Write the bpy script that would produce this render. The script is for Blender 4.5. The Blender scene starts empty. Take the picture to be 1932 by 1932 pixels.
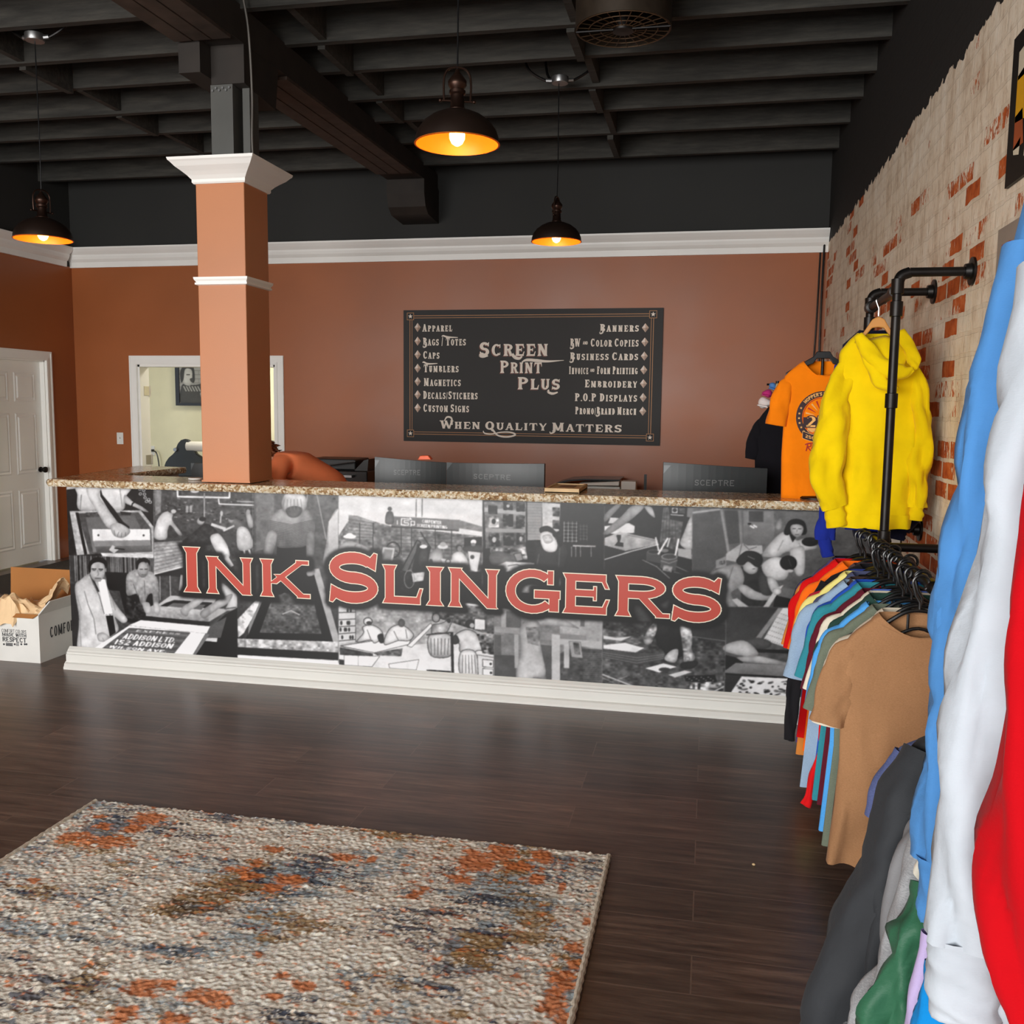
import bpy, math, random
import numpy as np
from mathutils import Vector, Matrix, noise as mnoise

random.seed(7)
RNG = np.random.default_rng(11)
sc = bpy.context.scene
COL = sc.collection

# ------------------------------------------------------------------ camera
PXF, PXC, CAMH = 1786.0, 966.0, 1.5
_vy = np.array([1340 - PXC, 773 - PXC, PXF])
_vx = np.array([-8600 - PXC, 660 - PXC, PXF])
_Y = _vy / np.linalg.norm(_vy)
_X = -_vx
_X = _X - _Y * (_X @ _Y)
_X /= np.linalg.norm(_X)
_D = np.cross(_Y, _X)
if _D[1] < 0:
    _D = -_D
RW = np.array([_X, _Y, -_D])            # world <- camera (right, down, forward)
CPOS = np.array([0.0, 0.0, CAMH])

cam_d = bpy.data.cameras.new('camera')
cam_d.sensor_fit = 'HORIZONTAL'
cam_d.sensor_width = 36.0
cam_d.lens = 36.0 * PXF / 1932.0
cam_d.clip_start = 0.05
cam = bpy.data.objects.new('camera', cam_d)
COL.objects.link(cam)
mr = np.column_stack([RW[:, 0], -RW[:, 1], -RW[:, 2]])
m4 = Matrix.Identity(4)
for i in range(3):
    for j in range(3):
        m4[i][j] = float(mr[i, j])
m4.translation = Vector(CPOS)
cam.matrix_world = m4
sc.camera = cam


def _ray(u, v):
    return RW @ np.array([u - PXC, v - PXC, PXF])


def aty(u, v, y):
    d = _ray(u, v)
    return CPOS + d * (y / d[1])


def atz(u, v, z):
    d = _ray(u, v)
    return CPOS + d * ((z - CAMH) / d[2])


def atx(u, v, x):
    d = _ray(u, v)
    return CPOS + d * (x / d[0])


# ------------------------------------------------------------------ world, light, exposure
sc.view_settings.view_transform = 'Standard'
sc.view_settings.look = 'None'
sc.view_settings.gamma = 1.0
sc.view_settings.use_curve_mapping = False
sc.view_settings.exposure = 0.0

w = bpy.data.worlds.new('daylight')
sc.world = w
w.use_nodes = True
w.node_tree.nodes['Background'].inputs[0].default_value = (0.78, 0.88, 1.0, 1)
w.node_tree.nodes['Background'].inputs[1].default_value = 1.2


def area(name, loc, size, rot, power, colr):
    d = bpy.data.lights.new(name, 'AREA')
    d.shape = 'RECTANGLE'
    d.size, d.size_y = size
    d.energy = power
    d.color = colr
    o = bpy.data.objects.new(name, d)
    o.location = loc
    o.rotation_euler = rot
    COL.objects.link(o)
    return o


# daylight entering by the shop front's windows behind the camera
area('shopfront_daylight', (-4.6, -6.2, 2.1), (8.4, 4.2), (math.radians(90), 0, 0), 1330, (1.0, 0.98, 0.95))
area('left_wall_fill', (3.6, -6.2, 2.1), (3.6, 4.2), (math.radians(90), 0, math.radians(25)), 620, (1.0, 0.98, 0.95))  # added fill light, aimed to brighten the left wall and door
# the office's ceiling lamp
area('office_lamp', (-4.6, 9.6, 2.55), (1.2, 0.6), (0, 0, 0), 42, (1.0, 0.95, 0.82))


# ------------------------------------------------------------------ helpers
def lin(r, g, b):
    def f(c):
        c /= 255.0
        return c / 12.92 if c <= 0.04045 else ((c + 0.055) / 1.055) ** 2.4
    return (f(r), f(g), f(b))


def newmat(name):
    m = bpy.data.materials.new(name)
    m.use_nodes = True
    nt = m.node_tree
    return m, nt, nt.nodes['Principled BSDF']


def N(nt, kind, **kw):
    n = nt.nodes.new(kind)
    for k, v in kw.items():
        if hasattr(n, k):
            setattr(n, k, v)
        else:
            n.inputs[k.replace('_', ' ')].default_value = v
    return n


def L(nt, a, b):
    nt.links.new(a, b)


def ramp(nt, fac, stops, interp='LINEAR'):
    r = nt.nodes.new('ShaderNodeValToRGB')
    r.color_ramp.interpolation = interp
    e = r.color_ramp.elements
    e[0].position, e[0].color = stops[0][0], (*stops[0][1], 1)
    e[1].position, e[1].color = stops[-1][0], (*stops[-1][1], 1)
    for p, c in stops[1:-1]:
        x = e.new(p)
        x.color = (*c, 1)
    L(nt, fac, r.inputs[0])
    return r.outputs[0]


def mixc(nt, fac, a, b, mode='MIX'):
    m = nt.nodes.new('ShaderNodeMix')
    m.data_type = 'RGBA'
    m.blend_type = mode
    for s, v in ((m.inputs[0], fac), (m.inputs[6], a), (m.inputs[7], b)):
        if isinstance(v, (int, float)):
            s.default_value = v
        elif isinstance(v, tuple):
            s.default_value = (*v, 1)
        else:
            L(nt, v, s)
    return m.outputs[2]


def mth(nt, op, a, b=None, c=None):
    m = nt.nodes.new('ShaderNodeMath')
    m.operation = op
    for i, v in enumerate((a, b, c)):
        if v is None:
            continue
        if isinstance(v, (int, float)):
            m.inputs[i].default_value = v
        else:
            L(nt, v, m.inputs[i])
    return m.outputs[0]


def coords(nt, scale=(1, 1, 1), kind='Object', loc=(0, 0, 0)):
    t = nt.nodes.new('ShaderNodeTexCoord')
    mp = nt.nodes.new('ShaderNodeMapping')
    mp.inputs['Scale'].default_value = scale
    mp.inputs['Location'].default_value = loc
    L(nt, t.outputs[kind], mp.inputs[0])
    return mp.outputs[0]


def noise(nt, vec, scale=5, detail=3, rough=0.5):
    n = nt.nodes.new('ShaderNodeTexNoise')
    n.inputs['Scale'].default_value = scale
    n.inputs['Detail'].default_value = detail
    n.inputs['Roughness'].default_value = rough
    if vec is not None:
        L(nt, vec, n.inputs['Vector'])
    return n.outputs[0]


def bump(nt, bs, h, strength=0.3, dist=0.01):
    b = nt.nodes.new('ShaderNodeBump')
    b.inputs['Strength'].default_value = strength
    b.inputs['Distance'].default_value = dist
    L(nt, h, b.inputs['Height'])
    L(nt, b.outputs[0], bs.inputs['Normal'])


def plain(name, c, rough=0.5, metal=0.0, var=0.12, vs=6.0, bmp=0.0, bs_=60.0, spec=0.5):
    """a single colour with slight tonal mottling and an optional fine bump"""
    m, nt, bs = newmat(name)
    v = coords(nt)
    n = noise(nt, v, vs, 4)
    dark = tuple(x * (1 - var) for x in c)
    lite = tuple(min(1, x * (1 + var)) for x in c)
    L(nt, ramp(nt, n, [(0.3, dark), (0.7, lite)]), bs.inputs['Base Color'])
    bs.inputs['Roughness'].default_value = rough
    bs.inputs['Metallic'].default_value = metal
    bs.inputs['Specular IOR Level'].default_value = spec
    if bmp:
        bump(nt, bs, noise(nt, v, bs_, 3), bmp, 0.004)
    return m


def fabric(name, c, heather=0.0, rough=0.9):
    m, nt, bs = newmat(name)
    v = coords(nt)
    n = noise(nt, v, 9, 3)
    f = noise(nt, coords(nt, (.35, .35, 1.4)), 520, 2)
    a = tuple(x * 0.92 for x in c)
    b = tuple(min(1, x * 1.06) for x in c)
    base = ramp(nt, n, [(0.3, a), (0.7, b)])
    if heather:
        pale = tuple(min(1, x * (1 + heather) + 0.05 * heather) for x in c)
        deep = tuple(x * (1 - heather * 0.6) for x in c)
        base = mixc(nt, 0.45, base, ramp(nt, f, [(0.3, deep), (0.7, pale)]))
    L(nt, base, bs.inputs['Base Color'])
    bs.inputs['Roughness'].default_value = rough
    bs.inputs['Specular IOR Level'].default_value = 0.15
    bs.inputs['Sheen Weight'].default_value = 0.04
    h = mth(nt, 'ADD', mth(nt, 'MULTIPLY', noise(nt, v, 22, 4), 1.0), mth(nt, 'MULTIPLY', f, 0.12))
    bump(nt, bs, h, 0.35, 0.008)
    return m


class MB:
    """collects world-space geometry, then links it as ONE mesh object"""

    def __init__(self):
        self.v, self.f, self.mi = [], [], []

    def add(self, vs, fs, mi=0):
        o = len(self.v)
        self.v += [tuple(map(float, p)) for p in vs]
        self.f += [tuple(i + o for i in q) for q in fs]
        self.mi += [mi] * len(fs)
        return self

    def box(self, x0, x1, y0, y1, z0, z1, mi=0):
        p = [(x, y, z) for z in (z0, z1) for y in (y0, y1) for x in (x0, x1)]
        return self.add(p, [(0, 2, 3, 1), (4, 5, 7, 6), (0, 1, 5, 4), (2, 6, 7, 3), (0, 4, 6, 2), (1, 3, 7, 5)], mi)

    def prism(self, poly, axis, a, b, mi=0):
        """poly: 2D points; axis 'x': (y,z); 'y': (x,z); 'z': (x,y)"""
        def P(p, t):
            return {'x': (t, p[0], p[1]), 'y': (p[0], t, p[1]), 'z': (p[0], p[1], t)}[axis]
        n = len(poly)
        vs = [P(p, a) for p in poly] + [P(p, b) for p in poly]
        fs = [tuple(range(n)), tuple(range(2 * n - 1, n - 1, -1))]
        fs += [(i, n + i, n + (i + 1) % n, (i + 1) % n) for i in range(n)]
        return self.add(vs, fs, mi)

    def tube(self, path, r, n=10, cap=True, mi=0):
        path = [Vector(p) for p in path]
        rs = r if isinstance(r, (list, tuple)) else [r] * len(path)
        rings, up = [], None
        for i, p in enumerate(path):
            t = (path[min(i + 1, len(path) - 1)] - path[max(i - 1, 0)])
            if t.length < 1e-9:
                t = Vector((0, 0, 1))
            t.normalize()
            if up is None:
                up = Vector((0, 0, 1)) if abs(t.z) < 0.9 else Vector((1, 0, 0))
            a = t.cross(up)
            if a.length < 1e-4:
                a = t.cross(Vector((0, 1, 0)))
            a.normalize()
            b = a.cross(t).normalized()
            up = b
            rings.append([p + (a * math.cos(k * 2 * math.pi / n) + b * math.sin(k * 2 * math.pi / n)) * rs[i] for k in range(n)])
        vs = [q for rg in rings for q in rg]
        fs = []
        for i in range(len(path) - 1):
            for k in range(n):
                fs.append((i * n + k, i * n + (k + 1) % n, (i + 1) * n + (k + 1) % n, (i + 1) * n + k))
        if cap:
            fs.append(tuple(range(n - 1, -1, -1)))
            fs.append(tuple(range((len(path) - 1) * n, len(path) * n)))
        return self.add(vs, fs, mi)

    def lathe(self, prof, c, n=40, mi=0, axis='z', closed=False):
        """prof: list of (radius, height)"""
        vs = []
        for r, h in prof:
            for k in range(n):
                a = 2 * math.pi * k / n
                q = (r * math.cos(a), r * math.sin(a), h)
                if axis == 'x':
                    q = (h, q[0], q[1])
                elif axis == 'y':
                    q = (q[0], h, q[1])
                vs.append((c[0] + q[0], c[1] + q[1], c[2] + q[2]))
        m = len(prof)
        fs = [(i * n + k, i * n + (k + 1) % n, (i + 1) * n + (k + 1) % n, (i + 1) * n + k) for i in range(m - 1) for k in range(n)]
        if closed:
            fs += [((m - 1) * n + k, (m - 1) * n + (k + 1) % n, (k + 1) % n, k) for k in range(n)]
        else:
            if prof[0][0] > 1e-6:
                fs.append(tuple(range(n - 1, -1, -1)))
            if prof[-1][0] > 1e-6:
                fs.append(tuple(range((m - 1) * n, m * n)))
        return self.add(vs, fs, mi)

    def shell(self, prof, c, n=48, mi=0):
        """lathe without end caps"""
        k0 = len(self.f)
        self.lathe(prof, c, n, mi)
        keep = [(f, m_) for f, m_ in zip(self.f[k0:], self.mi[k0:]) if len(f) == 4]
        self.f[k0:] = [a for a, _ in keep]
        self.mi[k0:] = [b for _, b in keep]
        return self

    def ball(self, c, r, n=16, m=10, mi=0):
        rx, ry, rz = r if isinstance(r, (list, tuple)) else (r, r, r)
        prof = [(math.sin(math.pi * i / m), -math.cos(math.pi * i / m)) for i in range(m + 1)]
        vs = [(c[0] + rx * p * math.cos(2 * math.pi * k / n), c[1] + ry * p * math.sin(2 * math.pi * k / n), c[2] + rz * h)
              for p, h in prof for k in range(n)]
        fs = [(i * n + k, i * n + (k + 1) % n, (i + 1) * n + (k + 1) % n, (i + 1) * n + k) for i in range(m) for k in range(n)]
        return self.add(vs, fs, mi)

    def build(self, name, mat, parent=None, smooth=False, bevel=0.0, sharp=40, origin=None):
        if parent is not None:
            off = wloc(parent)
            loc = (0, 0, 0)
        else:
            a = np.array(self.v)
            off = origin if origin is not None else ((a[:, 0].min() + a[:, 0].max()) / 2, (a[:, 1].min() + a[:, 1].max()) / 2, a[:, 2].min())
            loc = off
        me = bpy.data.meshes.new(name)
        me.from_pydata([(x - off[0], y - off[1], z - off[2]) for x, y, z in self.v], [], self.f)
        for m_ in (mat if isinstance(mat, (list, tuple)) else [mat]):
            me.materials.append(m_)
        if isinstance(mat, (list, tuple)):
            me.polygons.foreach_set('material_index', self.mi)
        me.validate()
        o = bpy.data.objects.new(name, me)
        COL.objects.link(o)
        o.location = loc
        if parent is not None:
            o.parent = parent
        if smooth:
            me.polygons.foreach_set('use_smooth', [True] * len(me.polygons))
            if sharp:
                me.set_sharp_from_angle(angle=math.radians(sharp))
        if bevel:
            b = o.modifiers.new('bevel', 'BEVEL')
            b.width = bevel
            b.segments = 2
            b.limit_method = 'ANGLE'
        me.update()
        return o


def wloc(o):
    x = y = z = 0
    while o is not None:
        x += o.location[0]
        y += o.location[1]
        z += o.location[2]
        o = o.parent
    return (x, y, z)


def tag(o, label, cat, group=None):
    o['label'] = label
    o['category'] = cat
    if group:
        o['group'] = group
    return o


def thing(name, label, cat, loc, group=None):
    o = bpy.data.objects.new(name, None)
    o.empty_display_size = 0.1
    COL.objects.link(o)
    o.location = loc
    return tag(o, label, cat, group)


def structure(o, label=None):
    o['kind'] = 'structure'
    if label:
        o['label'] = label
    return o


def copy_thing(src, loc, label, group=None):
    """copies a thing, its parts and their sub-parts (mesh data shared)"""
    def cp(o, parent):
        c = o.copy()
        COL.objects.link(c)
        if parent is not None:
            c.parent = parent
        for ch in list(kids.get(o.name, [])):
            cp(ch, c)
        return c
    kids = {}
    for o in list(COL.objects):
        if o.parent is not None:
            kids.setdefault(o.parent.name, []).append(o)
    r = cp(src, None)
    r.location = loc
    r['label'] = label
    if group:
        r['group'] = group
    return r


def bez(pts, n=8):
    """Catmull-Rom through points"""
    P = [np.array(p, float) for p in pts]
    P = [2 * P[0] - P[1]] + P + [2 * P[-1] - P[-2]]
    out = []
    for i in range(1, len(P) - 2):
        for k in range(n):
            t = k / n
            a, b, c, d = P[i - 1], P[i], P[i + 1], P[i + 2]
            out.append(0.5 * (2 * b + (c - a) * t + (2 * a - 5 * b + 4 * c - d) * t * t + (3 * b - a - 3 * c + d) * t ** 3))
    out.append(P[-2])
    return [tuple(p) for p in out]


# ------------------------------------------------------------------ lettering: strokes and slab serifs as convex quads
def glyph(ch, w, sv, sh, se, br):
    """unit cap height; w width, sv/sh stem and bar weight, se serif reach, br serif height"""
    q = []

    def rect(x0, y0, x1, y1):
        q.append([(x0, y0), (x1, y0), (x1, y1), (x0, y1)])

    def stem(x, y0=0.0, y1=1.0, t=None, lo=True, hi=True):
        t = t or sv
        rect(x, y0, x + t, y1)
        if se:
            if lo:
                q.append([(x - se, y0), (x + t + se, y0), (x + t, y0 + br), (x, y0 + br)])
            if hi:
                q.append([(x, y1 - br), (x + t, y1 - br), (x + t + se, y1), (x - se, y1)])

    def bar(x0, x1, y, t=None):
        t = t or sh
        rect(x0, y - t / 2, x1, y + t / 2)

    def tick(x, y0, y1, up):
        # wedge at a bar's end
        if se:
            q.append([(x - se * 1.1, y0), (x, y0), (x + se * .3, y1), (x - se * .1, y1)])

    def diag(x0, y0, x1, y1, t):
        q.append([(x0, y0), (x0 + t, y0), (x1 + t, y1), (x1, y1)])

    def arc(cx, cy, rx, ry, a0, a1, n=14, tv=None, th=None):
        tv, th = tv or sv, th or sh
        pr = None
        for i in range(n + 1):
            a = math.radians(a0 + (a1 - a0) * i / n)
            c, s = math.cos(a), math.sin(a)
            cur = ((cx + rx * c, cy + ry * s), (cx + max(rx - tv, .01) * c, cy + max(ry - th, .01) * s))
            if pr:
                q.append([pr[0], cur[0], cur[1], pr[1]])
            pr = cur

    if ch == 'I':
        stem((w - sv) / 2)
    elif ch == 'A':
        diag(w * .02, 0, w * .5 - sh * .6, 1, sh)
        diag(w * .98 - sv, 0, w * .5 - sv * .55, 1, sv)
        bar(w * .2, w * .75, .32, sh * .8)
        if se:
            rect(-se * .5, 0, sh + se, br * .8)
            rect(w - sv - se, 0, w + se * .5, br * .8)
    elif ch == 'B':
        stem(se)
        arc(w * .45, .74, w * .5, .26, -90, 90)
        arc(w * .45, .27, w * .55, .27, -90, 90)
        for y in (sh / 2, .5, 1 - sh / 2):
            bar(se, w * .47, y)
    elif ch in 'CG':
        arc(w * .5, .5, w * .5, .5, 48, 318, 22)
        rect(w * .80, .68, w * .88 + se * .3, .98)
        if ch == 'G':
            rect(w - sv, .06, w, .46)
            bar(w * .55, w + se * .5, .44, sh)
        else:
            rect(w * .84, .08, w * .9, .3)
    elif ch == 'D':
        stem(se)
        arc(w * .4, .5, w * .6, .5, -90, 90, 18)
        bar(se, w * .42, sh / 2)
        bar(se, w * .42, 1 - sh / 2)
    elif ch in 'EF':
        stem(se)
        bar(se, w * .95, 1 - sh / 2)
        bar(se, w * .72, .52, sh * .9)
        q.append([(w * .95 - se * 1.3, 1 - sh), (w * .95, 1 - sh), (w + se * .3, 1 - sh - br * 1.3), (w * .95, 1 - sh - br * 1.3)] if se else [(0, 1), (.01, 1), (.01, .99), (0, .99)])
        if se:
            rect(w * .72 - se * .5, .52 - sh * 1.0, w * .72 + .02, .52 + sh * 1.0)
        if ch == 'E':
            bar(se, w * .97, sh / 2)
            if se:
                q.append([(w * .97 - se * 1.3, sh), (w * .97, sh), (w + se * .5, sh + br * 1.5), (w * .97, sh + br * 1.5)])
    elif ch == 'H':
        stem(se)
        stem(w - sv - se)
        bar(se, w - se, .5)
    elif ch == 'J':
        stem(w - sv - se, .25, 1, lo=False)
        arc(w * .5 - se / 2, .28, w * .5 - se / 2, .28, 180, 360)
    elif ch == 'K':
        stem(se)
        diag(sv * .8 + se, .36, w * .98 - sv * 1.0, 1, sh * 1.25)
        diag(w - sv * 1.15, 0, sv + se + w * .08, .6, sv * 1.05)
        if se:
            rect(w * .98 - sv - se * 1.2, 1 - br * .7, w * .98 - sv + sh * 1.25 + se * .8, 1)
            rect(w - sv * 1.15 - se * .6, 0, w + se * .8, br * .7)
    elif ch == 'L':
        stem(se)
        bar(se, w * .97, sh / 2)
        if se:
            q.append([(w * .97 - se * 1.3, sh), (w * .97, sh), (w + se * .5, sh + br * 1.8), (w * .97, sh + br * 1.8)])
    elif ch == 'M':
        stem(se, t=sh)
        stem(w - sv - se)
        diag(w * .5 - sv * .4, .1, se, 1, sv * .9)
        diag(w * .5 - sh * .3, .1, w - sv - se, 1, sh)
    elif ch == 'N':
        stem(se, t=sh * 1.15, lo=True)
        stem(w - sh * 1.15 - se, t=sh * 1.15, lo=False)
        diag(w - sv * 1.25 - se * .2, 0, se - se * .8, 1, sv * 1.2)
    elif ch in 'O0Q':
        arc(w * .5, .5, w * .5, .5, 0, 360, 28)
        if ch == 'Q':
            diag(w * .75, -.18, w * .45, .22, sv * .8)
    elif ch == 'P':
        stem(se)
        arc(w * .45, .72, w * .55, .28, -90, 90)
        for y in (.44 + sh / 2, 1 - sh / 2):
            bar(se, w * .47, y)
    elif ch == 'R':
        stem(se)
        arc(w * .48, .73, w * .47, .27, -90, 90)
        for y in (.46 + sh / 2, 1 - sh / 2):
            bar(se, w * .5, y)
        diag(w - sv * 1.05, 0, w * .42, .5, sv)
        if se:
            rect(w - sv * 1.05 - se * .4, 0, w + se * .9, br * .7)
    elif ch == 'S':
        sp = sh * 1.25
        ry = .25 + sp / 4
        arc(w * .5, 1 - ry, w * .48, ry, 22, 276, 20, sv, sp)
        arc(w * .5, ry, w * .5, ry, 96, -158, 20, sv, sp)
        q.append([(w * .74, 1 - sp * 1.1), (w * .95, .66), (w * .985, .98), (w * .93, .995)])
        q.append([(w * .015, .02), (w * .07, .005), (w * .27, sp * 1.1), (w * .05, .34)])
    elif ch == 'T':
        stem((w - sv) / 2, hi=False)
        bar(0, w, 1 - sh / 2)
        if se:
            q.append([(0, 1 - sh), (se * 1.2, 1 - sh), (0, 1 - sh - br * 1.6), (-se * .3, 1 - sh - br * 1.6)])
            q.append([(w - se * 1.2, 1 - sh), (w, 1 - sh), (w + se * .3, 1 - sh - br * 1.6), (w, 1 - sh - br * 1.6)])
    elif ch == 'U':
        stem(se, .35, 1, lo=False)
        stem(w - sh * 1.1 - se, .35, 1, t=sh * 1.1, lo=False)
        arc(w * .5, .36, w * .5 - se, .36, 180, 360)
    elif ch == 'V':
        diag(w * .5 - sv * .5, 0, 0, 1, sv)
        diag(w * .5 - sh * .5, 0, w - sh, 1, sh)
    elif ch == 'W':
        for a, b, t in ((.28, 0, sv), (.28, .5, sh), (.72, .42, sv), (.72, 1, sh)):
            diag(w * a - t / 2, 0, w * b - (t if b == 1 else t * .5 if b else 0), 1, t)
        if se:
            rect(-se, 1 - br * .7, sv + se, 1)
            rect(w - sh - se, 1 - br * .7, w + se, 1)
    elif ch == 'X':
        diag(0, 0, w - sh, 1, sh)
        diag(w - sv, 0, 0, 1, sv)
    elif ch == 'Y':
        stem((w - sv) / 2, 0, .5, hi=False)
        diag((w - sv) / 2, .45, 0, 1, sv)
        diag((w + sv) / 2 - sh, .45, w - sh, 1, sh)
    elif ch == 'Z':
        bar(0, w, 1 - sh / 2)
        bar(0, w, sh / 2)
        diag(0, sh * .5, w - sv, 1 - sh * .5, sv)
    elif ch == '1':
        stem((w - sv) / 2)
    elif ch == '2':
        arc(w * .5, .72, w * .48, .28, 160, -30, 14)
        diag(0, sh * .6, w * .68, .66, sv)
        bar(0, w, sh / 2)
    elif ch == '5':
        rect(w * .08, .5, w * .08 + sv, 1)
        bar(w * .08, w * .92, 1 - sh / 2)
        arc(w * .46, .31, w * .5, .31, 130, -150, 18)
    elif ch == '/':
        diag(0, -.05, w - sh * .8, 1.05, sh * .7)
    elif ch == '.':
        rect(0, 0, sv * .9, sv * .8)
    elif ch == "'":
        rect(0, .7, sv * .7, 1)
    elif ch == '-':
        bar(0, w, .45)
    elif ch == '&':
        arc(w * .5, .74, w * .32, .26, 0, 360, 14, sh, sh)
        arc(w * .45, .28, w * .45, .28, 60, 330, 14, sv * .8, sh)
        diag(w - sv, 0, w * .25, .6, sv * .8)
    return q


GW = {'I': .34, 'J': .6, 'L': .72, 'M': 1.05, 'W': 1.15, 'N': .86, 'E': .74, 'F': .7, 'S': .7, 'T': .78, '1': .4,
      '/': .3, '.': .22, "'": .2, '&': .75, ' ': .38, '-': .4}


def words(text, style, small=None, gap=None):
    """quads of a line of text and its width; letters after a word's first are set at 'small' height"""
    sv, sh, se, br, wf = style
    gap = .1 if gap is None else gap
    x, out, first = 0.0, [], True
    for ch in text:
        if ch == ' ':
            x += GW[' '] * wf
            first = True
            continue
        k = 1.0 if (first or not small) else small
        first = ch in '/.' and bool(small)
        wd = GW.get(ch, .8) * wf
        if ch == 'I':
            wd = max(wd, sv + 2 * se)
        for poly in glyph(ch, wd, sv, sh, se, br):
            out.append([(x + px * k, py * k) for px, py in poly])
        x += wd * k + gap * k + se * k
    return out, x - gap - se


WEST = (.21, .13, .07, .15, .72)
WIDE = (.23, .16, .075, .17, 1.0)
SANS = (.16, .15, 0, 0, .82)
SANSB = (.22, .19, 0, 0, .85)
COND = (.15, .14, 0, 0, .55)


def fit(quads, wd, x0, x1, z0, z1, grow=0.0):
    """scales unit-height quads into a box, optionally fattened"""
    s, h = (x1 - x0) / wd, (z1 - z0)
    res = []
    for p in quads:
        r = [(x0 + a * s, z0 + b * h) for a, b in p]
        if grow:
            r = fatten(r, grow)
        res.append(r)
    return res


def fatten(p, g):
    """offsets a convex polygon outward by g"""
    ar = sum(p[i][0] * p[(i + 1) % len(p)][1] - p[(i + 1) % len(p)][0] * p[i][1] for i in range(len(p)))
    if ar < 0:
        p = p[::-1]
    n, out = len(p), []
    for i in range(n):
        a, b, c = np.array(p[i - 1]), np.array(p[i]), np.array(p[(i + 1) % n])
        e1, e2 = b - a, c - b
        l1, l2 = np.linalg.norm(e1), np.linalg.norm(e2)
        if l1 < 1e-9 or l2 < 1e-9:
            out.append(tuple(b))
            continue
        n1, n2 = np.array([e1[1], -e1[0]]) / l1, np.array([e2[1], -e2[0]]) / l2
        m = n1 + n2
        d = max(0.5, 1 + n1 @ n2)
        out.append(tuple(b + m / d * g))
    return out


def flat(quads, put, mb=None, mi=0):
    """lays 2D polygons on a surface; put(x, z) gives the 3D point"""
    mb = mb or MB()
    for i, p in enumerate(quads):
        c = np.array([put(a, b) for a, b in p])
        n = np.zeros(3)
        for k in range(1, len(c) - 1):
            n += np.cross(c[k] - c[0], c[k + 1] - c[0])
        n /= max(np.linalg.norm(n), 1e-12)
        if n @ (CPOS - c[0]) < 0:
            n = -n
            c = c[::-1]
        mb.add(c + n * (2.2e-5 * (i % 30)), [tuple(range(len(p)))], mi)
    return mb

# ------------------------------------------------------------------ materials
WHITE = plain('white_paint', lin(222, 222, 216), .38, var=.03, vs=3)
WHITE_LIFT = plain('white_paint_lightened', lin(246, 245, 240), .4, var=.02, vs=3)  # same white, lightened to stand in for light missing on crown and doors
TERRA = None


def terracotta(name, c, rough):
    m, nt, bs = newmat(name)
    v = coords(nt)
    n = noise(nt, v, 1.3, 4)
    f = noise(nt, v, 160, 2)
    L(nt, ramp(nt, n, [(.3, tuple(x * .9 for x in c)), (.7, tuple(x * 1.08 for x in c))]), bs.inputs['Base Color'])
    L(nt, ramp(nt, n, [(.3, (rough * .85,) * 3), (.7, (rough * 1.15,) * 3)]), bs.inputs['Roughness'])
    bump(nt, bs, f, .12, .002)
    return m


TERRA = terracotta('terracotta_wall_paint', lin(160, 90, 46), .4)
TERRA_COL = terracotta('column_terracotta_paint', lin(194, 127, 84), .46)
BLACKP = plain('black_wall_paint', lin(40, 40, 38), .75, var=.1, vs=1.5)
WOODBLK = None
m_, nt_, bs_ = newmat('black_painted_timber')
n_ = noise(nt_, coords(nt_, (1.2, 9, 9)), 3, 5, .65)
L(nt_, ramp(nt_, n_, [(.3, lin(40, 39, 35)), (.55, lin(60, 58, 53)), (.75, lin(76, 73, 66))]), bs_.inputs['Base Color'])
bs_.inputs['Roughness'].default_value = .8
bump(nt_, bs_, n_, .4, .01)
WOODBLK = m_
BEAMM = plain('dark_brown_black_beam_paint', lin(42, 36, 31), .75, var=.25, vs=7)
POSTM = plain('grey_painted_steel_post', lin(78, 78, 74), .5, var=.1, vs=5)
CREAM = plain('cream_office_paint', lin(226, 222, 190), .8, var=.03)
BLKMETAL = plain('black_iron', lin(38, 36, 35), .38, .75, var=.2, vs=14)
BLKPLASTIC = plain('black_plastic', lin(22, 22, 23), .25, var=.1)
GREYPLASTIC = plain('charcoal_plastic', lin(45, 48, 49), .42, var=.06)
BRONZE = plain('dark_bronze', lin(60, 42, 34), .35, .8, var=.25, vs=10)
STEEL = plain('galvanised_steel', lin(150, 150, 150), .35, .9, var=.1)
CHROME = plain('chrome', lin(220, 220, 220), .12, 1.0, var=.02)
PALEWOOD = plain('pale_wood', lin(205, 175, 130), .6, var=.12, vs=12)
HANGWOOD = plain('varnished_hanger_wood', lin(200, 140, 70), .35, var=.1, vs=8)
PAPERW = plain('white_paper', lin(225, 222, 214), .7, var=.03)
KRAFT = plain('kraft_cardboard', lin(168, 112, 58), .85, var=.06, vs=8)
BOXW = plain('white_carton_print', lin(222, 222, 217), .7, var=.05, vs=5)
PACKPAPER = plain('packing_paper', lin(238, 205, 160), .8, var=.06, vs=8)
INK = plain('dark_print_ink', lin(52, 54, 58), .6, var=.02)

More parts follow.
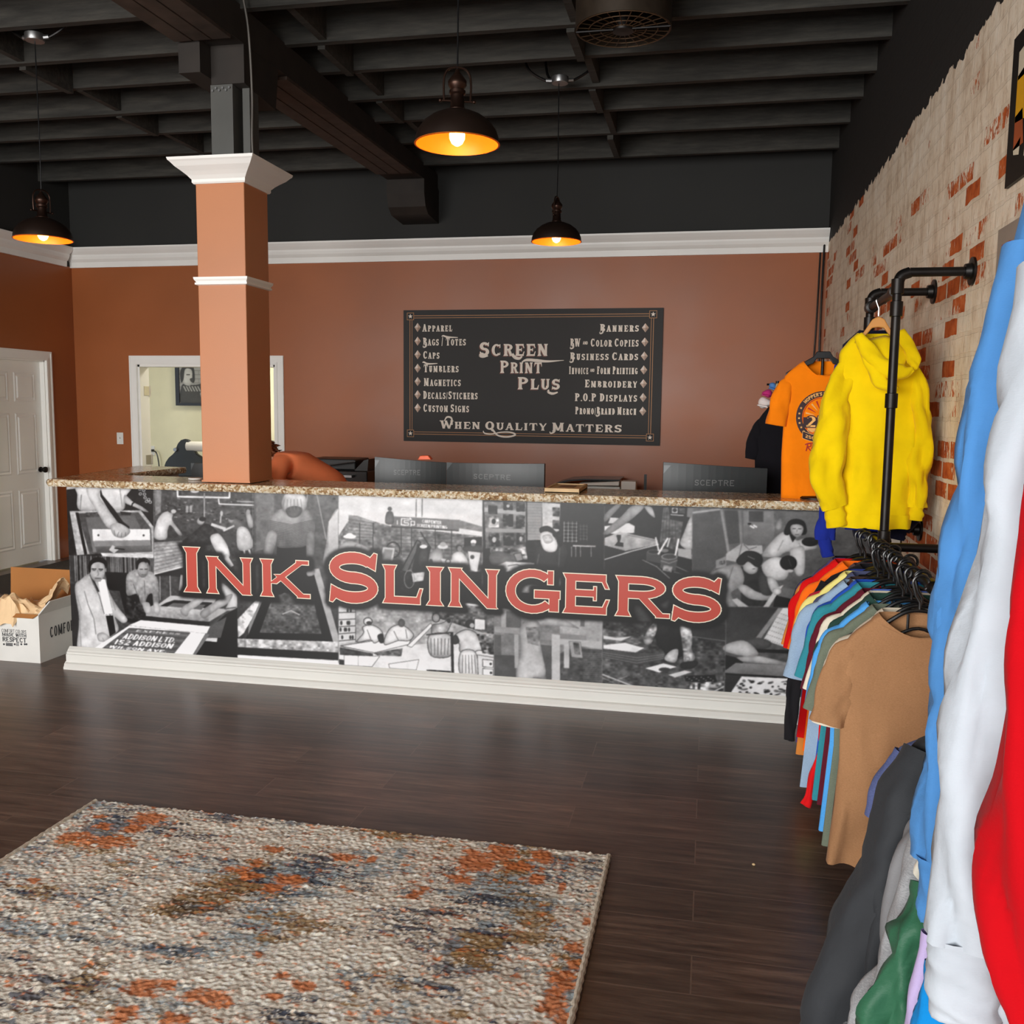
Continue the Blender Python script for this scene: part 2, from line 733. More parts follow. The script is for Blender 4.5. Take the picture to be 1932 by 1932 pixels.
# floor boards
m_, nt_, bs_ = newmat('dark_vinyl_plank_floor')
v_ = coords(nt_)
br = nt_.nodes.new('ShaderNodeTexBrick')
br.inputs['Scale'].default_value = 1.0
br.inputs['Brick Width'].default_value = 1.22
br.inputs['Row Height'].default_value = .18
br.inputs['Mortar Size'].default_value = .0022
br.inputs['Mortar Smooth'].default_value = .3
br.inputs['Color1'].default_value = (0, 0, 0, 1)
br.inputs['Color2'].default_value = (1, 1, 1, 1)
br.inputs['Mortar'].default_value = (.5, .5, .5, 1)
br.offset = .37
L(nt_, v_, br.inputs['Vector'])
sep = nt_.nodes.new('ShaderNodeSeparateColor')
L(nt_, br.outputs['Color'], sep.inputs[0])
comb = nt_.nodes.new('ShaderNodeCombineXYZ')
L(nt_, mth(nt_, 'MULTIPLY', sep.outputs[0], 37.0), comb.inputs[2])
va = nt_.nodes.new('ShaderNodeVectorMath')
va.operation = 'ADD'
L(nt_, coords(nt_, (1.3, 15, 1)), va.inputs[0])
L(nt_, comb.outputs[0], va.inputs[1])
g1 = noise(nt_, va.outputs[0], 2.2, 6, .62)
g2 = noise(nt_, va.outputs[0], 9, 4, .7)
gr = mth(nt_, 'ADD', mth(nt_, 'MULTIPLY', g1, .7), mth(nt_, 'MULTIPLY', g2, .3))
wood = ramp(nt_, gr, [(.3, lin(46, 35, 31)), (.45, lin(84, 66, 58)), (.56, lin(104, 84, 73)), (.72, lin(140, 116, 100))])
tone = mth(nt_, 'ADD', mth(nt_, 'MULTIPLY', sep.outputs[0], .5), .75)
vm = nt_.nodes.new('ShaderNodeVectorMath')
vm.operation = 'SCALE'
L(nt_, wood, vm.inputs[0])
L(nt_, tone, vm.inputs['Scale'])
seam = mixc(nt_, mth(nt_, 'MULTIPLY', br.outputs['Fac'], .6), vm.outputs[0], lin(126, 104, 90))
L(nt_, seam, bs_.inputs['Base Color'])
L(nt_, mth(nt_, 'ADD', mth(nt_, 'MULTIPLY', gr, .2), .24), bs_.inputs['Roughness'])
bs_.inputs['Specular IOR Level'].default_value = .55
bump(nt_, bs_, mth(nt_, 'SUBTRACT', mth(nt_, 'MULTIPLY', gr, .5), br.outputs['Fac']), .25, .004)
FLOORM = m_

# whitewashed brick, painted black above the paint line
m_, nt_, bs_ = newmat('whitewashed_brick')
tc = nt_.nodes.new('ShaderNodeTexCoord')
sp = nt_.nodes.new('ShaderNodeSeparateXYZ')
L(nt_, tc.outputs['Object'], sp.inputs[0])
cb = nt_.nodes.new('ShaderNodeCombineXYZ')
L(nt_, sp.outputs[1], cb.inputs[0])
L(nt_, sp.outputs[2], cb.inputs[1])
wob = nt_.nodes.new('ShaderNodeTexNoise')
wob.inputs['Scale'].default_value = 11
wob.inputs['Detail'].default_value = 4
L(nt_, cb.outputs[0], wob.inputs['Vector'])
vs_ = nt_.nodes.new('ShaderNodeVectorMath')
vs_.operation = 'MULTIPLY_ADD'
L(nt_, wob.outputs['Color'], vs_.inputs[0])
vs_.inputs[1].default_value = (.028, .018, 0)
L(nt_, cb.outputs[0], vs_.inputs[2])
bk = nt_.nodes.new('ShaderNodeTexBrick')
bk.inputs['Scale'].default_value = 1.0
bk.inputs['Brick Width'].default_value = .205
bk.inputs['Row Height'].default_value = .078
bk.inputs['Mortar Size'].default_value = .0085
bk.inputs['Mortar Smooth'].default_value = .15
bk.inputs['Color1'].default_value = (0, 0, 0, 1)
bk.inputs['Color2'].default_value = (1, 1, 1, 1)
bk.inputs['Mortar'].default_value = (0, 0, 0, 1)
L(nt_, vs_.outputs[0], bk.inputs['Vector'])
sb = nt_.nodes.new('ShaderNodeSeparateColor')
L(nt_, bk.outputs['Color'], sb.inputs[0])
big = noise(nt_, cb.outputs[0], 1.25, 2)
cbs = nt_.nodes.new('ShaderNodeMapping')
cbs.inputs['Scale'].default_value = (1, .45, 1)
L(nt_, cb.outputs[0], cbs.inputs[0])
fine = noise(nt_, cbs.outputs[0], 42, 5, .7)
hgt = mth(nt_, 'MULTIPLY', mth(nt_, 'SUBTRACT', 1.75, sp.outputs[2]), .14)
score = mth(nt_, 'ADD', mth(nt_, 'ADD', mth(nt_, 'MULTIPLY', sb.outputs[0], .52), mth(nt_, 'MULTIPLY', big, .75)),
            mth(nt_, 'ADD', mth(nt_, 'MULTIPLY', fine, .5), mth(nt_, 'ADD', hgt, -.07)))
bare = ramp(nt_, score, [(.905, (0, 0, 0)), (.94, (1, 1, 1))])
bare = mth(nt_, 'MULTIPLY', bare, mth(nt_, 'SUBTRACT', 1.0, bk.outputs['Fac']))
stain = noise(nt_, cbs.outputs[0], 7, 5, .7)
lime = ramp(nt_, stain, [(.3, lin(196, 172, 146)), (.48, lin(230, 214, 190)), (.7, lin(244, 234, 216))])
grime = ramp(nt_, noise(nt_, cbs.outputs[0], 26, 5, .75), [(.3, lin(168, 136, 110)), (.46, (1, 1, 1))])
lime = mixc(nt_, .55, lime, grime, 'MULTIPLY')
lime = mixc(nt_, mth(nt_, 'MULTIPLY', bk.outputs['Fac'], .10), lime, lin(150, 128, 108))
red = ramp(nt_, noise(nt_, cb.outputs[0], 18, 4), [(.3, lin(150, 64, 30)), (.5, lin(188, 92, 42)), (.75, lin(206, 116, 66))])
facec = mixc(nt_, bare, lime, red)
pl = mth(nt_, 'ADD', sp.outputs[2], mth(nt_, 'MULTIPLY', mth(nt_, 'SUBTRACT', wob.outputs[0], .5), .12))
blk = ramp(nt_, pl, [(.0, (0, 0, 0)), (1, (1, 1, 1))])
gt = mth(nt_, 'GREATER_THAN', pl, 2.86)
L(nt_, mixc(nt_, gt, facec, lin(42, 40, 38)), bs_.inputs['Base Color'])
bs_.inputs['Roughness'].default_value = .8
bs_.inputs['Specular IOR Level'].default_value = .25
hh = mth(nt_, 'SUBTRACT', mth(nt_, 'ADD', mth(nt_, 'MULTIPLY', wob.outputs[0], .5), mth(nt_, 'MULTIPLY', fine, .35)), mth(nt_, 'MULTIPLY', bk.outputs['Fac'], .45))
hh = mth(nt_, 'SUBTRACT', hh, mth(nt_, 'MULTIPLY', bare, .15))
bump(nt_, bs_, hh, .55, .014)
BRICKM = m_

# granite
m_, nt_, bs_ = newmat('brown_gold_granite')
v_ = coords(nt_)
vo = nt_.nodes.new('ShaderNodeTexVoronoi')
vo.inputs['Scale'].default_value = 95
L(nt_, v_, vo.inputs['Vector'])
sv_ = nt_.nodes.new('ShaderNodeSeparateColor')
L(nt_, vo.outputs['Color'], sv_.inputs[0])
flow = noise(nt_, coords(nt_, (1, 3.2, 2)), 5, 6, .65)
mixf = mth(nt_, 'ADD', mth(nt_, 'MULTIPLY', sv_.outputs[0], .55), mth(nt_, 'MULTIPLY', flow, .6))
L(nt_, ramp(nt_, mixf, [(.2, lin(52, 44, 38)), (.36, lin(128, 94, 60)), (.52, lin(176, 142, 100)), (.7, lin(216, 196, 160)), (.88, lin(242, 232, 210))]), bs_.inputs['Base Color'])
bs_.inputs['Roughness'].default_value = .16
bs_.inputs['Specular IOR Level'].default_value = .4
GRANITE = m_
m_ = GRANITE.copy()
m_.name = 'chiselled_granite_edge'
b2 = m_.node_tree.nodes['Principled BSDF']
b2.inputs['Roughness'].default_value = .55
bump(m_.node_tree, b2, noise(m_.node_tree, coords(m_.node_tree), 70, 4, .7), .8, .02)
for rp in m_.node_tree.nodes:
    if rp.bl_idname == 'ShaderNodeValToRGB':
        for e_ in rp.color_ramp.elements:
            e_.position = max(0, e_.position - .12)  # paler than the slab: window light on the edge put into its colour
GRAN_EDGE = m_


def attr_mat(name, rough, spec=.5, extra=None, grain=0.0):
    m, nt, bs = newmat(name)
    a = nt.nodes.new('ShaderNodeAttribute')
    a.attribute_name = 'print'
    c = a.outputs['Color']
    if extra:
        c = extra(nt, c, bs)
    L(nt, c, bs.inputs['Base Color'])
    bs.inputs['Roughness'].default_value = rough
    bs.inputs['Specular IOR Level'].default_value = spec
    return m


def colour_grid(name, W, H, put, rgb, mat, parent, thick=None):
    """a W x H grid of printed dots, one colour attribute per vertex (rgb is linear, H x W x 3)"""
    xs, ys = np.meshgrid(np.linspace(0, 1, W), np.linspace(0, 1, H))
    P = put(xs.ravel(), ys.ravel())
    off = np.array(wloc(parent)) if parent is not None else np.zeros(3)
    P = P - off
    me = bpy.data.meshes.new(name)
    me.vertices.add(W * H)
    me.vertices.foreach_set('co', P.astype(np.float32).ravel())
    idx = np.arange(W * H).reshape(H, W)
    q = np.stack([idx[1:, :-1], idx[1:, 1:], idx[:-1, 1:], idx[:-1, :-1]], -1).reshape(-1, 4)
    nf = len(q)
    me.loops.add(nf * 4)
    me.loops.foreach_set('vertex_index', q.ravel().astype(np.int32))
    me.polygons.add(nf)
    me.polygons.foreach_set('loop_start', np.arange(0, nf * 4, 4, dtype=np.int32))
    me.update(calc_edges=True)
    ca = me.color_attributes.new('print', 'FLOAT_COLOR', 'POINT')
    d = np.ones((W * H, 4), np.float32)
    d[:, :3] = rgb.reshape(-1, 3)
    ca.data.foreach_set('color', d.ravel())
    me.materials.append(mat)
    o = bpy.data.objects.new(name, me)
    COL.objects.link(o)
    if parent is not None:
        o.parent = parent
    return o


def s2l(a):
    a = np.clip(a, 0, 1)
    return np.where(a <= .04045, a / 12.92, ((a + .055) / 1.055) ** 2.4)


def blur(a, s):
    r = max(1, int(s * 2.5))
    k = np.exp(-.5 * (np.arange(-r, r + 1) / s) ** 2)
    k /= k.sum()
    p = np.pad(a, r, mode='edge')
    p = sum(k[i] * p[i:i + a.shape[0]] for i in range(2 * r + 1))
    return sum(k[i] * p[:, i:i + a.shape[1]] for i in range(2 * r + 1))


def fnoise(h, w, s, sx=None, seed=0):
    r = np.random.default_rng(seed)
    sx = sx or s
    gh, gw = int(h / s) + 3, int(w / sx) + 3
    g = r.standard_normal((gh, gw))
    y, x = np.arange(h) / s, np.arange(w) / sx
    yi, xi = y.astype(int), x.astype(int)
    fy, fx = (y - yi)[:, None], (x - xi)[None]
    fy, fx = fy * fy * (3 - 2 * fy), fx * fx * (3 - 2 * fx)
    a = g[yi][:, xi] * (1 - fx) + g[yi][:, xi + 1] * fx
    b = g[yi + 1][:, xi] * (1 - fx) + g[yi + 1][:, xi + 1] * fx
    return a * (1 - fy) + b * fy


# ------------------------------------------------------------------ the room
XL, XR, YB, YF, ZC = -6.1, .9, 8.3, -2.3, 3.78
ZP = 2.80            # underside of crown moulding

st = structure
st(MB().box(XL - .2, XR + .2, YF - .2, 11.2, -.12, 0).build('floor', FLOORM, origin=(0, 0, 0)))
st(MB().box(XL - .2, XR + .2, YF - .2, 11.2, ZC, ZC + .1).build('ceiling', WOODBLK))
st(MB().box(XR, XR + .22, YF - .2, YB + .15, 0, ZC).build('wall_right', BRICKM, origin=(0, 0, 0)))

# back wall with the wide opening to the office
D2L, D2R, D2T = -5.42, -3.99, 1.87
MBk = MB()
for x0, x1, z0, z1 in ((XL - .2, D2L, 0, ZP), (D2R, XR, 0, ZP), (D2L, D2R, D2T, ZP)):
    MBk.box(x0, x1, YB, YB + .13, z0, z1)
MBk.box(XL - .2, XR, YB, YB + .13, ZP, ZC, 1)
st(MBk.build('wall_back', [TERRA, BLACKP]))

# left wall with the six-panel door
D1A, D1B, D1T = 7.06, 7.86, 1.885
MBl = MB()
for y0, y1, z0, z1 in ((YF, D1A, 0, ZP), (D1B, YB, 0, ZP), (D1A, D1B, D1T, ZP)):
    MBl.box(XL - .14, XL, y0, y1, z0, z1)
MBl.box(XL - .14, XL, YF, YB, ZP, ZC, 1)
st(MBl.build('wall_left', [TERRA, BLACKP]))
# front wall round the shop windows
MBf = MB()
MBf.box(XL - .14, XR, YF - .12, YF, 0, .2).box(XL - .14, XR, YF - .12, YF, 3.2, ZC)
for x0, x1 in ((XL - .14, -5.9), (-2.4, -2.3), (.85, XR)):
    MBf.box(x0, x1, YF - .12, YF, .2, 3.2)
st(MBf.build('wall_front', TERRA))
# office shell
st(MB().box(-8.2, -3.2, 10.55, 10.65, 0, 2.75).build('wall_office_back', CREAM))
st(MB().box(-8.3, -8.2, YB + .13, 10.65, 0, 2.75).build('wall_office_left', CREAM))
st(MB().box(-3.2, -3.1, YB + .13, 10.65, 0, 2.75).build('wall_office_right', CREAM))
st(MB().box(-8.3, -3.1, YB + .14, 10.65, 2.75, 2.82).build('ceiling_office', CREAM))
st(MB().box(-8.3, XL - .2, YB + .13, 11.2, -.1, 0).build('floor_office', FLOORM))
st(MB().box(-8.2, -3.2, 10.535, 10.55, 0, .12).build('baseboard_office', WHITE))

# crown moulding
CR = [(0, 0), (.025, .0), (.028, .05), (.034, .055), (.05, .075), (.058, .10), (.06, .115), (.085, .14), (.105, .165), (.108, .18), (0, .18)]
st(MB().prism([(YB - d, ZP - .01 + h) for d, h in CR], 'x', XL, XR).build('trim_1', WHITE_LIFT))
st(MB().prism([(XL + d, ZP - .01 + h) for d, h in CR], 'y', YF, YB - .1).build('trim_2', WHITE_LIFT))
st(MB().box(XL, -5.62, YB - .02, YB, 0, .12).box(-3.8, XR, YB - .02, YB, 0, .12).build('baseboard_back', WHITE))


# ceiling timbers
def joist(y, tilt=0.0):
    z0 = 3.52 + tilt
    mb = MB().box(XL, XR, y - .024, y + .024, z0, ZC)
    st(mb.build('ceiling_joist', WOODBLK, origin=(0, y, z0)))


JY = [-1.6, -1.0, -.4, .2, .8, 1.4, 2.0, 2.6, 3.15, 3.68, 4.2, 4.72, 5.24, 5.73, 6.2, 6.71, 7.31, 7.9]
for k, y in enumerate(JY):
    joist(y, (.0, .012, -.01)[k % 3])
for xb, ys in ((-4.15, range(9, 17)), (-.8, range(9, 17)), (-2.22, range(11, 16))):
    for k in ys:
        y0, y1 = JY[k] + .024, JY[k + 1] - .024
        o = MB().box(xb - .022 + (k % 2) * .03, xb + .022 + (k % 2) * .03, y0, y1, 3.53 if k % 2 else 3.5, 3.72).build('ceiling_bridging', WOODBLK)
        st(o)

# main beam along the room, with its bolster, end corbel and post
beam = MB()
bx0, bx1 = -2.74, -2.42
beam.add([(x, y, z) for y, zb in ((YF, 3.24), (YB, 3.41)) for z in (zb, 3.53) for x in (bx0, bx1)],
         [(0, 1, 3, 2), (4, 6, 7, 5), (0, 4, 5, 1), (2, 3, 7, 6), (0, 2, 6, 4), (1, 5, 7, 3)])
st(beam.build('ceiling_beam', BEAMM))
mbp = MB()
for x0, x1 in ((-2.735, -2.64), (-2.63, -2.535), (-2.525, -2.425)):
    for y0, y1, o0, o1 in ((YF, 4.6, -.0, 0), (5.25, 7.6, 0, 0)):
        za, zb = 3.24 + .17 * (y0 - YF) / (YB - YF), 3.24 + .17 * (y1 - YF) / (YB - YF)
        t = .018
        mbp.add([(x, y, z) for y, zz in ((y0, za), (y1, zb)) for z in (zz - t, zz) for x in (x0, x1)],
                [(0, 1, 3, 2), (4, 6, 7, 5), (0, 4, 5, 1), (2, 3, 7, 6), (0, 2, 6, 4), (1, 5, 7, 3)])
st(mbp.build('beam_soffit_boards', plain('brown_black_boards', lin(70, 58, 50), .7, var=.3, vs=12)))
st(MB().box(-2.735, -2.615, 4.63, 5.16, 3.19, 3.36).build('beam_bolster', BEAMM))
st(MB().prism([(4.735, 3.36), (4.735, 3.16), (5.1, 3.13), (5.14, 3.36)], 'x', -2.612, -2.425).build('beam_bolster', BEAMM))
st(MB().prism([(YB, 3.40), (7.86, 3.40), (7.86, 3.28), (7.9, 3.18), (7.98, 3.13), (YB, 3.11)], 'x', -2.74, -2.41)
   .build('beam_corbel', BEAMM))
st(MB().box(-2.62, -2.495, 4.74, 4.87, 2.74, 3.16).box(-2.47, -2.43, 4.80, 4.9, 2.74, 3.16).build('steel_post', POSTM))
bol = MB()
for k in range(6):
    bol.lathe([(.006, -.006), (.006, 0), (0, .001)], (-2.606 + k * .019, 4.738, 3.13 + (k % 2) * .012), 8, axis='y')
st(bol.build('post_screws', STEEL))

# terracotta column standing on the counter
CX0, CX1, CY0, CY1 = -2.685, -2.41, 4.68, 4.95
colm = thing('column', 'square terracotta column with white crown cap standing at the counter front', 'column', (-2.55, 4.81, 1.08))
MB().box(CX0, CX1, CY0, CY1, 1.08, 2.72).build('shaft', TERRA_COL, colm, bevel=.004)
MB().box(CX0 - .004, CX1 + .004, CY0 - .004, CY1 + .004, 1.08, 1.09).build('base_strip', TERRA_COL, colm)


def ring_trim(prof, z):
    mb = MB()
    n = len(prof)
    vs = []
    for d, h in prof:
        vs += [(CX0 - d, CY0 - d, z + h), (CX1 + d, CY0 - d, z + h), (CX1 + d, CY1 + d, z + h), (CX0 - d, CY1 + d, z + h)]
    fs = [(i * 4 + k, i * 4 + (k + 1) % 4, (i + 1) * 4 + (k + 1) % 4, (i + 1) * 4 + k) for i in range(n - 1) for k in range(4)]
    fs += [(3, 2, 1, 0), ((n - 1) * 4, (n - 1) * 4 + 1, (n - 1) * 4 + 2, (n - 1) * 4 + 3)]
    return mb.add(vs, fs)


ring_trim([(.008, 0), (.014, .008), (.014, .022), (.02, .028), (.03, .04), (.05, .058), (.075, .078), (.092, .098), (.1, .105), (.104, .118), (.002, .119)], 2.645).build('crown_cap', WHITE_LIFT, colm)
ring_trim([(.002, 0), (.012, .004), (.012, .014), (.006, .016), (.016, .03), (.018, .042), (.002, .043)], 2.125).build('band_moulding', WHITE_LIFT, colm)


# ------------------------------------------------------------------ doors
def casing(put, a, b, top, wd, th):
    """U-shaped door casing; put(s, t, z) maps along-wall, out-of-wall, up"""
    mb = MB()
    for lo, hi, t in ((0, wd, th * .6), (.003, wd * .28, th), (wd * .8, wd - .002, th * .8)):
        for s0, s1, z0, z1 in ((a - hi, a - lo, 0, top + hi), (b + lo, b + hi, 0, top + hi), (a - lo, b + lo, top + lo, top + hi)):
            p = [put(s, d, z) for z in (z0, z1) for d in (0, t) for s in (s0, s1)]
            mb.add(p, [(0, 1, 3, 2), (4, 6, 7, 5), (0, 4, 5, 1), (2, 3, 7, 6), (0, 2, 6, 4), (1, 5, 7, 3)])
    return mb


# door 1 : closed six-panel door in the left wall
def pl_(s, d, z):
    return (XL + d, s, z)


d1 = MB()
xs = XL - .045
d1.box(xs - .03, xs, D1A, D1B, .012, D1T)
WD = D1B - D1A
dr = st(d1.build('door_1', WHITE_LIFT))
dr['label'] = 'white six-panel door with black knob in the left terracotta wall'
pn = MB()
for s0, s1 in ((.09, .365), (.435, .71)):
    s0, s1 = D1A + s0 / .8 * WD, D1A + s1 / .8 * WD
    for z0, z1 in ((.16, .70), (.84, 1.40), (1.50, 1.77)):
        z0, z1 = z0, z1
        for k, (i, h) in enumerate(((0, .006), (.03, .009))):
            a, b, c, d_ = s0 + i, s1 - i, z0 + i, z1 - i
            e = .014
            f = [(xs, a, c), (xs, b, c), (xs, b, d_), (xs, a, d_), (xs + h, a + e, c + e), (xs + h, b - e, c + e), (xs + h, b - e, d_ - e), (xs + h, a + e, d_ - e)]
            pn.add(f, [(0, 1, 5, 4), (1, 2, 6, 5), (2, 3, 7, 6), (3, 0, 4, 7)] + ([(4, 5, 6, 7)] if k else []))
            if k == 0:
                g = [(xs + h, a + e, c + e), (xs + h, b - e, c + e), (xs + h, b - e, d_ - e), (xs + h, a + e, d_ - e),
                     (xs, a + .03, c + .03), (xs, b - .03, c + .03), (xs, b - .03, d_ - .03), (xs, a + .03, d_ - .03)]
                pn.add(g, [(0, 1, 5, 4), (1, 2, 6, 5), (2, 3, 7, 6), (3, 0, 4, 7)])
pn.build('panel_moulding', WHITE_LIFT, dr)
MB().lathe([(.026, 0), (.026, .008), (.011, .012), (.010, .03), (.024, .038), (.029, .05), (.026, .062), (.012, .068), (0, .069)],
           (xs, D1B - .06, .87), 24, axis='x').build('knob', BLKMETAL, dr, smooth=True)
st(casing(pl_, D1A, D1B, D1T, .085, .022).build('door_1_casing', WHITE_LIFT))
st(MB().box(XL - .14, XL, D1A - .001, D1A + .012, 0, D1T).box(XL - .14, XL, D1B - .012, D1B + .001, 0, D1T).box(XL - .14, XL, D1A, D1B, D1T - .012, D1T).build('door_1_jamb', WHITE_LIFT))


# door 2 : wide opening in the back wall
def pb_(s, d, z):
    return (s, YB - d, z)


st(casing(pb_, D2L, D2R, D2T, .085, .022).build('door_2_casing', WHITE_LIFT))
jm = MB().box(D2L - .001, D2L + .02, YB - .002, YB + .15, 0, D2T).box(D2R - .02, D2R + .001, YB - .002, YB + .15, 0, D2T).box(D2L, D2R, YB - .002, YB + .15, D2T - .02, D2T)
st(jm.build('door_2_jamb', WHITE_LIFT))
lf = st(MB().box(D2L - .80, D2L - .02, YB + .165, YB + .20, .01, D2T - .025).build('door_2_leaf', WHITE))
for z in (.25, .95, 1.62):
    MB().box(D2L + .018, D2L + .023, YB + .06, YB + .15, z - .045, z + .045).lathe([(.007, z - .05), (.007, z + .05)], (D2L + .025, YB + .155, 0), 10).build('hinge', plain('satin_nickel', lin(196, 190, 178), .3, .7) if z == .25 else bpy.data.materials['satin_nickel'], lf)

# ------------------------------------------------------------------ the sales counter
PY = 4.66
cnt = thing('sales_counter', 'long sales counter faced with a black and white photo collage and red lettering', 'counter', (-1.3, 4.83, 0))
CB = MB().box(-3.51, .89, PY + .004, 4.92, 0, 1.036)
CB.box(-3.72, -3.47, 5.06, 5.74, 0, 1.036)
CB.build('body', plain('counter_side_white_laminate', lin(214, 210, 200), .4, var=.05), cnt)

bbp = [(0, 0), (-.062, 0), (-.062, .012), (-.05, .03), (-.042, .034), (-.036, .036), (-.036, .080), (-.03, .084), (-.03, .092), (-.022, .098), (-.016, .107), (-.012, .110), (-.002, .120), (0, .120)]
bb = MB().prism([(PY + a, b) for a, b in bbp], 'x', -3.53, .895)
bb.prism([(-3.51 + a, b) for a, b in bbp], 'y', PY, 4.9)
bb.build('base_trim', WHITE, cnt)

# ---- the printed collage, painted dot by dot in the panel's own plane
MX0, MX1, MZ0, MZ1 = -3.512, .80, .105, 1.034
MW, MH = 1366, 300


class Print:
    def __init__(self, w, h, put):
        self.a = np.full((h, w), .3)
        self.w, self.h, self.put = w, h, put
        self.org = (0, 0, 1)

    def crop(self, x, y, s):
        self.org = (x, y, s)

    def T(self, pts):
        x, y, s = self.org
        return np.array([self.put(x + a * s, y + b * s) for a, b in pts])

    def mask(self, P):
        lo = np.floor(P.min(0)).astype(int) - 1
        hi = np.ceil(P.max(0)).astype(int) + 2
        x0, y0 = max(lo[0], 0), max(lo[1], 0)
        x1, y1 = min(hi[0], self.w), min(hi[1], self.h)
        if x1 <= x0 or y1 <= y0:
            return None
        S = 3
        xs = (np.arange((x1 - x0) * S) + .5) / S + x0 - .5
        ys = (np.arange((y1 - y0) * S) + .5) / S + y0 - .5
        ins = np.zeros((len(ys), len(xs)), bool)
        n = len(P)
        for i in range(n):
            ax, ay = P[i]
            bx, by = P[(i + 1) % n]
            if ay == by:
                continue
            row = (ay > ys) != (by > ys)
            if not row.any():
                continue
            xi = (bx - ax) * (ys[row] - ay) / (by - ay) + ax
            ins[row] ^= xs[None, :] < xi[:, None]
        m = ins.reshape(y1 - y0, S, x1 - x0, S).mean((1, 3))
        return (slice(y0, y1), slice(x0, x1)), m

    def _fill(self, P, g, tex=0, alpha=1.0, seed=1, vol=0.0):
        r = self.mask(P)
        if r is None:
            return
        sl, m = r
        hh, ww = m.shape
        edge = None
        if vol and min(hh, ww) > 5:
            pd = np.pad(m, 6)
            edge = np.clip(blur(pd, max(1.2, min(4.0, min(hh, ww) / 7)))[6:-6, 6:-6] * 1.35 - .35, 0, 1)
        m = m * alpha
        if isinstance(g, tuple):
            g0, g1 = g[0], g[1]
            if len(g) > 2:
                t = np.linspace(0, 1, ww)[None]
            else:
                t = np.linspace(0, 1, hh)[:, None]
            val = g0 + (g1 - g0) * t + np.zeros((hh, ww))
        else:
            val = np.full((hh, ww), float(g))
        if tex:
            val = val + tex * fnoise(hh, ww, 3, 4, seed=seed + hh * 7 + ww) * .7 + tex * fnoise(hh, ww, 9, 9, seed=seed + ww) * .7
        if edge is not None:
            val = val * (1 - vol + vol * edge)
            val = val + (.014 * fnoise(hh, ww, 4, 4, seed=hh * 3 + ww) + .03 * fnoise(hh, ww, 16, 9, seed=hh + ww * 5)) * np.minimum(1, val * 1.6)
        self.a[sl] = self.a[sl] * (1 - m) + val * m

    def p(self, g, *c, tex=0, alpha=1.0, line=None, lw=3):
        pts = list(zip(c[::2], c[1::2]))
        self._fill(self.T(pts), g, tex, alpha)
        if line is not None:
            self.l(line, lw, *c, c[0], c[1])

    def sm(self, g, *c, tex=0, line=None, lw=3):
        """smooth closed outline"""
        pts = list(zip(c[::2], c[1::2]))
        n = len(pts)
        out = []
        for i in range(n):
            a, b, cc, d = (np.array(pts[(i + k) % n], float) for k in (-1, 0, 1, 2))
            for k in range(5):
                t = k / 5
                out.append(.5 * (2 * b + (cc - a) * t + (2 * a - 5 * b + 4 * cc - d) * t * t + (3 * b - a - 3 * cc + d) * t ** 3))
        self._fill(self.T(out), g, tex, vol=.34)
        if line is not None:
            fl = [v for q in out for v in q]
            self.l(line, lw, *fl, fl[0], fl[1])

    def e(self, g, cx, cy, rx, ry, rot=0, tex=0, ring=0):
        c, s = math.cos(math.radians(rot)), math.sin(math.radians(rot))
        pts = [(cx + rx * math.cos(t) * c - ry * math.sin(t) * s, cy + rx * math.cos(t) * s + ry * math.sin(t) * c) for t in np.linspace(0, 2 * math.pi, 22)[:-1]]
        vv = .3 if min(rx, ry) > 18 else 0
        if ring:
            self.l(g, ring, *[v for q in pts for v in q], *pts[0])
        else:
            self._fill(self.T(pts), g, tex, vol=vv)

    def l(self, g, lw, *c):
        pts = [np.array(q, float) for q in zip(c[::2], c[1::2])]
        for a, b in zip(pts[:-1], pts[1:]):
            d = b - a
            n = np.linalg.norm(d)
            if n < 1e-6:
                continue
            o = np.array([-d[1], d[0]]) / n * lw / 2
            e = d / n * lw * .2
            self._fill(self.T([a + o - e, b + o + e, b - o + e, a - o - e]), g)

    def text(self, g, s, quad, style=SANSB):
        q, wd = words(s, style)
        (ax, ay), (bx, by), (cx, cy), (dx, dy) = quad      # TL TR BR BL
        for poly in q:
            out = []
            for x, y in poly:
                u, v = x / wd, 1 - y
                tx, ty = ax + (bx - ax) * u, ay + (by - ay) * u
                lx, ly = dx + (cx - dx) * u, dy + (cy - dy) * u
                out.append((tx + (lx - tx) * v, ty + (ly - ty) * v))
            self._fill(self.T(out), g)

    def man(self, cx, cy, r, face, hair, rot=0):
        """a small head: face, hair, features"""
        self.e(face, cx, cy, r * .75, r, rot)
        self.sm(hair, cx - r * .8, cy - r * .2, cx - r * .7, cy - r * .95, cx, cy - r * 1.25, cx + r * .75, cy - r * .9, cx + r * .8, cy - r * .25, cx + r * .5, cy - r * .6, cx - r * .4, cy - r * .6)


def mput(u, v):
    p = aty(u, v, PY)
    return ((p[0] - MX0) / (MX1 - MX0) * (MW - 1), (MZ1 - p[2]) / (MZ1 - MZ0) * (MH - 1))


P = Print(MW, MH, mput)
A = (120, 900, 540 / 1932)
B = (620, 900, 540 / 1932)
C_ = (1080, 920, 480 / 1932)

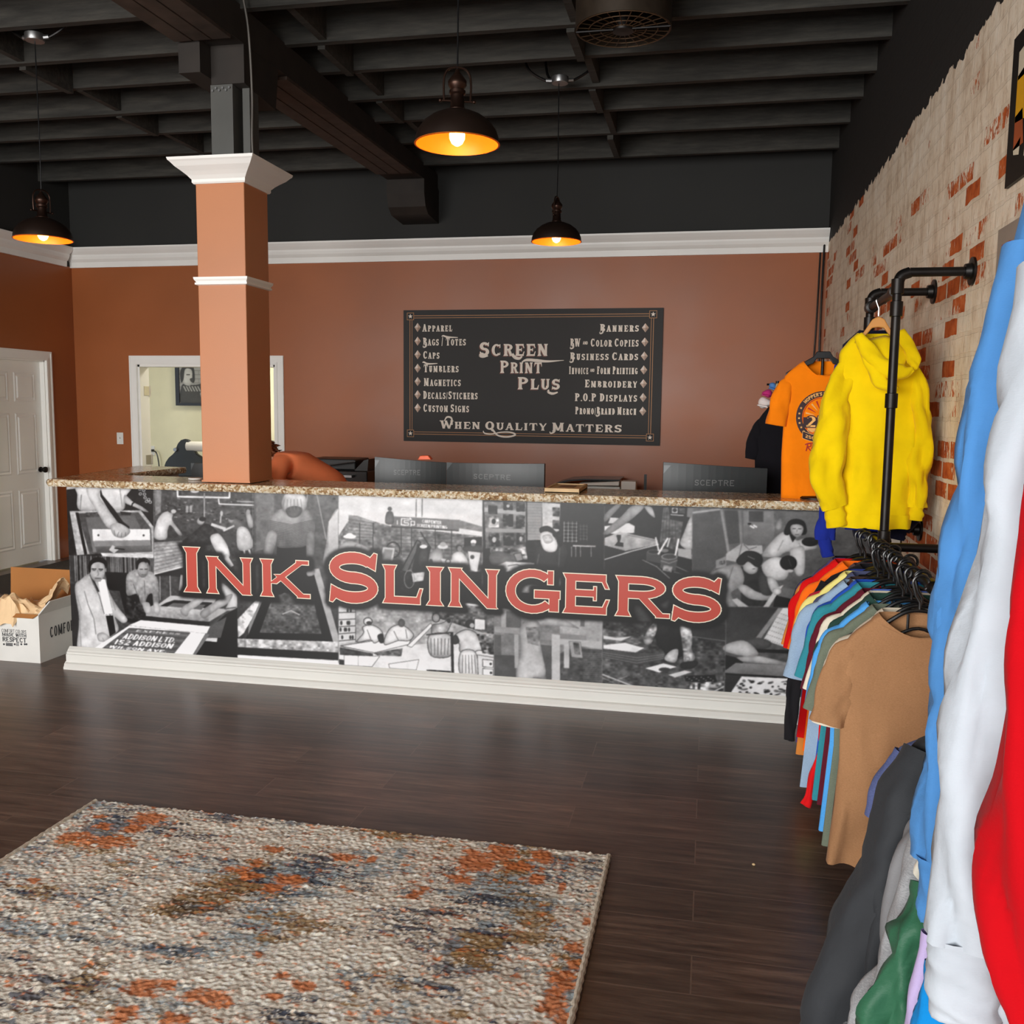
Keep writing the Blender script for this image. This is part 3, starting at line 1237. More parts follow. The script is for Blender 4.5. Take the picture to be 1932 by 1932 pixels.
# -- man's arm with a squeegee (top left)
P.crop(*A)
P.p(.13, 20, 30, 1900, 100, 1900, 1340, 20, 1200)
P.p((.10, .16), 20, 40, 602, 60, 607, 545, 20, 525, tex=.03)
P.p(.75, 20, 40, 110, 50, 105, 75, 20, 85)
P.sm((.86, .74), 105, 55, 440, 60, 415, 140, 402, 222, 250, 225, 105, 222, 92, 120)
P.l(.55, 7, 120, 120, 112, 220)
P.l(.6, 6, 380, 80, 395, 200)
for x, y in ((515, 82), (541, 90), (518, 114), (546, 116), (550, 140), (574, 152), (585, 170), (560, 165)):
    P.e(.75, x, y, 9, 8, ring=5)
P.p(.72, 40, 230, 520, 224, 607, 335, 607, 545, 250, 515, 90, 528, tex=.06)
P.p(.34, 95, 245, 505, 238, 590, 345, 598, 505, 175, 520, tex=.03)
P.p(.12, 80, 240, 100, 240, 160, 520, 140, 524)
P.p((.42, .5), 150, 272, 480, 260, 560, 430, 588, 500, 200, 508)
P.p(.25, 150, 240, 330, 232, 330, 260, 150, 268, tex=.1)
P.p(.2, 380, 232, 460, 240, 450, 258, 390, 256)
P.p(.12, 245, 60, 262, 120, 340, 215, 400, 300, 445, 336, 440, 352, 372, 312, 300, 215, 248, 130)
P.sm((.86, .76), 160, 62, 252, 66, 240, 130, 295, 210, 360, 312, 300, 345, 215, 215, 165, 130)
P.p((.92, .84), 193, 352, 582, 352, 586, 426, 198, 432)
P.p(.56, 198, 432, 586, 426, 590, 462, 212, 470)
P.p((.5, .3), 212, 470, 590, 462, 596, 505, 225, 510)
P.e(.25, 235, 393, 7, 7)
P.e(.25, 540, 394, 7, 7)
P.sm((.84, .74), 318, 325, 372, 310, 440, 348, 446, 378, 402, 410, 350, 402, 325, 370)
for a, b, c, d in ((372, 372, 362, 402), (394, 375, 388, 408), (418, 372, 418, 398), (340, 360, 348, 398)):
    P.l(.45, 4, a, b, c, d)
P.sm(.8, 415, 120, 470, 168, 530, 200, 574, 236, 540, 232, 485, 205, 412, 172)
P.l(.1, 8, 490, 162, 464, 180, 460, 200)
P.p(.8, 250, 512, 607, 522, 607, 548, 268, 545, tex=.05)
P.p(.75, 306, 492, 330, 458, 372, 490, 340, 516)
P.l(.15, 8, 345, 480, 410, 490)

# -- two men at the hand table (bottom left)
P.p(.3, 20, 527, 607, 550, 610, 660, 1172, 700, 1172, 1260, 20, 1170, tex=.04)
rr = random.Random(3)
for k in range(46):
    x = 50 + k * 12.2
    P.l(rr.choice((.12, .2, .45, .55, .62)), rr.uniform(3, 8), x, 528 + k * .5, x + 6, 700 + k * 1.5)
P.p((.14, .1), 280, 640, 610, 655, 615, 800, 300, 760)
P.p(.12, 370, 740, 640, 760, 640, 1000, 430, 980)
P.p(.22, 40, 720, 100, 720, 100, 1165, 55, 1165)
P.sm((.74, .82), 75, 745, 118, 690, 175, 652, 235, 670, 275, 695, 320, 800, 372, 885, 432, 962, 395, 985, 345, 945, 372, 1030, 310, 1085, 300, 1120, 200, 1170, 95, 1165, 104, 960)
P.p(.95, 232, 690, 280, 690, 330, 920, 276, 932, 252, 800)
P.p((.12, .18), 283, 926, 332, 926, 352, 1050, 312, 1078)
P.l(.4, 5, 178, 662, 200, 720, 240, 800, 275, 925)
P.l(.2, 12, 182, 658, 236, 772)
P.l(.55, 6, 140, 770, 165, 860, 205, 960, 218, 1060)
P.l(.6, 5, 110, 960, 118, 1150)
P.l(.62, 5, 90, 800, 120, 900)
P.l(.6, 5, 330, 830, 350, 900)
P.l(.9, 8, 285, 932, 330, 930)
P.l(.2, 4, 310, 925, 322, 945)
P.e((.78, .66), 228, 632, 52, 76)
P.p(.62, 190, 670, 262, 680, 250, 706, 222, 706)
P.sm(.07, 172, 640, 168, 590, 205, 546, 262, 545, 292, 578, 284, 618, 276, 590, 240, 574, 205, 580, 186, 600, 182, 640)
for a, b in ((205, 630), (252, 632)):
    P.l(.12, 6, a - 14, b - 10, a + 14, b - 9)
    P.l(.25, 5, a - 9, b, a + 9, b)
P.l(.5, 5, 230, 630, 236, 662, 226, 664)
P.l(.35, 5, 212, 684, 252, 686)
P.sm(.76, 228, 1062, 270, 1050, 314, 1085, 300, 1098, 270, 1112, 236, 1104)
P.l(.5, 3, 262, 1085, 275, 1108)
P.sm((.7, .58), 430, 655, 490, 622, 560, 632, 612, 652, 640, 720, 642, 852, 606, 852, 598, 790, 570, 800, 545, 862, 518, 850, 498, 790, 430, 800, 420, 720, tex=.05)
P.l(.4, 4, 545, 700, 550, 800)
P.l(.42, 5, 470, 720, 500, 800)
P.e((.72, .58), 535, 626, 38, 54)
P.sm(.1, 490, 620, 496, 566, 545, 544, 582, 568, 580, 600, 568, 578, 530, 572, 508, 586, 500, 618)
P.l(.2, 5, 515, 622, 534, 624)
P.l(.2, 5, 548, 622, 566, 622)
P.l(.4, 5, 526, 660, 556, 660)
P.p(.18, 425, 806, 520, 852, 545, 900, 555, 970, 420, 950, tex=.12)
P.l(.7, 5, 650, 660, 652, 830)
P.l(.7, 6, 718, 660, 722, 800)
P.p(.68, 556, 892, 600, 866, 1095, 890, 1102, 905, 985, 975, 555, 938)
P.p(.74, 650, 852, 722, 800, 1030, 822, 995, 905, 600, 880)
P.p(.14, 690, 850, 748, 830, 1005, 848, 980, 885, 650, 872)
P.p(.42, 700, 872, 740, 850, 960, 862, 930, 896)
P.p((.72, .6), 588, 882, 985, 902, 980, 976, 556, 938, tex=.05)
P.sm(.77, 530, 846, 578, 850, 588, 912, 556, 922, 536, 880)
P.sm(.77, 606, 846, 640, 850, 652, 908, 616, 918)
P.sm(.8, 1070, 716, 1150, 780, 1172, 800, 1172, 882, 1092, 902, 1112, 835, 1060, 780)
P.sm((.82, .7), 965, 760, 930, 795, 800, 880, 795, 922, 832, 942, 852, 902, 902, 872, 968, 812)
P.sm((.76, .66), 1140, 788, 1058, 822, 960, 880, 920, 922, 946, 956, 986, 932, 1042, 892, 1112, 850)
P.l(.3, 6, 1085, 890, 1165, 880)
P.p(.07, 1088, 930, 1172, 884, 1172, 1240, 860, 1215, 955, 1060)
P.p(.38, 985, 1008, 1102, 942, 1062, 1085, 940, 1088)
P.p(.82, 942, 1086, 1040, 1086, 1035, 1114, 942, 1106)
P.p(.16, 430, 990, 560, 940, 985, 980, 985, 1010, 520, 968)
P.p(.93, 438, 1002, 520, 966, 988, 1008, 966, 1056)
P.p(.93, 195, 1164, 440, 1004, 958, 1056, 862, 1218, 738, 1206, 240, 1168)
P.p(.40, 245, 1167, 442, 1018, 858, 1050, 735, 1206)
for k in range(9):
    t = k / 8.5
    xa, ya = 442 + (245 - 442) * t, 1018 + (1167 - 1018) * t
    xb, yb = 858 + (735 - 858) * t, 1050 + (1206 - 1050) * t
    P.l(.5 if k % 2 else .33, 7, xa + 8, ya + 4, xb - 8, yb + 2)
P.text(.8, 'EXPRESS', ((500, 1030), (790, 1054), (784, 1066), (486, 1043)))
P.text(.97, 'ADDISON LTD.', ((418, 1056), (768, 1086), (748, 1120), (392, 1092)))
P.text(.97, '152 ADDISON', ((358, 1096), (748, 1126), (728, 1158), (338, 1128)))
P.text(.95, 'WILSON AVE.', ((316, 1136), (702, 1170), (690, 1186), (300, 1152)))
P.text(.95, 'EXPRESS', ((330, 1158), (640, 1182), (630, 1198), (318, 1176)))
P.p(.5, 960, 1058, 985, 1062, 880, 1222, 862, 1218)

# -- the long print table
P.p((.34, .24), 605, 70, 1286, 100, 1286, 560, 1172, 700, 610, 655, tex=.05)
P.p(.52, 612, 72, 660, 74, 656, 240, 620, 260, tex=.04)
for k in range(60):
    x, y = rr.uniform(670, 1280), rr.uniform(140, 290)
    P.p(rr.choice((.15, .18, .45, .6)), x, y, x + rr.uniform(6, 26), y, x + rr.uniform(6, 26), y + rr.uniform(3, 12), x, y + 6)
for x in (825, 850):
    P.p(.62, x, 195, x + 18, 195, x + 18, 240, x, 238)
P.l(.88, 12, 768, 82, 770, 132, 1120, 140, 1120, 96)
P.l(.86, 9, 1046, 148, 1050, 182, 1282, 190)
P.l(.75, 6, 1170, 164, 1282, 168)
P.l(.62, 9, 950, 110, 950, 285)
P.e(.86, 886, 96, 30, 11)
P.sm((.86, .8), 622, 320, 655, 255, 702, 230, 738, 250, 735, 295, 800, 385, 775, 390, 722, 325, 702, 360, 692, 420, 612, 412)
P.e(.32, 732, 216, 33, 27, tex=.05)
P.e(.75, 742, 232, 18, 14)
P.p(.3, 690, 412, 1180, 396, 1120, 470, 800, 505)
P.p((.62, .7), 610, 442, 800, 430, 822, 500, 815, 602, 610, 652, tex=.06)
for k in range(8):
    P.l(.45, 4, 612, 450 + k * 26, 815, 436 + k * 20)
P.l(.85, 9, 612, 656, 806, 606)
P.p(.18, 615, 662, 800, 615, 800, 660, 620, 670)
P.sm(.2, 800, 445, 870, 380, 962, 315, 1040, 375, 1005, 452, 900, 462, tex=.05)
P.e(.72, 925, 298, 26, 24)
P.e(.15, 938, 284, 24, 15)
P.sm(.85, 988, 412, 1040, 380, 1082, 422, 1112, 480, 1118, 542, 1050, 532)
P.l(.8, 20, 1000, 320, 1090, 350)
P.l(.78, 32, 1090, 530, 1132, 600)
P.sm(.45, 1118, 312, 1160, 280, 1208, 310, 1222, 352, 1150, 352)
P.e(.6, 1130, 290, 20, 22)
P.e(.3, 1136, 276, 22, 14)
P.sm((.86, .76), 1172, 350, 1242, 350, 1278, 470, 1182, 492)
P.l(.8, 12, 1218, 495, 1226, 538)
P.l(.8, 12, 1252, 492, 1266, 538)
P.l(.78, 14, 1080, 362, 1150, 330)
P.sm(.7, 1230, 240, 1262, 250, 1282, 330, 1250, 340)
P.e(.6, 1246, 236, 14, 18)
P.e(.75, 1066, 246, 10, 18)
P.l(.72, 10, 1062, 262, 1058, 310)
P.p(.7, 790, 660, 806, 662, 800, 768, 778, 766)

# -- fair-haired printer in a striped shirt
P.p((.42, .2), 1286, 98, 1860, 120, 1860, 1300, 1172, 1232, 1172, 700, 1286, 560, tex=.03)
P.p(.55, 1300, 100, 1420, 104, 1420, 470, 1300, 500, tex=.03, alpha=.5)
P.l(.62, 9, 1648, 110, 1636, 200)
P.l(.6, 8, 1710, 118, 1772, 420)
P.e(.1, 1826, 146, 10, 7)
P.p(.1, 1440, 455, 1642, 455, 1655, 610, 1700, 760, 1400, 770, 1440, 600)
P.sm((.66, .46), 1388, 292, 1470, 214, 1560, 262, 1642, 220, 1692, 300, 1690, 385, 1642, 392, 1640, 462, 1545, 478, 1440, 470, 1438, 392, 1384, 372)
for k in range(16):
    P.l(.28, 3.5, 1392, 296 + k * 11, 1540, 322 + k * 10, 1690, 290 + k * 11)
P.sm((.7, .5), 1384, 368, 1442, 392, 1402, 542, 1364, 545, 1350, 480)
P.sm((.6, .42), 1642, 390, 1690, 382, 1690, 520, 1652, 602, 1638, 560)
P.sm((.84, .62), 1470, 180, 1500, 112, 1560, 98, 1625, 125, 1642, 190, 1612, 238, 1560, 250, 1500, 238)
P.sm(.42, 1502, 215, 1560, 195, 1612, 215, 1590, 262, 1545, 275, 1512, 258)
for k in range(6):
    P.l(.5, 4, 1490 + k * 22, 150, 1480 + k * 26, 225)
P.sm((.82, .7), 1792, 300, 1860, 220, 1860, 520, 1802, 542, 1758, 600, 1752, 560, 1775, 430, tex=.03)
P.l(.5, 6, 1800, 330, 1790, 520)
P.p(.1, 1230, 1090, 1345, 820, 1690, 640, 1830, 1115)
P.p(.82, 1174, 960, 1328, 800, 1346, 822, 1216, 1055, 1178, 1085, tex=.12)
P.p(.7, 1680, 620, 1725, 618, 1860, 1090, 1860, 1130, 1818, 1110)
P.p(.55, 1250, 1000, 1330, 830, 1345, 830, 1245, 1070)
P.p((.5, .3), 1402, 832, 1490, 780, 1692, 852, 1742, 1060, 1322, 1052, tex=.08)
P.p(.36, 1415, 800, 1540, 780, 1580, 860, 1400, 880, tex=.05)
P.l(.72, 9, 1478, 925, 1536, 902, 1592, 930)
P.p((.8, .66), 1174, 1090, 1860, 1112, 1860, 1185, 1176, 1148, tex=.12)
P.p(.12, 1176, 1150, 1860, 1188, 1860, 1240, 1176, 1202)
P.p(.92, 1174, 1200, 1860, 1238, 1860, 1300, 1174, 1240)
P.sm(.7, 1640, 640, 1690, 620, 1690, 660, 1650, 670)

# -- the outdoor printers' cart
P.crop(*B)
P.p((.82, .9), 66, 112, 1042, 150, 1036, 900, 66, 800)
P.p(.5, 880, 290, 1036, 335, 1036, 370, 880, 345, tex=.05)
P.p((.5, .34), 130, 300, 200, 270, 430, 335, 1036, 400, 1036, 860, 66, 800, 66, 400, tex=.10)
P.p(.55, 134, 256, 196, 262, 300, 300, 300, 420, 134, 420, tex=.06)
for k in range(6):
    P.l(.3, 3, 134, 285 + k * 24, 300, 310 + k * 20)
for k in range(7):
    P.l(.3, 3, 440, 365 + k * 26, 900, 395 + k * 26)
for x in (210, 300, 490, 560, 720, 830):
    P.l(.2, 5, x, 310, x, 520)
P.p(.46, 430, 265, 886, 290, 880, 358, 424, 330)
P.p(.2, 424, 330, 880, 358, 880, 366, 424, 340)
P.l(.95, 6, 492, 280, 560, 286, 548, 276)
P.l(.95, 7, 492, 280, 490, 322, 520, 325)
P.l(.95, 6, 545, 296, 510, 294, 510, 308, 540, 310, 540, 325, 512, 324)
P.l(.95, 6, 556, 332, 556, 298, 580, 300, 580, 325, 556, 322)
P.l(.95, 5, 464, 292, 464, 320)
P.text(.97, 'CARPENTER', ((632, 286), (762, 298), (762, 320), (632, 308)))
P.text(.97, 'SCREEN PRINTING', ((597, 315), (800, 329), (800, 350), (597, 336)))
P.l(.3, 5, 592, 150, 590, 268)
P.l(.3, 5, 632, 148, 630, 270)
P.e(.35, 413, 215, 15, 14)
P.sm(.4, 392, 240, 432, 238, 438, 312, 384, 312)
P.e(.92, 142, 402, 44, 14)
P.e(.92, 142, 392, 24, 14)
P.sm(.78, 78, 462, 140, 432, 178, 440, 262, 478, 262, 530, 76, 530)
P.e(.75, 200, 470, 26, 20)
P.e(.16, 435, 492, 46, 52, ring=9)
P.l(.2, 4, 395, 470, 480, 515)
P.p(.78, 365, 470, 450, 478, 432, 582, 345, 570, line=.3)
P.p(.58, 378, 486, 434, 492, 418, 568, 360, 558)
P.p(.4, 598, 425, 622, 440, 532, 642, 488, 632, line=.1, lw=6)
P.p(.14, 600, 450, 690, 470, 660, 640, 560, 640)
P.e(.85, 640, 470, 26, 14)
P.sm(.3, 620, 500, 665, 490, 660, 600, 610, 590)
P.l(.15, 8, 620, 370, 690, 480)
P.sm(.7, 700, 500, 762, 488, 765, 600, 680, 592)
P.e(.85, 770, 470, 36, 16)
P.e(.7, 772, 454, 22, 16)
P.sm(.35, 700, 560, 700, 620, 660, 610, 680, 560)
P.e(.3, 880, 478, 22, 24)
P.e(.55, 884, 484, 16, 18)
P.sm(.9, 838, 522, 902, 510, 942, 592, 842, 602)
P.p(.14, 915, 410, 1036, 405, 1036, 470, 915, 470)
P.sm(.32, 915, 470, 1028, 462, 1032, 512, 918, 502)
P.e(.9, 978, 438, 20, 17)
P.e(.5, 976, 456, 16, 12)
P.p(.84, 758, 550, 872, 568, 932, 612, 780, 614)
P.e(.3, 806, 570, 16, 14, ring=5)
P.p(.84, 940, 500, 1026, 510, 1002, 645, 958, 625)
P.e(.3, 970, 540, 14, 14)
P.p((.12, .16), 470, 640, 1036, 640, 1036, 860, 470, 800, tex=.04)
P.p(.82, 560, 650, 650, 640, 640, 700, 570, 710, tex=.05)
P.e(.6, 545, 690, 34, 60, ring=5)
P.p((.18, .24), 66, 560, 340, 560, 340, 800, 66, 800, tex=.05)
P.p((.85, .7), 0, 300, 66, 215, 66, 530, 0, 545)

# -- old engraving of a print shop
P.p((.6, .76), 66, 800, 1118, 880, 1118, 1360, 70, 1300, tex=.07)
P.p((.42, .3), 700, 860, 1118, 880, 1118, 1062, 1040, 1050, 840, 985, 700, 940, tex=.14)
P.p(.82, 66, 850, 182, 855, 182, 1115, 70, 1125)
for k in range(5):
    P.l(.25, 5, 70, 915 + k * 48, 182, 912 + k * 46)
for k in range(14):
    x, y = rr.uniform(75, 170), rr.choice((900, 985, 1030, 1082))
    P.e(.2, x, y, 7, 14)
P.l(.3, 4, 182, 860, 182, 1112)
P.p((.86, .9), 70, 1180, 820, 1110, 1118, 1200, 1118, 1360, 70, 1300)
P.p(.92, 80, 1140, 300, 1106, 560, 1090, 540, 1130, 310, 1186, line=.2)
P.p(.3, 76, 1150, 300, 1190, 300, 1214, 76, 1200, tex=.08)
P.p(.45, 300, 1188, 500, 1155, 490, 1210, 330, 1205, tex=.12)
P.sm(.92, 230, 1012, 290, 998, 350, 1030, 366, 1080, 312, 1122, 282, 1100, 190, 1114, 236, 1052, line=.15)
P.e(.86, 265, 975, 28, 25)
P.e(.15, 265, 975, 29, 26, ring=4)
P.e(.25, 272, 985, 18, 12)
P.l(.3, 4, 260, 1030, 285, 1095)
P.sm(.2, 330, 1070, 366, 1060, 372, 1115, 345, 1118)
P.sm(.9, 390, 1060, 432, 1010, 500, 1000, 572, 1060, 545, 1104, 470, 1105, 378, 1132, line=.15)
P.e(.42, 492, 985, 24, 28)
P.l(.35, 4, 440, 1040, 470, 1100)
P.l(.35, 4, 520, 1030, 530, 1090)
P.p(.9, 530, 1140, 690, 985, 702, 1005, 560, 1150, line=.3)
P.sm(.72, 700, 1000, 760, 988, 832, 958, 802, 1042, 762, 1062, 700, 1062, line=.15, tex=.06)
P.sm((.84, .7), 680, 1068, 822, 1068, 826, 1205, 690, 1205, line=.15)
for k in range(6):
    P.l(.3, 4, 690 + k * 24, 1090, 694 + k * 22, 1200)
P.e(.62, 725, 950, 25, 28)
P.e(.2, 725, 950, 26, 30, ring=5)
P.l(.25, 9, 660, 1065, 826, 1050)
P.e(.2, 812, 970, 14, 16)
P.sm(.84, 860, 1060, 930, 1030, 1000, 1058, 1042, 1160, 1002, 1172, 982, 1182, 890, 1182, 880, 1120, 830, 1102, line=.12)
P.sm(.25, 830, 1100, 860, 1064, 884, 1110, 850, 1130)
P.e(.2, 955, 992, 33, 30)
P.e(.7, 968, 1002, 16, 16)
P.sm((.92, .84), 892, 1182, 990, 1182, 1008, 1335, 890, 1332, line=.15)
for k in range(5):
    P.l(.35, 4, 905 + k * 20, 1200, 902 + k * 23, 1325)
P.p(.84, 1004, 1200, 1118, 1218, 1118, 1352, 1010, 1345, line=.2)
P.p(.88, 1040, 1230, 1110, 1238, 1110, 1286, 1040, 1280, line=.15)
P.p(.88, 1040, 1292, 1110, 1298, 1110, 1345, 1040, 1338, line=.15)
P.e(.1, 1094, 1262, 8, 8)
P.e(.1, 1096, 1322, 8, 8)
P.p(.4, 1000, 1060, 1118, 1062, 1118, 1200, 1040, 1190, tex=.25)
P.p(.86, 985, 955, 1056, 962, 1056, 1032, 985, 1030, line=.2)
P.l(.16, 18, 832, 1050, 838, 1335)
P.p(.93, 105, 1202, 345, 1210, 292, 1282, 105, 1268, line=.3)
P.l(.4, 3, 200, 1208, 200, 1275)
P.p(.9, 405, 1262, 610, 1232, 592, 1302, 412, 1290, line=.3)
P.p(.25, 660, 1300, 825, 1310, 825, 1332, 665, 1322, tex=.1)
P.p(.2, 70, 1230, 104, 1235, 104, 1270, 70, 1265)

# -- nun at the drying line
P.p((.16, .10), 1042, 150, 1868, 190, 1862, 960, 1042, 900, tex=.03)
P.p((.5, .4), 1048, 165, 1332, 168, 1332, 475, 1060, 482, tex=.08)
P.p(.68, 1050, 205, 1330, 232, 1330, 258, 1050, 235)
P.p(.62, 1060, 345, 1330, 352, 1330, 376, 1060, 372)
for x, y, ww, hh in ((1078, 190, 60, 60), (1180, 170, 62, 52), (1268, 172, 56, 60), (1080, 260, 70, 80), (1178, 250, 66, 84), (1266, 262, 58, 84), (1082, 378, 72, 90), (1180, 378, 70, 84), (1270, 378, 54, 78)):
    P.p(rr.choice((.16, .2, .6)), x, y, x + ww, y + 3, x + ww, y + hh, x, y + hh, tex=.22)
    P.e(rr.choice((.75, .12)), x + ww * .5, y + hh * .5, ww * .2, hh * .22)
P.p(.5, 1090, 480, 1330, 470, 1345, 560, 1090, 545, tex=.22)
P.p(.6, 1340, 168, 1442, 172, 1436, 425, 1342, 428)
for k in range(12):
    P.l(.5, 3, 1342, 185 + k * 20, 1440, 187 + k * 20)
P.p(.76, 1442, 170, 1565, 180, 1552, 430, 1442, 410, tex=.05)
for y in (205, 290, 365):
    P.p(.2, 1512, y, 1560, y + 3, 1558, y + 62, 1512, y + 58, tex=.25)
P.p((.12, .09), 1572, 185, 1868, 192, 1864, 640, 1575, 620, tex=.02)
for k in range(4):
    P.l(.7, 5, 1590 + k * 28, 300, 1588 + k * 28, 440)
for k in range(6):
    P.l(.66, 4, 1585, 312 + k * 24, 1680, 314 + k * 24)
for k in range(3):
    P.l(.5, 4, 1700 + k * 22, 320, 1700 + k * 22, 430)
for k in range(5):
    P.l(.42, 4, 1690, 330 + k * 22, 1745, 332 + k * 22)
P.l(.74, 10, 1650, 464, 1802, 468)
for x in (1640, 1668, 1700, 1772):
    P.l(.6, 6, x, 470, x, 540)
P.sm(.45, 1085, 530, 1140, 500, 1270, 535, 1300, 560, 1180, 600, 1100, 590)
P.p(.8, 1130, 600, 1200, 570, 1390, 580, 1380, 625, 1170, 642, tex=.04)
P.l(.35, 5, 1210, 600, 1270, 590, 1330, 610)
P.p(.55, 1250, 520, 1300, 510, 1312, 560, 1270, 570, line=.15)
P.sm((.26, .18), 1388, 560, 1392, 510, 1430, 465, 1470, 480, 1560, 430, 1612, 498, 1600, 560, 1570, 642, 1500, 655, 1440, 642, 1402, 622)
P.sm(.16, 1426, 345, 1478, 330, 1525, 360, 1580, 440, 1560, 470, 1530, 400, 1480, 368, 1432, 378)
P.sm(.95, 1434, 378, 1490, 372, 1542, 440, 1536, 495, 1498, 508, 1455, 492, 1432, 440)
P.sm(.84, 1444, 398, 1490, 388, 1516, 420, 1500, 445, 1462, 446)
P.l(.6, 4, 1458, 412, 1474, 412)
P.l(.6, 4, 1490, 410, 1504, 412)
P.l(.65, 4, 1470, 435, 1490, 434)
P.l(.4, 6, 1560, 480, 1552, 620)
P.l(.4, 6, 1420, 520, 1405, 600)
P.e(.82, 1396, 616, 16, 12)
P.p(.75, 1535, 630, 1566, 628, 1568, 760, 1520, 760)
P.p(.55, 1300, 720, 1570, 740, 1560, 790, 1300, 780, tex=.06)

# -- figure in a pale apron among frames
P.p((.54, .5), 1116, 880, 1868, 960, 1846, 1412, 1116, 1360, tex=.03)
P.p(.66, 1560, 955, 1868, 965, 1848, 1165, 1562, 1120, tex=.03)
P.p(.4, 1118, 1062, 1164, 1064, 1166, 1210, 1118, 1205)
P.p(.34, 1118, 1200, 1265, 1205, 1265, 1360, 1118, 1358)
P.p(.68, 1166, 900, 1196, 905, 1196, 1020, 1166, 1020)
P.p(.4, 1200, 905, 1300, 915, 1300, 1020, 1200, 1015)
P.p(.62, 1118, 1008, 1300, 1022, 1300, 1062, 1118, 1046)
P.p(.68, 1252, 1062, 1282, 1064, 1282, 1290, 1256, 1290)
P.p(.56, 1420, 1045, 1740, 1070, 1740, 1120, 1420, 1098)
P.p((.35, .3), 1562, 1190, 1640, 1150, 1846, 1166, 1846, 1412, 1562, 1388, tex=.05)
for k in range(16):
    P.l(.46, 3, 1720, 1190 + k * 13, 1846, 1192 + k * 13)
P.p(.36, 1430, 1130, 1510, 1140, 1510, 1380, 1470, 1370, 1450, 1250)
P.p(.76, 1506, 1060, 1562, 1066, 1562, 1392, 1506, 1386)
P.p(.72, 1560, 1092, 1845, 1110, 1845, 1152, 1560, 1130)
P.p(.74, 1588, 1130, 1625, 1130, 1625, 1292, 1588, 1288)
P.p(.66, 1622, 1110, 1700, 1112, 1716, 1222, 1640, 1216, line=.4)
P.p(.35, 1650, 1118, 1690, 1120, 1700, 1200, 1660, 1195, tex=.1)
P.p(.42, 1700, 960, 1728, 962, 1728, 1010, 1700, 1008)
P.sm(.72, 1320, 975, 1500, 930, 1690, 1020, 1610, 1010, 1440, 1000, 1340, 1000)
P.sm((.7, .78), 1288, 1030, 1340, 972, 1422, 985, 1432, 1140, 1465, 1335, 1385, 1350, 1372, 1372, 1268, 1368, 1300, 1150)
P.p(.54, 1330, 1012, 1426, 1012, 1426, 1142, 1345, 1122, tex=.08)

# -- arms over paint cans
P.crop(*C_)
P.p((.13, .1), 240, 120, 920, 150, 912, 720, 238, 660, tex=.02)
P.p(.8, 288, 226, 352, 230, 345, 272, 270, 272)
P.p(.86, 245, 292, 430, 268, 474, 292, 470, 345, 300, 352, 245, 330)
P.sm((.66, .56), 245, 205, 330, 128, 372, 130, 292, 222, 245, 262)
P.sm((.7, .54), 372, 215, 452, 138, 548, 140, 462, 232, 302, 342, 244, 358, 244, 330)
P.sm(.78, 545, 142, 602, 150, 628, 228, 585, 202)
P.p((.76, .62), 244, 382, 362, 335, 645, 395, 652, 430, 402, 482, 244, 440, tex=.04)
P.l(.35, 4, 420, 360, 640, 405)
P.p(.06, 335, 360, 368, 360, 368, 380, 358, 415, 386, 420, 386, 450, 320, 440, 345, 410)
P.p(.1, 244, 440, 402, 482, 652, 430, 652, 460, 244, 560)
P.l(.8, 9, 244, 546, 460, 480, 655, 432)
P.l(.75, 6, 390, 498, 455, 480)
P.p((.46, .3), 690, 150, 730, 148, 742, 240, 842, 260, 800, 485, 660, 430, tex=.08)
for k in range(5):
    P.l(.2, 3, 700 + k * 20, 160, 680 + k * 26, 430)
P.p(.09, 738, 142, 882, 148, 872, 232, 740, 216)
P.p(.8, 755, 152, 800, 154, 800, 195, 755, 193)
P.e(.1, 777, 172, 16, 14)
for k in range(4):
    P.l(.7, 4, 810, 160 + k * 10, 855, 162 + k * 10)
P.l(.8, 8, 745, 205, 845, 212)
P.p(.5, 872, 150, 916, 152, 916, 230, 868, 222)
P.sm(.78, 850, 330, 890, 232, 912, 240, 912, 462, 818, 432, tex=.05)
P.p(.66, 800, 460, 905, 470, 905, 545, 800, 520)
P.p(.13, 525, 605, 560, 535, 905, 600, 908, 690, 700, 700, 520, 650)
P.l(.75, 5, 530, 548, 640, 600, 700, 655, 740, 690)
P.p(.28, 562, 490, 672, 490, 668, 575, 560, 555)
P.e(.5, 618, 488, 52, 19)
P.e(.16, 618, 488, 42, 13)
P.p(.34, 672, 525, 800, 528, 785, 635, 666, 610)
P.e(.62, 736, 524, 64, 25)
P.e(.26, 736, 524, 52, 18)
P.l(.6, 5, 670, 555, 735, 575, 798, 552)
P.p(.7, 692, 588, 760, 600, 752, 645, 684, 628, tex=.2)
P.e(.48, 700, 478, 32, 15)
P.l(.86, 13, 632, 378, 655, 478)
P.l(.88, 15, 724, 384, 652, 505)
P.l(.8, 12, 740, 384, 720, 450)
P.l(.9, 15, 806, 390, 782, 512)
P.l(.7, 5, 790, 600, 880, 640)
P.l(.6, 5, 770, 640, 850, 660)

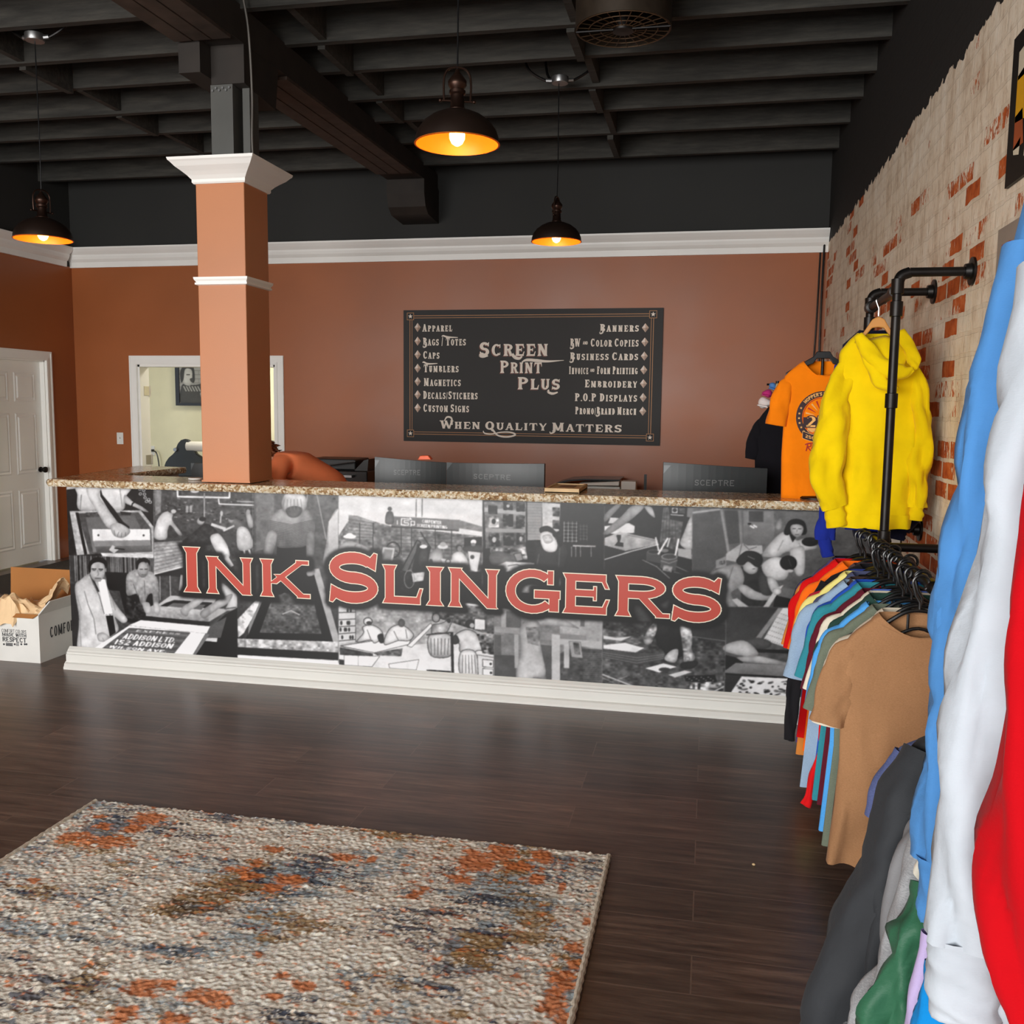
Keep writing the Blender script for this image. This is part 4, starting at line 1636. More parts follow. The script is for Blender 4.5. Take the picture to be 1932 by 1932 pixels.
# -- printer's smock among papers
P.p((.22, .36), 232, 990, 1170, 1060, 1152, 1590, 224, 1512, tex=.08)
P.p((.2, .26), 600, 1000, 1168, 1040, 1164, 1190, 905, 1130, 600, 1110)
P.l(.5, 5, 905, 1130, 1160, 1165)
P.p(.4, 232, 1070, 540, 1120, 560, 1190, 232, 1200, tex=.12)
P.p((.34, .28), 232, 1230, 480, 1252, 705, 1262, 690, 1305, 490, 1350, 230, 1290)
for k in range(3):
    P.l(.55, 4, 232, 1252 + k * 16, 490, 1292 + k * 20, 695, 1268 + k * 14)
P.p(.82, 235, 1122, 330, 1140, 450, 1130, 370, 1164, 235, 1148)
P.p(.9, 235, 1196, 400, 1178, 545, 1218, 480, 1252, 235, 1222)
P.sm((.2, .12), 640, 1018, 822, 1022, 832, 1200, 838, 1275, 740, 1300, 690, 1240, 640, 1180)
P.sm((.7, .62), 572, 1080, 632, 1018, 640, 1085, 600, 1180, 562, 1195, 540, 1155, tex=.16)
P.sm((.78, .66), 818, 1042, 882, 1035, 910, 1130, 905, 1222, 932, 1292, 892, 1332, 850, 1332, 840, 1250, 828, 1150, tex=.16)
P.sm(.85, 698, 1302, 742, 1240, 802, 1228, 796, 1300, 770, 1330, tex=.05)
P.l(.5, 5, 860, 1290, 850, 1335)
P.l(.5, 5, 890, 1290, 885, 1335)
P.sm(.2, 830, 1330, 950, 1320, 920, 1370, 830, 1375)
P.p(.9, 552, 1372, 690, 1334, 790, 1360, 660, 1404)
P.e(.25, 700, 1382, 45, 16)
P.p(.84, 728, 1422, 852, 1388, 910, 1400, 780, 1442)
P.p(.12, 850, 1430, 1082, 1422, 1104, 1492, 860, 1470)
for k in range(12):
    P.e(.45, 870 + k * 18, 1440 + (k % 3) * 12, 8, 5)
P.l(.8, 9, 226, 1418, 505, 1525)
P.l(.65, 5, 226, 1442, 400, 1525)
P.l(.6, 4, 226, 1500, 420, 1430)
P.p(.55, 900, 1480, 1152, 1470, 1152, 1590, 850, 1545, tex=.28)
P.l(.8, 8, 1050, 1560, 1150, 1510)
P.p(.85, 232, 760, 300, 756, 318, 780, 315, 880, 232, 892, tex=.05)
for i in range(4):
    for j in range(5):
        P.e(.25, 246 + i * 19, 775 + j * 24, 6, 8)

# -- three women at a small press
P.p((.44, .34), 914, 150, 2400, 200, 2400, 906, 1168, 906, 1168, 740, 910, 690, tex=.02)
P.p((.36, .3), 914, 205, 1130, 172, 1175, 490, 1010, 690, 912, 690)
P.l(.66, 14, 915, 190, 1120, 164)
P.l(.56, 20, 1130, 168, 1185, 490)
P.p(.3, 1152, 172, 1255, 176, 1275, 420, 1190, 430)
P.l(.5, 20, 1270, 180, 1282, 425)
P.p(.52, 1300, 176, 1530, 180, 1530, 290, 1300, 290)
P.p(.3, 1340, 178, 1450, 180, 1450, 262, 1340, 260)
P.p((.5, .42), 1300, 290, 1540, 290, 1520, 430, 1300, 430)
P.l(.92, 11, 1350, 290, 1380, 306)
P.l(.92, 11, 1375, 285, 1400, 300)
P.e(.1, 1345, 275, 14, 8)
P.sm(.55, 1545, 260, 1590, 226, 1590, 310, 1540, 320)
P.p((.46, .42), 1620, 185, 2400, 200, 2400, 420, 1620, 300)
P.p(.68, 1170, 500, 1288, 420, 1330, 440, 1440, 438, 1445, 500, 1250, 565, 1160, 550)
P.l(.35, 5, 1288, 422, 1260, 545)
P.l(.35, 5, 1300, 430, 1340, 470, 1400, 450)
P.p(.56, 1090, 552, 1168, 520, 1168, 602, 1090, 612)
P.text(.12, 'CLO', ((1118, 560), (1160, 552), (1160, 580), (1118, 585)), SANSB)
P.p(.16, 1280, 600, 1480, 600, 1480, 900, 1280, 900, tex=.03)
P.sm((.84, .74), 1560, 362, 1640, 335, 1700, 400, 1765, 388, 1860, 452, 1740, 482, 1620, 490, 1560, 524, 1440, 512)
P.p(.08, 1645, 352, 1708, 360, 1672, 416)
P.sm(.07, 1606, 340, 1640, 260, 1700, 238, 1762, 262, 1778, 340, 1740, 360, 1660, 350, 1630, 362)
P.sm((.82, .7), 1656, 292, 1700, 275, 1752, 296, 1745, 350, 1702, 378, 1662, 345)
P.l(.1, 6, 1664, 276, 1745, 272)
P.l(.2, 5, 1672, 312, 1696, 312)
P.l(.2, 5, 1714, 312, 1738, 314)
P.l(.5, 4, 1706, 318, 1704, 340)
P.l(.3, 5, 1692, 356, 1720, 356)
P.l(.55, 5, 1600, 400, 1560, 480)
P.l(.55, 5, 1720, 420, 1740, 470)
P.e(.1, 1805, 412, 64, 34, tex=.05)
P.sm(.8, 1650, 490, 1700, 452, 1760, 458, 1760, 640, 1700, 660)
P.sm((.66, .58), 1008, 692, 1105, 620, 1250, 580, 1302, 662, 1290, 742, 1205, 800, 1250, 905, 1165, 905, 1165, 740)
P.l(.4, 5, 1220, 600, 1180, 720)
P.l(.44, 5, 1130, 640, 1110, 700)
P.p(.7, 1210, 850, 1250, 840, 1340, 905, 1260, 905)
P.sm((.78, .66), 1330, 560, 1402, 585, 1402, 640, 1350, 658, 1300, 625, 1300, 580)
P.sm(.06, 1248, 545, 1320, 482, 1412, 496, 1445, 545, 1425, 595, 1390, 600, 1335, 560, 1300, 585, 1258, 580)
P.l(.45, 9, 1330, 520, 1385, 545)
P.l(.2, 4, 1366, 618, 1386, 616)
P.sm((.78, .68), 1252, 752, 1312, 738, 1400, 790, 1505, 820, 1492, 856, 1340, 842)
P.sm(.28, 1430, 640, 1500, 690, 1512, 808, 1440, 808, 1412, 720)
P.sm((.88, .78), 1436, 592, 1520, 530, 1605, 545, 1642, 640, 1600, 702, 1482, 682)
P.sm((.8, .7), 1478, 680, 1532, 690, 1575, 770, 1542, 812, 1500, 770)
P.e(.06, 1640, 572, 65, 56)
P.l(.4, 6, 1640, 540, 1662, 600)
P.e(.7, 1650, 632, 28, 12)
P.p(.07, 1545, 812, 1690, 842, 1690, 906, 1525, 906)
P.p(.42, 1560, 790, 1600, 758, 1690, 772, 1690, 852, 1555, 822)
P.p(.74, 1448, 906, 1548, 762, 1604, 738, 1492, 906)
P.sm(.82, 1520, 770, 1575, 765, 1582, 800, 1540, 815)

# -- hands printing a length of cloth
P.p((.26, .44), 1168, 906, 2400, 930, 2400, 1700, 1152, 1590, tex=.03)
P.p((.22, .3), 1168, 906, 1585, 914, 1400, 1142, 1166, 1212)
P.p(.8, 1590, 914, 1700, 914, 1700, 1240, 1450, 1155)
for i in range(14):
    for j in range(7):
        x, y = 1470 + i * 17 + j * 14, 1150 - j * 34 + i * 6
        if 1590 - (y - 914) * .6 < x < 1690:
            P.e(.5, x, y, 6, 3)
P.p(.55, 1562, 914, 1600, 914, 1425, 1155, 1392, 1140)
P.sm((.4, .3), 1280, 1178, 1400, 1140, 1505, 1170, 1490, 1215, 1390, 1230, 1300, 1210)
P.p(.13, 1380, 1225, 1690, 1235, 1690, 1262, 1380, 1250)
P.sm((.8, .7), 1158, 1195, 1300, 1160, 1405, 1242, 1390, 1290, 1300, 1280, 1158, 1242)
P.sm((.76, .64), 1238, 1292, 1400, 1278, 1500, 1296, 1690, 1345, 1640, 1352, 1500, 1340, 1300, 1322)
P.p(.12, 1158, 1270, 1240, 1290, 1300, 1330, 1158, 1390)
P.p((.55, .44), 1158, 1390, 1240, 1330, 1690, 1352, 1690, 1438, 1158, 1405)
P.p(.12, 1156, 1408, 1690, 1440, 1690, 1456, 1156, 1424)
P.p((.88, .8), 1212, 1430, 1690, 1452, 1690, 1640, 1152, 1590)
P.p(.2, 1156, 1420, 1285, 1432, 1190, 1575, 1152, 1590)
for k in range(46):
    x, y = rr.uniform(1250, 1680), rr.uniform(1460, 1610)
    P.e(rr.choice((.2, .3, .45)), x, y, rr.uniform(8, 26), rr.uniform(4, 11), rr.uniform(-20, 20))

# seams between the photographs and the big lettering's soft dark halo
P.crop(0, 0, 1)
for c in ((290, 918, 290, 1083), (477, 928, 477, 1075), (638.5, 930, 638.5, 1250), (910.5, 942, 910, 1140), (1140.5, 955, 1139, 1150), (1306, 962, 1306, 1090), (932, 1150, 932, 1280), (1137, 1160, 1136, 1300), (1370, 1145, 1367, 1312)):
    P.l(.5, .9, *c)

LET = [('I', A, 817, 921, 1.0), ('N', A, 970, 1290, 0), ('K', A, 1333, 1650, 0), ('S', B, 4, 331, 1.0), ('L', B, 370, 641, 0), ('I', B, 666, 772, 0), ('N', B, 814, 1164, 0),
       ('G', B, 1200, 1552, 0), ('E', B, 1588, 1902, 0), ('R', C_, 332, 740, 0), ('S', C_, 755, 1128, 0)]


def let_z(cr, x, y):
    return aty(cr[0] + x * cr[2], cr[1] + y * cr[2], PY)


ZBASE = np.mean([let_z(A, 860, 775)[2], let_z(A, 1010, 780)[2], let_z(B, 700, 862)[2], let_z(B, 860, 872)[2], let_z(C_, 380, 972)[2]])
ZBIG = np.mean([let_z(A, 860, 475)[2], let_z(B, 180, 525)[2]])
ZSM = np.mean([let_z(A, 1010, 540)[2], let_z(B, 420, 592)[2], let_z(B, 1100, 628)[2], let_z(B, 1640, 655)[2]])
letters = []
for ch, cr, xa, xb, big in LET:
    zt = ZBIG if big else ZSM
    yy = 700 if cr is A else 740 if cr is B else 850
    x0, x1 = let_z(cr, xa, yy)[0], let_z(cr, xb, yy)[0]
    h = zt - ZBASE
    wr = (x1 - x0) / h
    sw, sbar, se_ = .215, .17, .065
    if ch == 'I':
        q = glyph('I', wr, wr * .62, sbar, wr * .19, .12)
    else:
        q = glyph(ch, wr - (se_ if ch in 'ELRN' else 0), .225 if not big else .21, sbar, se_, .13)
    zz = ZBASE - (.012 if ch in 'SG' else 0)
    letters.append((ch, [[(x0 + a * h, zz + b * (h + (.024 if ch in 'SG' else 0))) for a, b in p] for p in q]))
halo = np.zeros_like(P.a)
keep = P.a
P.a = halo
for ch, q in letters:
    for p in q:
        pp = np.array([((a - MX0) / (MX1 - MX0) * (MW - 1), (MZ1 - b) / (MZ1 - MZ0) * (MH - 1)) for a, b in fatten(p, .024)])
        P._fill(pp, 1.0)
halo = np.clip(blur(P.a, 3.2) * 1.45, 0, 1)
halo = np.maximum(halo, np.roll(np.roll(halo, 3, 0), 2, 1))
P.a = keep * (1 - halo) + .09 * halo
P.a = P.a + (.010 * fnoise(MH, MW, 3, 4, seed=31) + .022 * fnoise(MH, MW, 10, 14, seed=32)) * np.clip(P.a * 2, .2, 1) * (1 - halo)
g_ = blur(P.a, .75) + .002 * np.random.default_rng(5).standard_normal((MH, MW)) + .006 * fnoise(MH, MW, 2.2, seed=4)
g_ = np.clip(np.clip(.5 + (g_ - .5) * 1.12, .03, 1) ** 1.14, .04, .93)
rgb = s2l(np.stack([g_ * .985, g_ * .99, g_ * 1.0], -1))

MURAL = attr_mat('satin_printed_vinyl', .33, .36)
mural = colour_grid('photo_collage', MW, MH, lambda s, t: np.stack([MX0 + s * (MX1 - MX0), np.full_like(s, PY), MZ1 - t * (MZ1 - MZ0)], -1), rgb, MURAL, cnt)
mural['label'] = 'black and white photo collage panel'
REDV = plain('brick_red_vinyl', lin(184, 62, 44), .4, var=.03)
CREAMV = plain('cream_vinyl_outline', lin(236, 226, 204), .36, var=.02)
for i, (ch, q) in enumerate(letters):
    LM = MB()
    flat([fatten(p, .0052) for p in q], lambda a, b: (a, PY - .0016, b), LM, 0)
    flat([fatten(p, .0003) for p in q], lambda a, b: (a, PY - .0032, b), LM, 1)
    LM.build('letter', [CREAMV, REDV], cnt)

# ---- granite top with a chiselled edge
gt_ = thing('granite_countertop', 'brown speckled granite slab lying along the counter and its left return', 'countertop', (-1.3, 4.83, 1.036))
top = [(-3.575, 4.60), (-3.80, 5.78), (-3.445, 5.78), (-3.445, 5.01), (.895, 5.01), (.895, 4.60)]
MB().prism([(x, y) for x, y in top], 'z', 1.038, 1.076).build('slab', GRANITE, gt_)
eg = MB()
nr = np.random.default_rng(2)


def edge_strip(p, q, n):
    p, q = np.array(p), np.array(q)
    d = (q - p) / np.linalg.norm(q - p)
    o = np.array([d[1], -d[0]])
    rows = []
    for j, (zz, dep) in enumerate(((1.0765, .0), (1.070, .006), (1.058, .009), (1.046, .007), (1.037, 0.0))):
        rows.append([(*(p + (q - p) * i / n + o * (dep + (nr.uniform(-.003, .004) if 0 < j < 4 else 0))), zz) for i in range(n + 1)])
    vs = [v for r in rows for v in r]
    m = n + 1
    eg.add(vs, [(j * m + i, (j + 1) * m + i, (j + 1) * m + i + 1, j * m + i + 1) for j in range(4) for i in range(n)])


edge_strip((-3.577, 4.598), (.893, 4.598), 380)
edge_strip((-3.802, 5.78), (-3.577, 4.598), 60)
edge_strip((-3.443, 5.02), (-3.443, 5.782), 60)
edge_strip((-3.443, 5.782), (-3.80, 5.782), 30)
eg.build('chiselled_edge', GRAN_EDGE, gt_)

# ------------------------------------------------------------------ wall sign
SY = YB - .022


def sx(u, v):
    """photo detail -> (x, z) on the sign's face"""
    p = aty(640 + u / 3.019, 540 + v / 3.019, SY)
    return p[0], p[2]


sl, stp = sx(366, 137)
sr, _ = sx(1852, 131)
_, sbt = sx(370, 878)
_, sbt2 = sx(1820, 912)
sbt = (sbt + sbt2) / 2
sr = (sr + sx(1820, 912)[0]) / 2
sgn = thing('shop_sign', 'large black wall sign listing printing services under a double gold border', 'sign', ((sl + sr) / 2, SY, sbt))
BOARD = plain('matt_black_sign_board', lin(33, 31, 30), .62, var=.04)
MB().box(sl, sr, SY, YB - .001, sbt, stp).build('board', BOARD, sgn)
IVORY = plain('ivory_print', lin(240, 229, 215), .55, var=.03)
GOLD = plain('gold_print', lin(172, 118, 66), .5, var=.05)
RUST = plain('rust_shadow_print', lin(118, 58, 38), .5, var=.05)
E1, E2, E3 = .0008, .0016, .0024


def spt(e):
    return lambda a, b: (a, SY - e, b)


def rectq(x0, z0, x1, z1):
    return [(x0, z0), (x1, z0), (x1, z1), (x0, z1)]


bq = []
ix0, iz1 = sx(406, 172)
ix1, _ = sx(1790, 168)
_, iz0 = sx(410, 836)
_, iz0b = sx(1768, 864)
iz0 = (iz0 + iz0b) / 2
ix1 = (ix1 + sx(1768, 864)[0]) / 2
for o_, wd_ in ((.008, .006), (-.012, .005)):
    a, b, c, d = ix0 - o_, iz0 - o_, ix1 + o_, iz1 + o_
    bq += [rectq(a, b, c, b + wd_), rectq(a, d - wd_, c, d), rectq(a, b, a + wd_, d), rectq(c - wd_, b, c, d)]
flat(bq, spt(E1)).build('border', GOLD, sgn)
for cx in (ix0, ix1):
    for cz in (iz0, iz1):
        h = .033
        mb = MB()
        flat([rectq(cx - h, cz - h, cx + h, cz + h)], spt(E2), mb, 0)
        flat([rectq(cx - h + .005, cz - h + .005, cx + h - .005, cz + h - .005)], spt(E3), mb, 1)
        star = []
        for k in range(5):
            a0 = math.pi / 2 + k * 2 * math.pi / 5
            p0 = (cx + .022 * math.cos(a0), cz + .022 * math.sin(a0))
            pm = (cx + .009 * math.cos(a0 - math.pi / 5), cz + .009 * math.sin(a0 - math.pi / 5))
            pn_ = (cx + .009 * math.cos(a0 + math.pi / 5), cz + .009 * math.sin(a0 + math.pi / 5))
            star += [[(cx, cz), pm, p0], [(cx, cz), p0, pn_]]
        flat(star, spt(E3 + .0008), mb, 2)
        mb.build('corner_star', [GOLD, BOARD, IVORY], sgn)


def line_text(s, u0, u1, v0, v1, style=WEST, small=.82, vmid=None, sh=None):
    """one line of the sign: left, right, top and bottom in photo detail"""
    um = (u0 + u1) / 2
    x0, x1 = sx(u0, (v0 + v1) / 2)[0], sx(u1, (v0 + v1) / 2)[0]
    z1, z0 = sx(um, v0)[1], sx(um, v1)[1]
    q, wd = words(s, style, small)
    return fit(q, wd, x0, x1, z0, z1)


for s, a, b, c, d in (('APPAREL', 475, 642, 216, 258), ('BAGS / TOTES', 477, 720, 293, 338), ('CAPS', 479, 570, 370, 413), ('TUMBLERS', 482, 679, 446, 490),
                      ('MAGNETICS', 482, 691, 524, 569), ('DECALS/STICKERS', 478, 787, 598, 643), ('CUSTOM SIGNS', 480, 738, 672, 717),
                      ('BANNERS', 1485, 1705, 215, 259), ('COLOR COPIES', 1433, 1704, 298, 344), ('BUSINESS CARDS', 1315, 1701, 377, 421),
                      ('INVOICE', 1309, 1418, 457, 501), ('FORM PRINTING', 1468, 1698, 457, 501), ('EMBROIDERY', 1399, 1695, 533, 577), ('P.O.P DISPLAYS', 1342, 1695, 611, 656),
                      ('PROMO/BRAND MERCH', 1344, 1691, 688, 731), ('BW', 1316, 1372, 298, 344)):
    tx = line_text(s, a, b, c, d, WEST, None) if s == 'BW' else line_text(s, a, b, c, d, WEST if s not in ('INVOICE', 'FORM PRINTING', 'PROMO/BRAND MERCH') else (.2, .13, .06, .14, .6))
    flat(tx, spt(E1)).build('text_line', IVORY, sgn)
for s, a, b, c, d in (('AND', 1388, 1416, 314, 332), ('AND', 1430, 1454, 470, 488)):
    flat(line_text(s, a, b, c, d, SANSB, None), spt(E1)).build('text_line', IVORY, sgn)
big, shd = [], []
for s, a, b, c, d in (('SCREEN', 800, 1187, 318, 397), ('PRINT', 917, 1152, 424, 495), ('PLUS', 1017, 1255, 518, 588)):
    q, wd = words(s, (.22, .14, .07, .16, .9), .86)
    xa, xb = sx(a, (c + d) / 2)[0], sx(b, (c + d) / 2)[0]
    za, zb = sx((a + b) / 2, d)[1], sx((a + b) / 2, c)[1]
    f = fit(q, wd, xa, xb, za, zb)
    flat(f, spt(E3)).build('shop_name', IVORY, sgn)
    flat([[(x - .007, z - .007) for x, z in p] for p in f], spt(E1)).build('name_shadow', RUST, sgn)


def swash(pts, wds):
    c = [sx(u, v) for u, v in bez_xy(pts)]
    out = []
    n = len(c)
    for i in range(n - 1):
        t0, t1 = i / (n - 1), (i + 1) / (n - 1)
        w0 = np.interp(t0, np.linspace(0, 1, len(wds)), wds)
        w1 = np.interp(t1, np.linspace(0, 1, len(wds)), wds)
        d = np.array(c[i + 1]) - np.array(c[i])
        nn = np.array([-d[1], d[0]]) / max(np.linalg.norm(d), 1e-9)
        out.append([tuple(c[i] + nn * w0), tuple(c[i + 1] + nn * w1), tuple(c[i + 1] - nn * w1), tuple(c[i] - nn * w0)])
    return out


def bez_xy(pts):
    return [(p[0], p[1]) for p in bez([(a, b, 0) for a, b in pts], 8)]



def SW(pts, wds):
    flat(swash(pts, wds), spt(E3)).build('swash', IVORY, sgn)


SW([(1040, 432), (1070, 420), (1130, 424), (1190, 428), (1280, 422)], [.004, .012, .013, .009, .002])
SW([(985, 385), (1000, 405), (1025, 412), (1042, 400)], [.012, .014, .012, .006])
SW([(808, 385), (803, 396), (820, 402), (848, 396)], [.008, .012, .01, .006])
SW([(1195, 590), (1190, 602), (1215, 612), (1245, 604)], [.006, .01, .011, .006])
for s, a, b, vt, vb in (('WHEN', 577, 800, 770, 812), ('QUALITY', 832, 1180, 776, 820), ('MATTERS', 1212, 1606, 784, 830)):
    q, wd = words(s, WEST[:4] + (.9,), .86)
    xa, xb = sx(a, vb)[0], sx(b, vb)[0]
    flat(fit(q, wd, xa, xb, sx((a + b) / 2, vb)[1], sx((a + b) / 2, vt - 4)[1]), spt(E1)).build('motto_word', IVORY, sgn)
SW([(820, 824), (830, 838), (870, 842), (920, 832), (975, 832), (1004, 846), (960, 858), (905, 850), (872, 815)], [.004, .006, .005, .005, .006, .008, .007, .007, .009])
SW([(600, 765), (615, 745), (640, 752), (642, 790)], [.004, .008, .008, .008])
SW([(1225, 790), (1228, 825), (1205, 838), (1200, 828)], [.008, .008, .006, .004])
SW([(585, 288), (592, 282), (620, 290), (676, 292)], [.003, .007, .008, .003])
SW([(475, 436), (482, 432), (505, 442), (560, 440)], [.003, .007, .008, .003])
for u, v in ((480, 340), (1318, 348), (1316, 426), (1486, 262), (1465, 732)):
    SW([(u + 14, v - 22), (u + 16, v), (u + 2, v + 8), (u - 2, v)], [.007, .007, .006, .004])
DIA = [((447, y), (18, 26)) for y in (235, 313, 390, 467, 543, 618, 693)] + [((x, y), (20, 26)) for x, y in ((1744, 237), (1741, 318), (1738, 398), (1735, 477), (1733, 555), (1731, 634), (1729, 712))]
DM = [plain('diamond_pale', lin(222, 206, 192), .4), plain('diamond_mid', lin(182, 150, 124), .4), plain('diamond_deep', lin(140, 104, 78), .4)]
for (u, v), (a, b) in DIA:
    c = sx(u, v)
    pts = [sx(u, v - b), sx(u + a, v), sx(u, v + b), sx(u - a, v)]
    dm = MB()
    for k, (i, j) in enumerate(((3, 0), (0, 1), (1, 2), (2, 3))):
        flat([[pts[i], pts[j], c]], spt(E1), dm, (0, 1, 2, 1)[k])
    dm.build('bullet_diamond', DM, sgn)


# ------------------------------------------------------------------ pendant lamps
def em_mat(name, c, s):
    m, nt, bs = newmat(name)
    bs.inputs['Base Color'].default_value = (*c, 1)
    bs.inputs['Emission Color'].default_value = (*c, 1)
    bs.inputs['Emission Strength'].default_value = s
    return m


FIL = em_mat('glowing_filament_bulb', (1.0, .6, .16), 14)
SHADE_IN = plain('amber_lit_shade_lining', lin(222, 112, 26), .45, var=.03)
SHADE_OUT = plain('dark_bronze_shade', lin(48, 36, 30), .4, .6, var=.2, vs=8)


def pendant(x, y, zr, top, label, yaw):
    r = .155
    t = thing('pendant_lamp', label, 'lamp', (x, y, zr), 'bronze dome pendant lamps')
    prof = [(r, 0), (r * .985, .02), (r * .93, .045), (r * .80, .072), (r * .6, .095), (r * .38, .11), (.03, .117)]
    pin = [(max(a - .004, .004), b - .004) for a, b in prof]
    sh_ = MB()
    sh_.shell(prof, (x, y, zr), 56, 0)
    sh_.shell(pin[::-1], (x, y, zr), 56, 1)
    sh_.shell([(r, 0), (r + .003, -.003), (r - .004, -.004)], (x, y, zr), 56, 1)
    s = sh_.build('shade', [SHADE_OUT, SHADE_IN], t, smooth=True, sharp=60)
    nk = MB().lathe([(.03, .112), (.033, .12), (.026, .128), (.024, .17), (.03, .176), (.03, .186), (.024, .19), (.034, .205), (.034, .22), (.022, .236), (.01, .25), (.006, .262)], (x, y, zr), 24)
    nk.build('socket_cap', BRONZE, t, smooth=True)
    ca, sa = math.cos(yaw), math.sin(yaw)
    yk = MB()
    arch = [(-.048, .15), (-.05, .2), (-.046, .24), (-.03, .262), (0, .268), (.03, .262), (.046, .24), (.05, .2), (.048, .15)]
    pts = bez([(x + a * ca, y + a * sa, zr + b) for a, b in arch], 5)
    yk.tube(pts, .0042, 8)
    yk.tube([(x - .062 * ca, y - .062 * sa, zr + .15), (x + .062 * ca, y + .062 * sa, zr + .15)], .004, 8)
    for sgn_ in (-1, 1):
        yk.ball((x + .062 * sgn_ * ca, y + .062 * sgn_ * sa, zr + .15), .007, 10, 6)
    yk.build('yoke', BRONZE, t, smooth=True)
    MB().lathe([(.012, .1), (.013, .075), (.022, .045), (.029, .02), (.028, .004), (.02, -.012), (.008, -.02), (0, -.021)], (x, y, zr + .012), 20).build('bulb', FIL, t, smooth=True)
    MB().lathe([(.014, .085), (.016, .115)], (x, y, zr + .01), 16).build('bulb_base', BRONZE, t, smooth=True)
    MB().tube([(x, y, zr + .255), (x + .003, y, (zr + top) / 2), (x, y, top)], .0032, 8).build('cord', BLKPLASTIC, t, smooth=True)
    d = bpy.data.lights.new('pendant_glow', 'POINT')
    d.energy = 3.8
    d.color = (1, .45, .06)
    d.shadow_soft_size = .03
    lo = bpy.data.objects.new('pendant_glow', d)
    COL.objects.link(lo)
    lo.location = (0, 0, -.018)
    lo.parent = t
    return t


def ceiling_box(x, y, z, label, arms):
    b = thing('junction_box', label, 'junction box', (x, y, z))
    MB().lathe([(.05, 0), (.052, .004), (.052, .038), (.045, .042)], (x, y, z), 12).build('box', STEEL, b, smooth=True)
    for dx, dy in arms:
        p = bez([(x + dx * .05, y + dy * .05, z + .02), (x + dx * .1, y + dy * .1, z + .03), (x + dx * .2, y + dy * .2, z + .1), (x + dx * .24, y + dy * .24, z + .22)], 6)
        MB().tube(p, .008, 8).build('flexible_conduit', BLKMETAL, b, smooth=True)
        MB().tube([(x + dx * .045, y + dy * .045, z + .02), (x + dx * .085, y + dy * .085, z + .025)], .013, 8).build('connector', STEEL, b, smooth=True)


pendant(-.944, 3.49, 2.462, ZC, 'largest bronze pendant lamp near the room centre with a glowing filament bulb', .35)
pendant(-.972, 5.965, 2.53, 3.47, 'small bronze pendant lamp over the white crown moulding above the sign', 1.4)
pendant(-3.70, 4.80, 2.41, 3.47, 'bronze pendant lamp at the far left above the white door', 1.2)
ceiling_box(-.965, 5.965, 3.47, 'round metal junction box on a joist above the small centre pendant', ((-1, .1), (.9, .3), (-.5, .6)))
ceiling_box(-3.70, 4.80, 3.47, 'round metal junction box on the joists above the far left pendant', ((-.9, .1), (.9, .2)))

# ------------------------------------------------------------------ caged ceiling fan
fx, fy, fz = -.47, 4.78, 3.31
fan = thing('ceiling_fan', 'round caged ceiling fan with wire guard mounted on the black joists', 'fan', (fx, fy, fz))
MB().lathe([(.225, 0), (.23, 0), (.23, .19), (.225, .19)], (fx, fy, fz), 48, closed=True).build('housing', plain('dark_mesh_drum', lin(62, 52, 42), .5, .5, var=.2, vs=20), fan, smooth=True)
wg = MB()
for r in (.06, .11, .165, .222):
    wg.tube([(fx + r * math.cos(a), fy + r * math.sin(a), fz) for a in np.linspace(0, 2 * math.pi, 41)], .003, 6, cap=False)
for k in range(24):
    a = 2 * math.pi * k / 24
    wg.tube([(fx + .05 * math.cos(a), fy + .05 * math.sin(a), fz), (fx + .225 * math.cos(a), fy + .225 * math.sin(a), fz)], .0022, 5)
wg.build('wire_guard', plain('bronze_wire', lin(96, 76, 56), .4, .7), fan)
MB().lathe([(.0, -.012), (.05, -.01), (.055, .0), (.055, .1), (.03, .12), (.02, .2)], (fx, fy, fz), 24).build('motor', BLKMETAL, fan, smooth=True)
for k in range(4):
    a = k * math.pi / 2 + .4
    bl = MB()
    c, s = math.cos(a), math.sin(a)
    vs = []
    for r, wd_ in ((.05, .03), (.12, .055), (.2, .06)):
        for sgn_ in (-1, 1):
            vs.append((fx + r * c - sgn_ * wd_ * s, fy + r * s + sgn_ * wd_ * c, fz + .06 + sgn_ * .012))
    vs += [(x, y, z + .004) for x, y, z in vs]
    bl.add(vs, [(0, 1, 3, 2), (2, 3, 5, 4), (6, 8, 9, 7), (8, 10, 11, 9), (0, 2, 8, 6), (2, 4, 10, 8), (1, 7, 9, 3), (3, 9, 11, 5), (4, 5, 11, 10), (0, 6, 7, 1)])
    bl.build('blade', BLKMETAL, fan)
MB().tube([(fx - .225, fy - .02, fz - .004), (fx + .225, fy - .02, fz - .004)], .006, 8).tube([(fx, fy, fz + .19), (fx, fy, 3.55)], .012, 8).build('support_bar', BLKMETAL, fan)

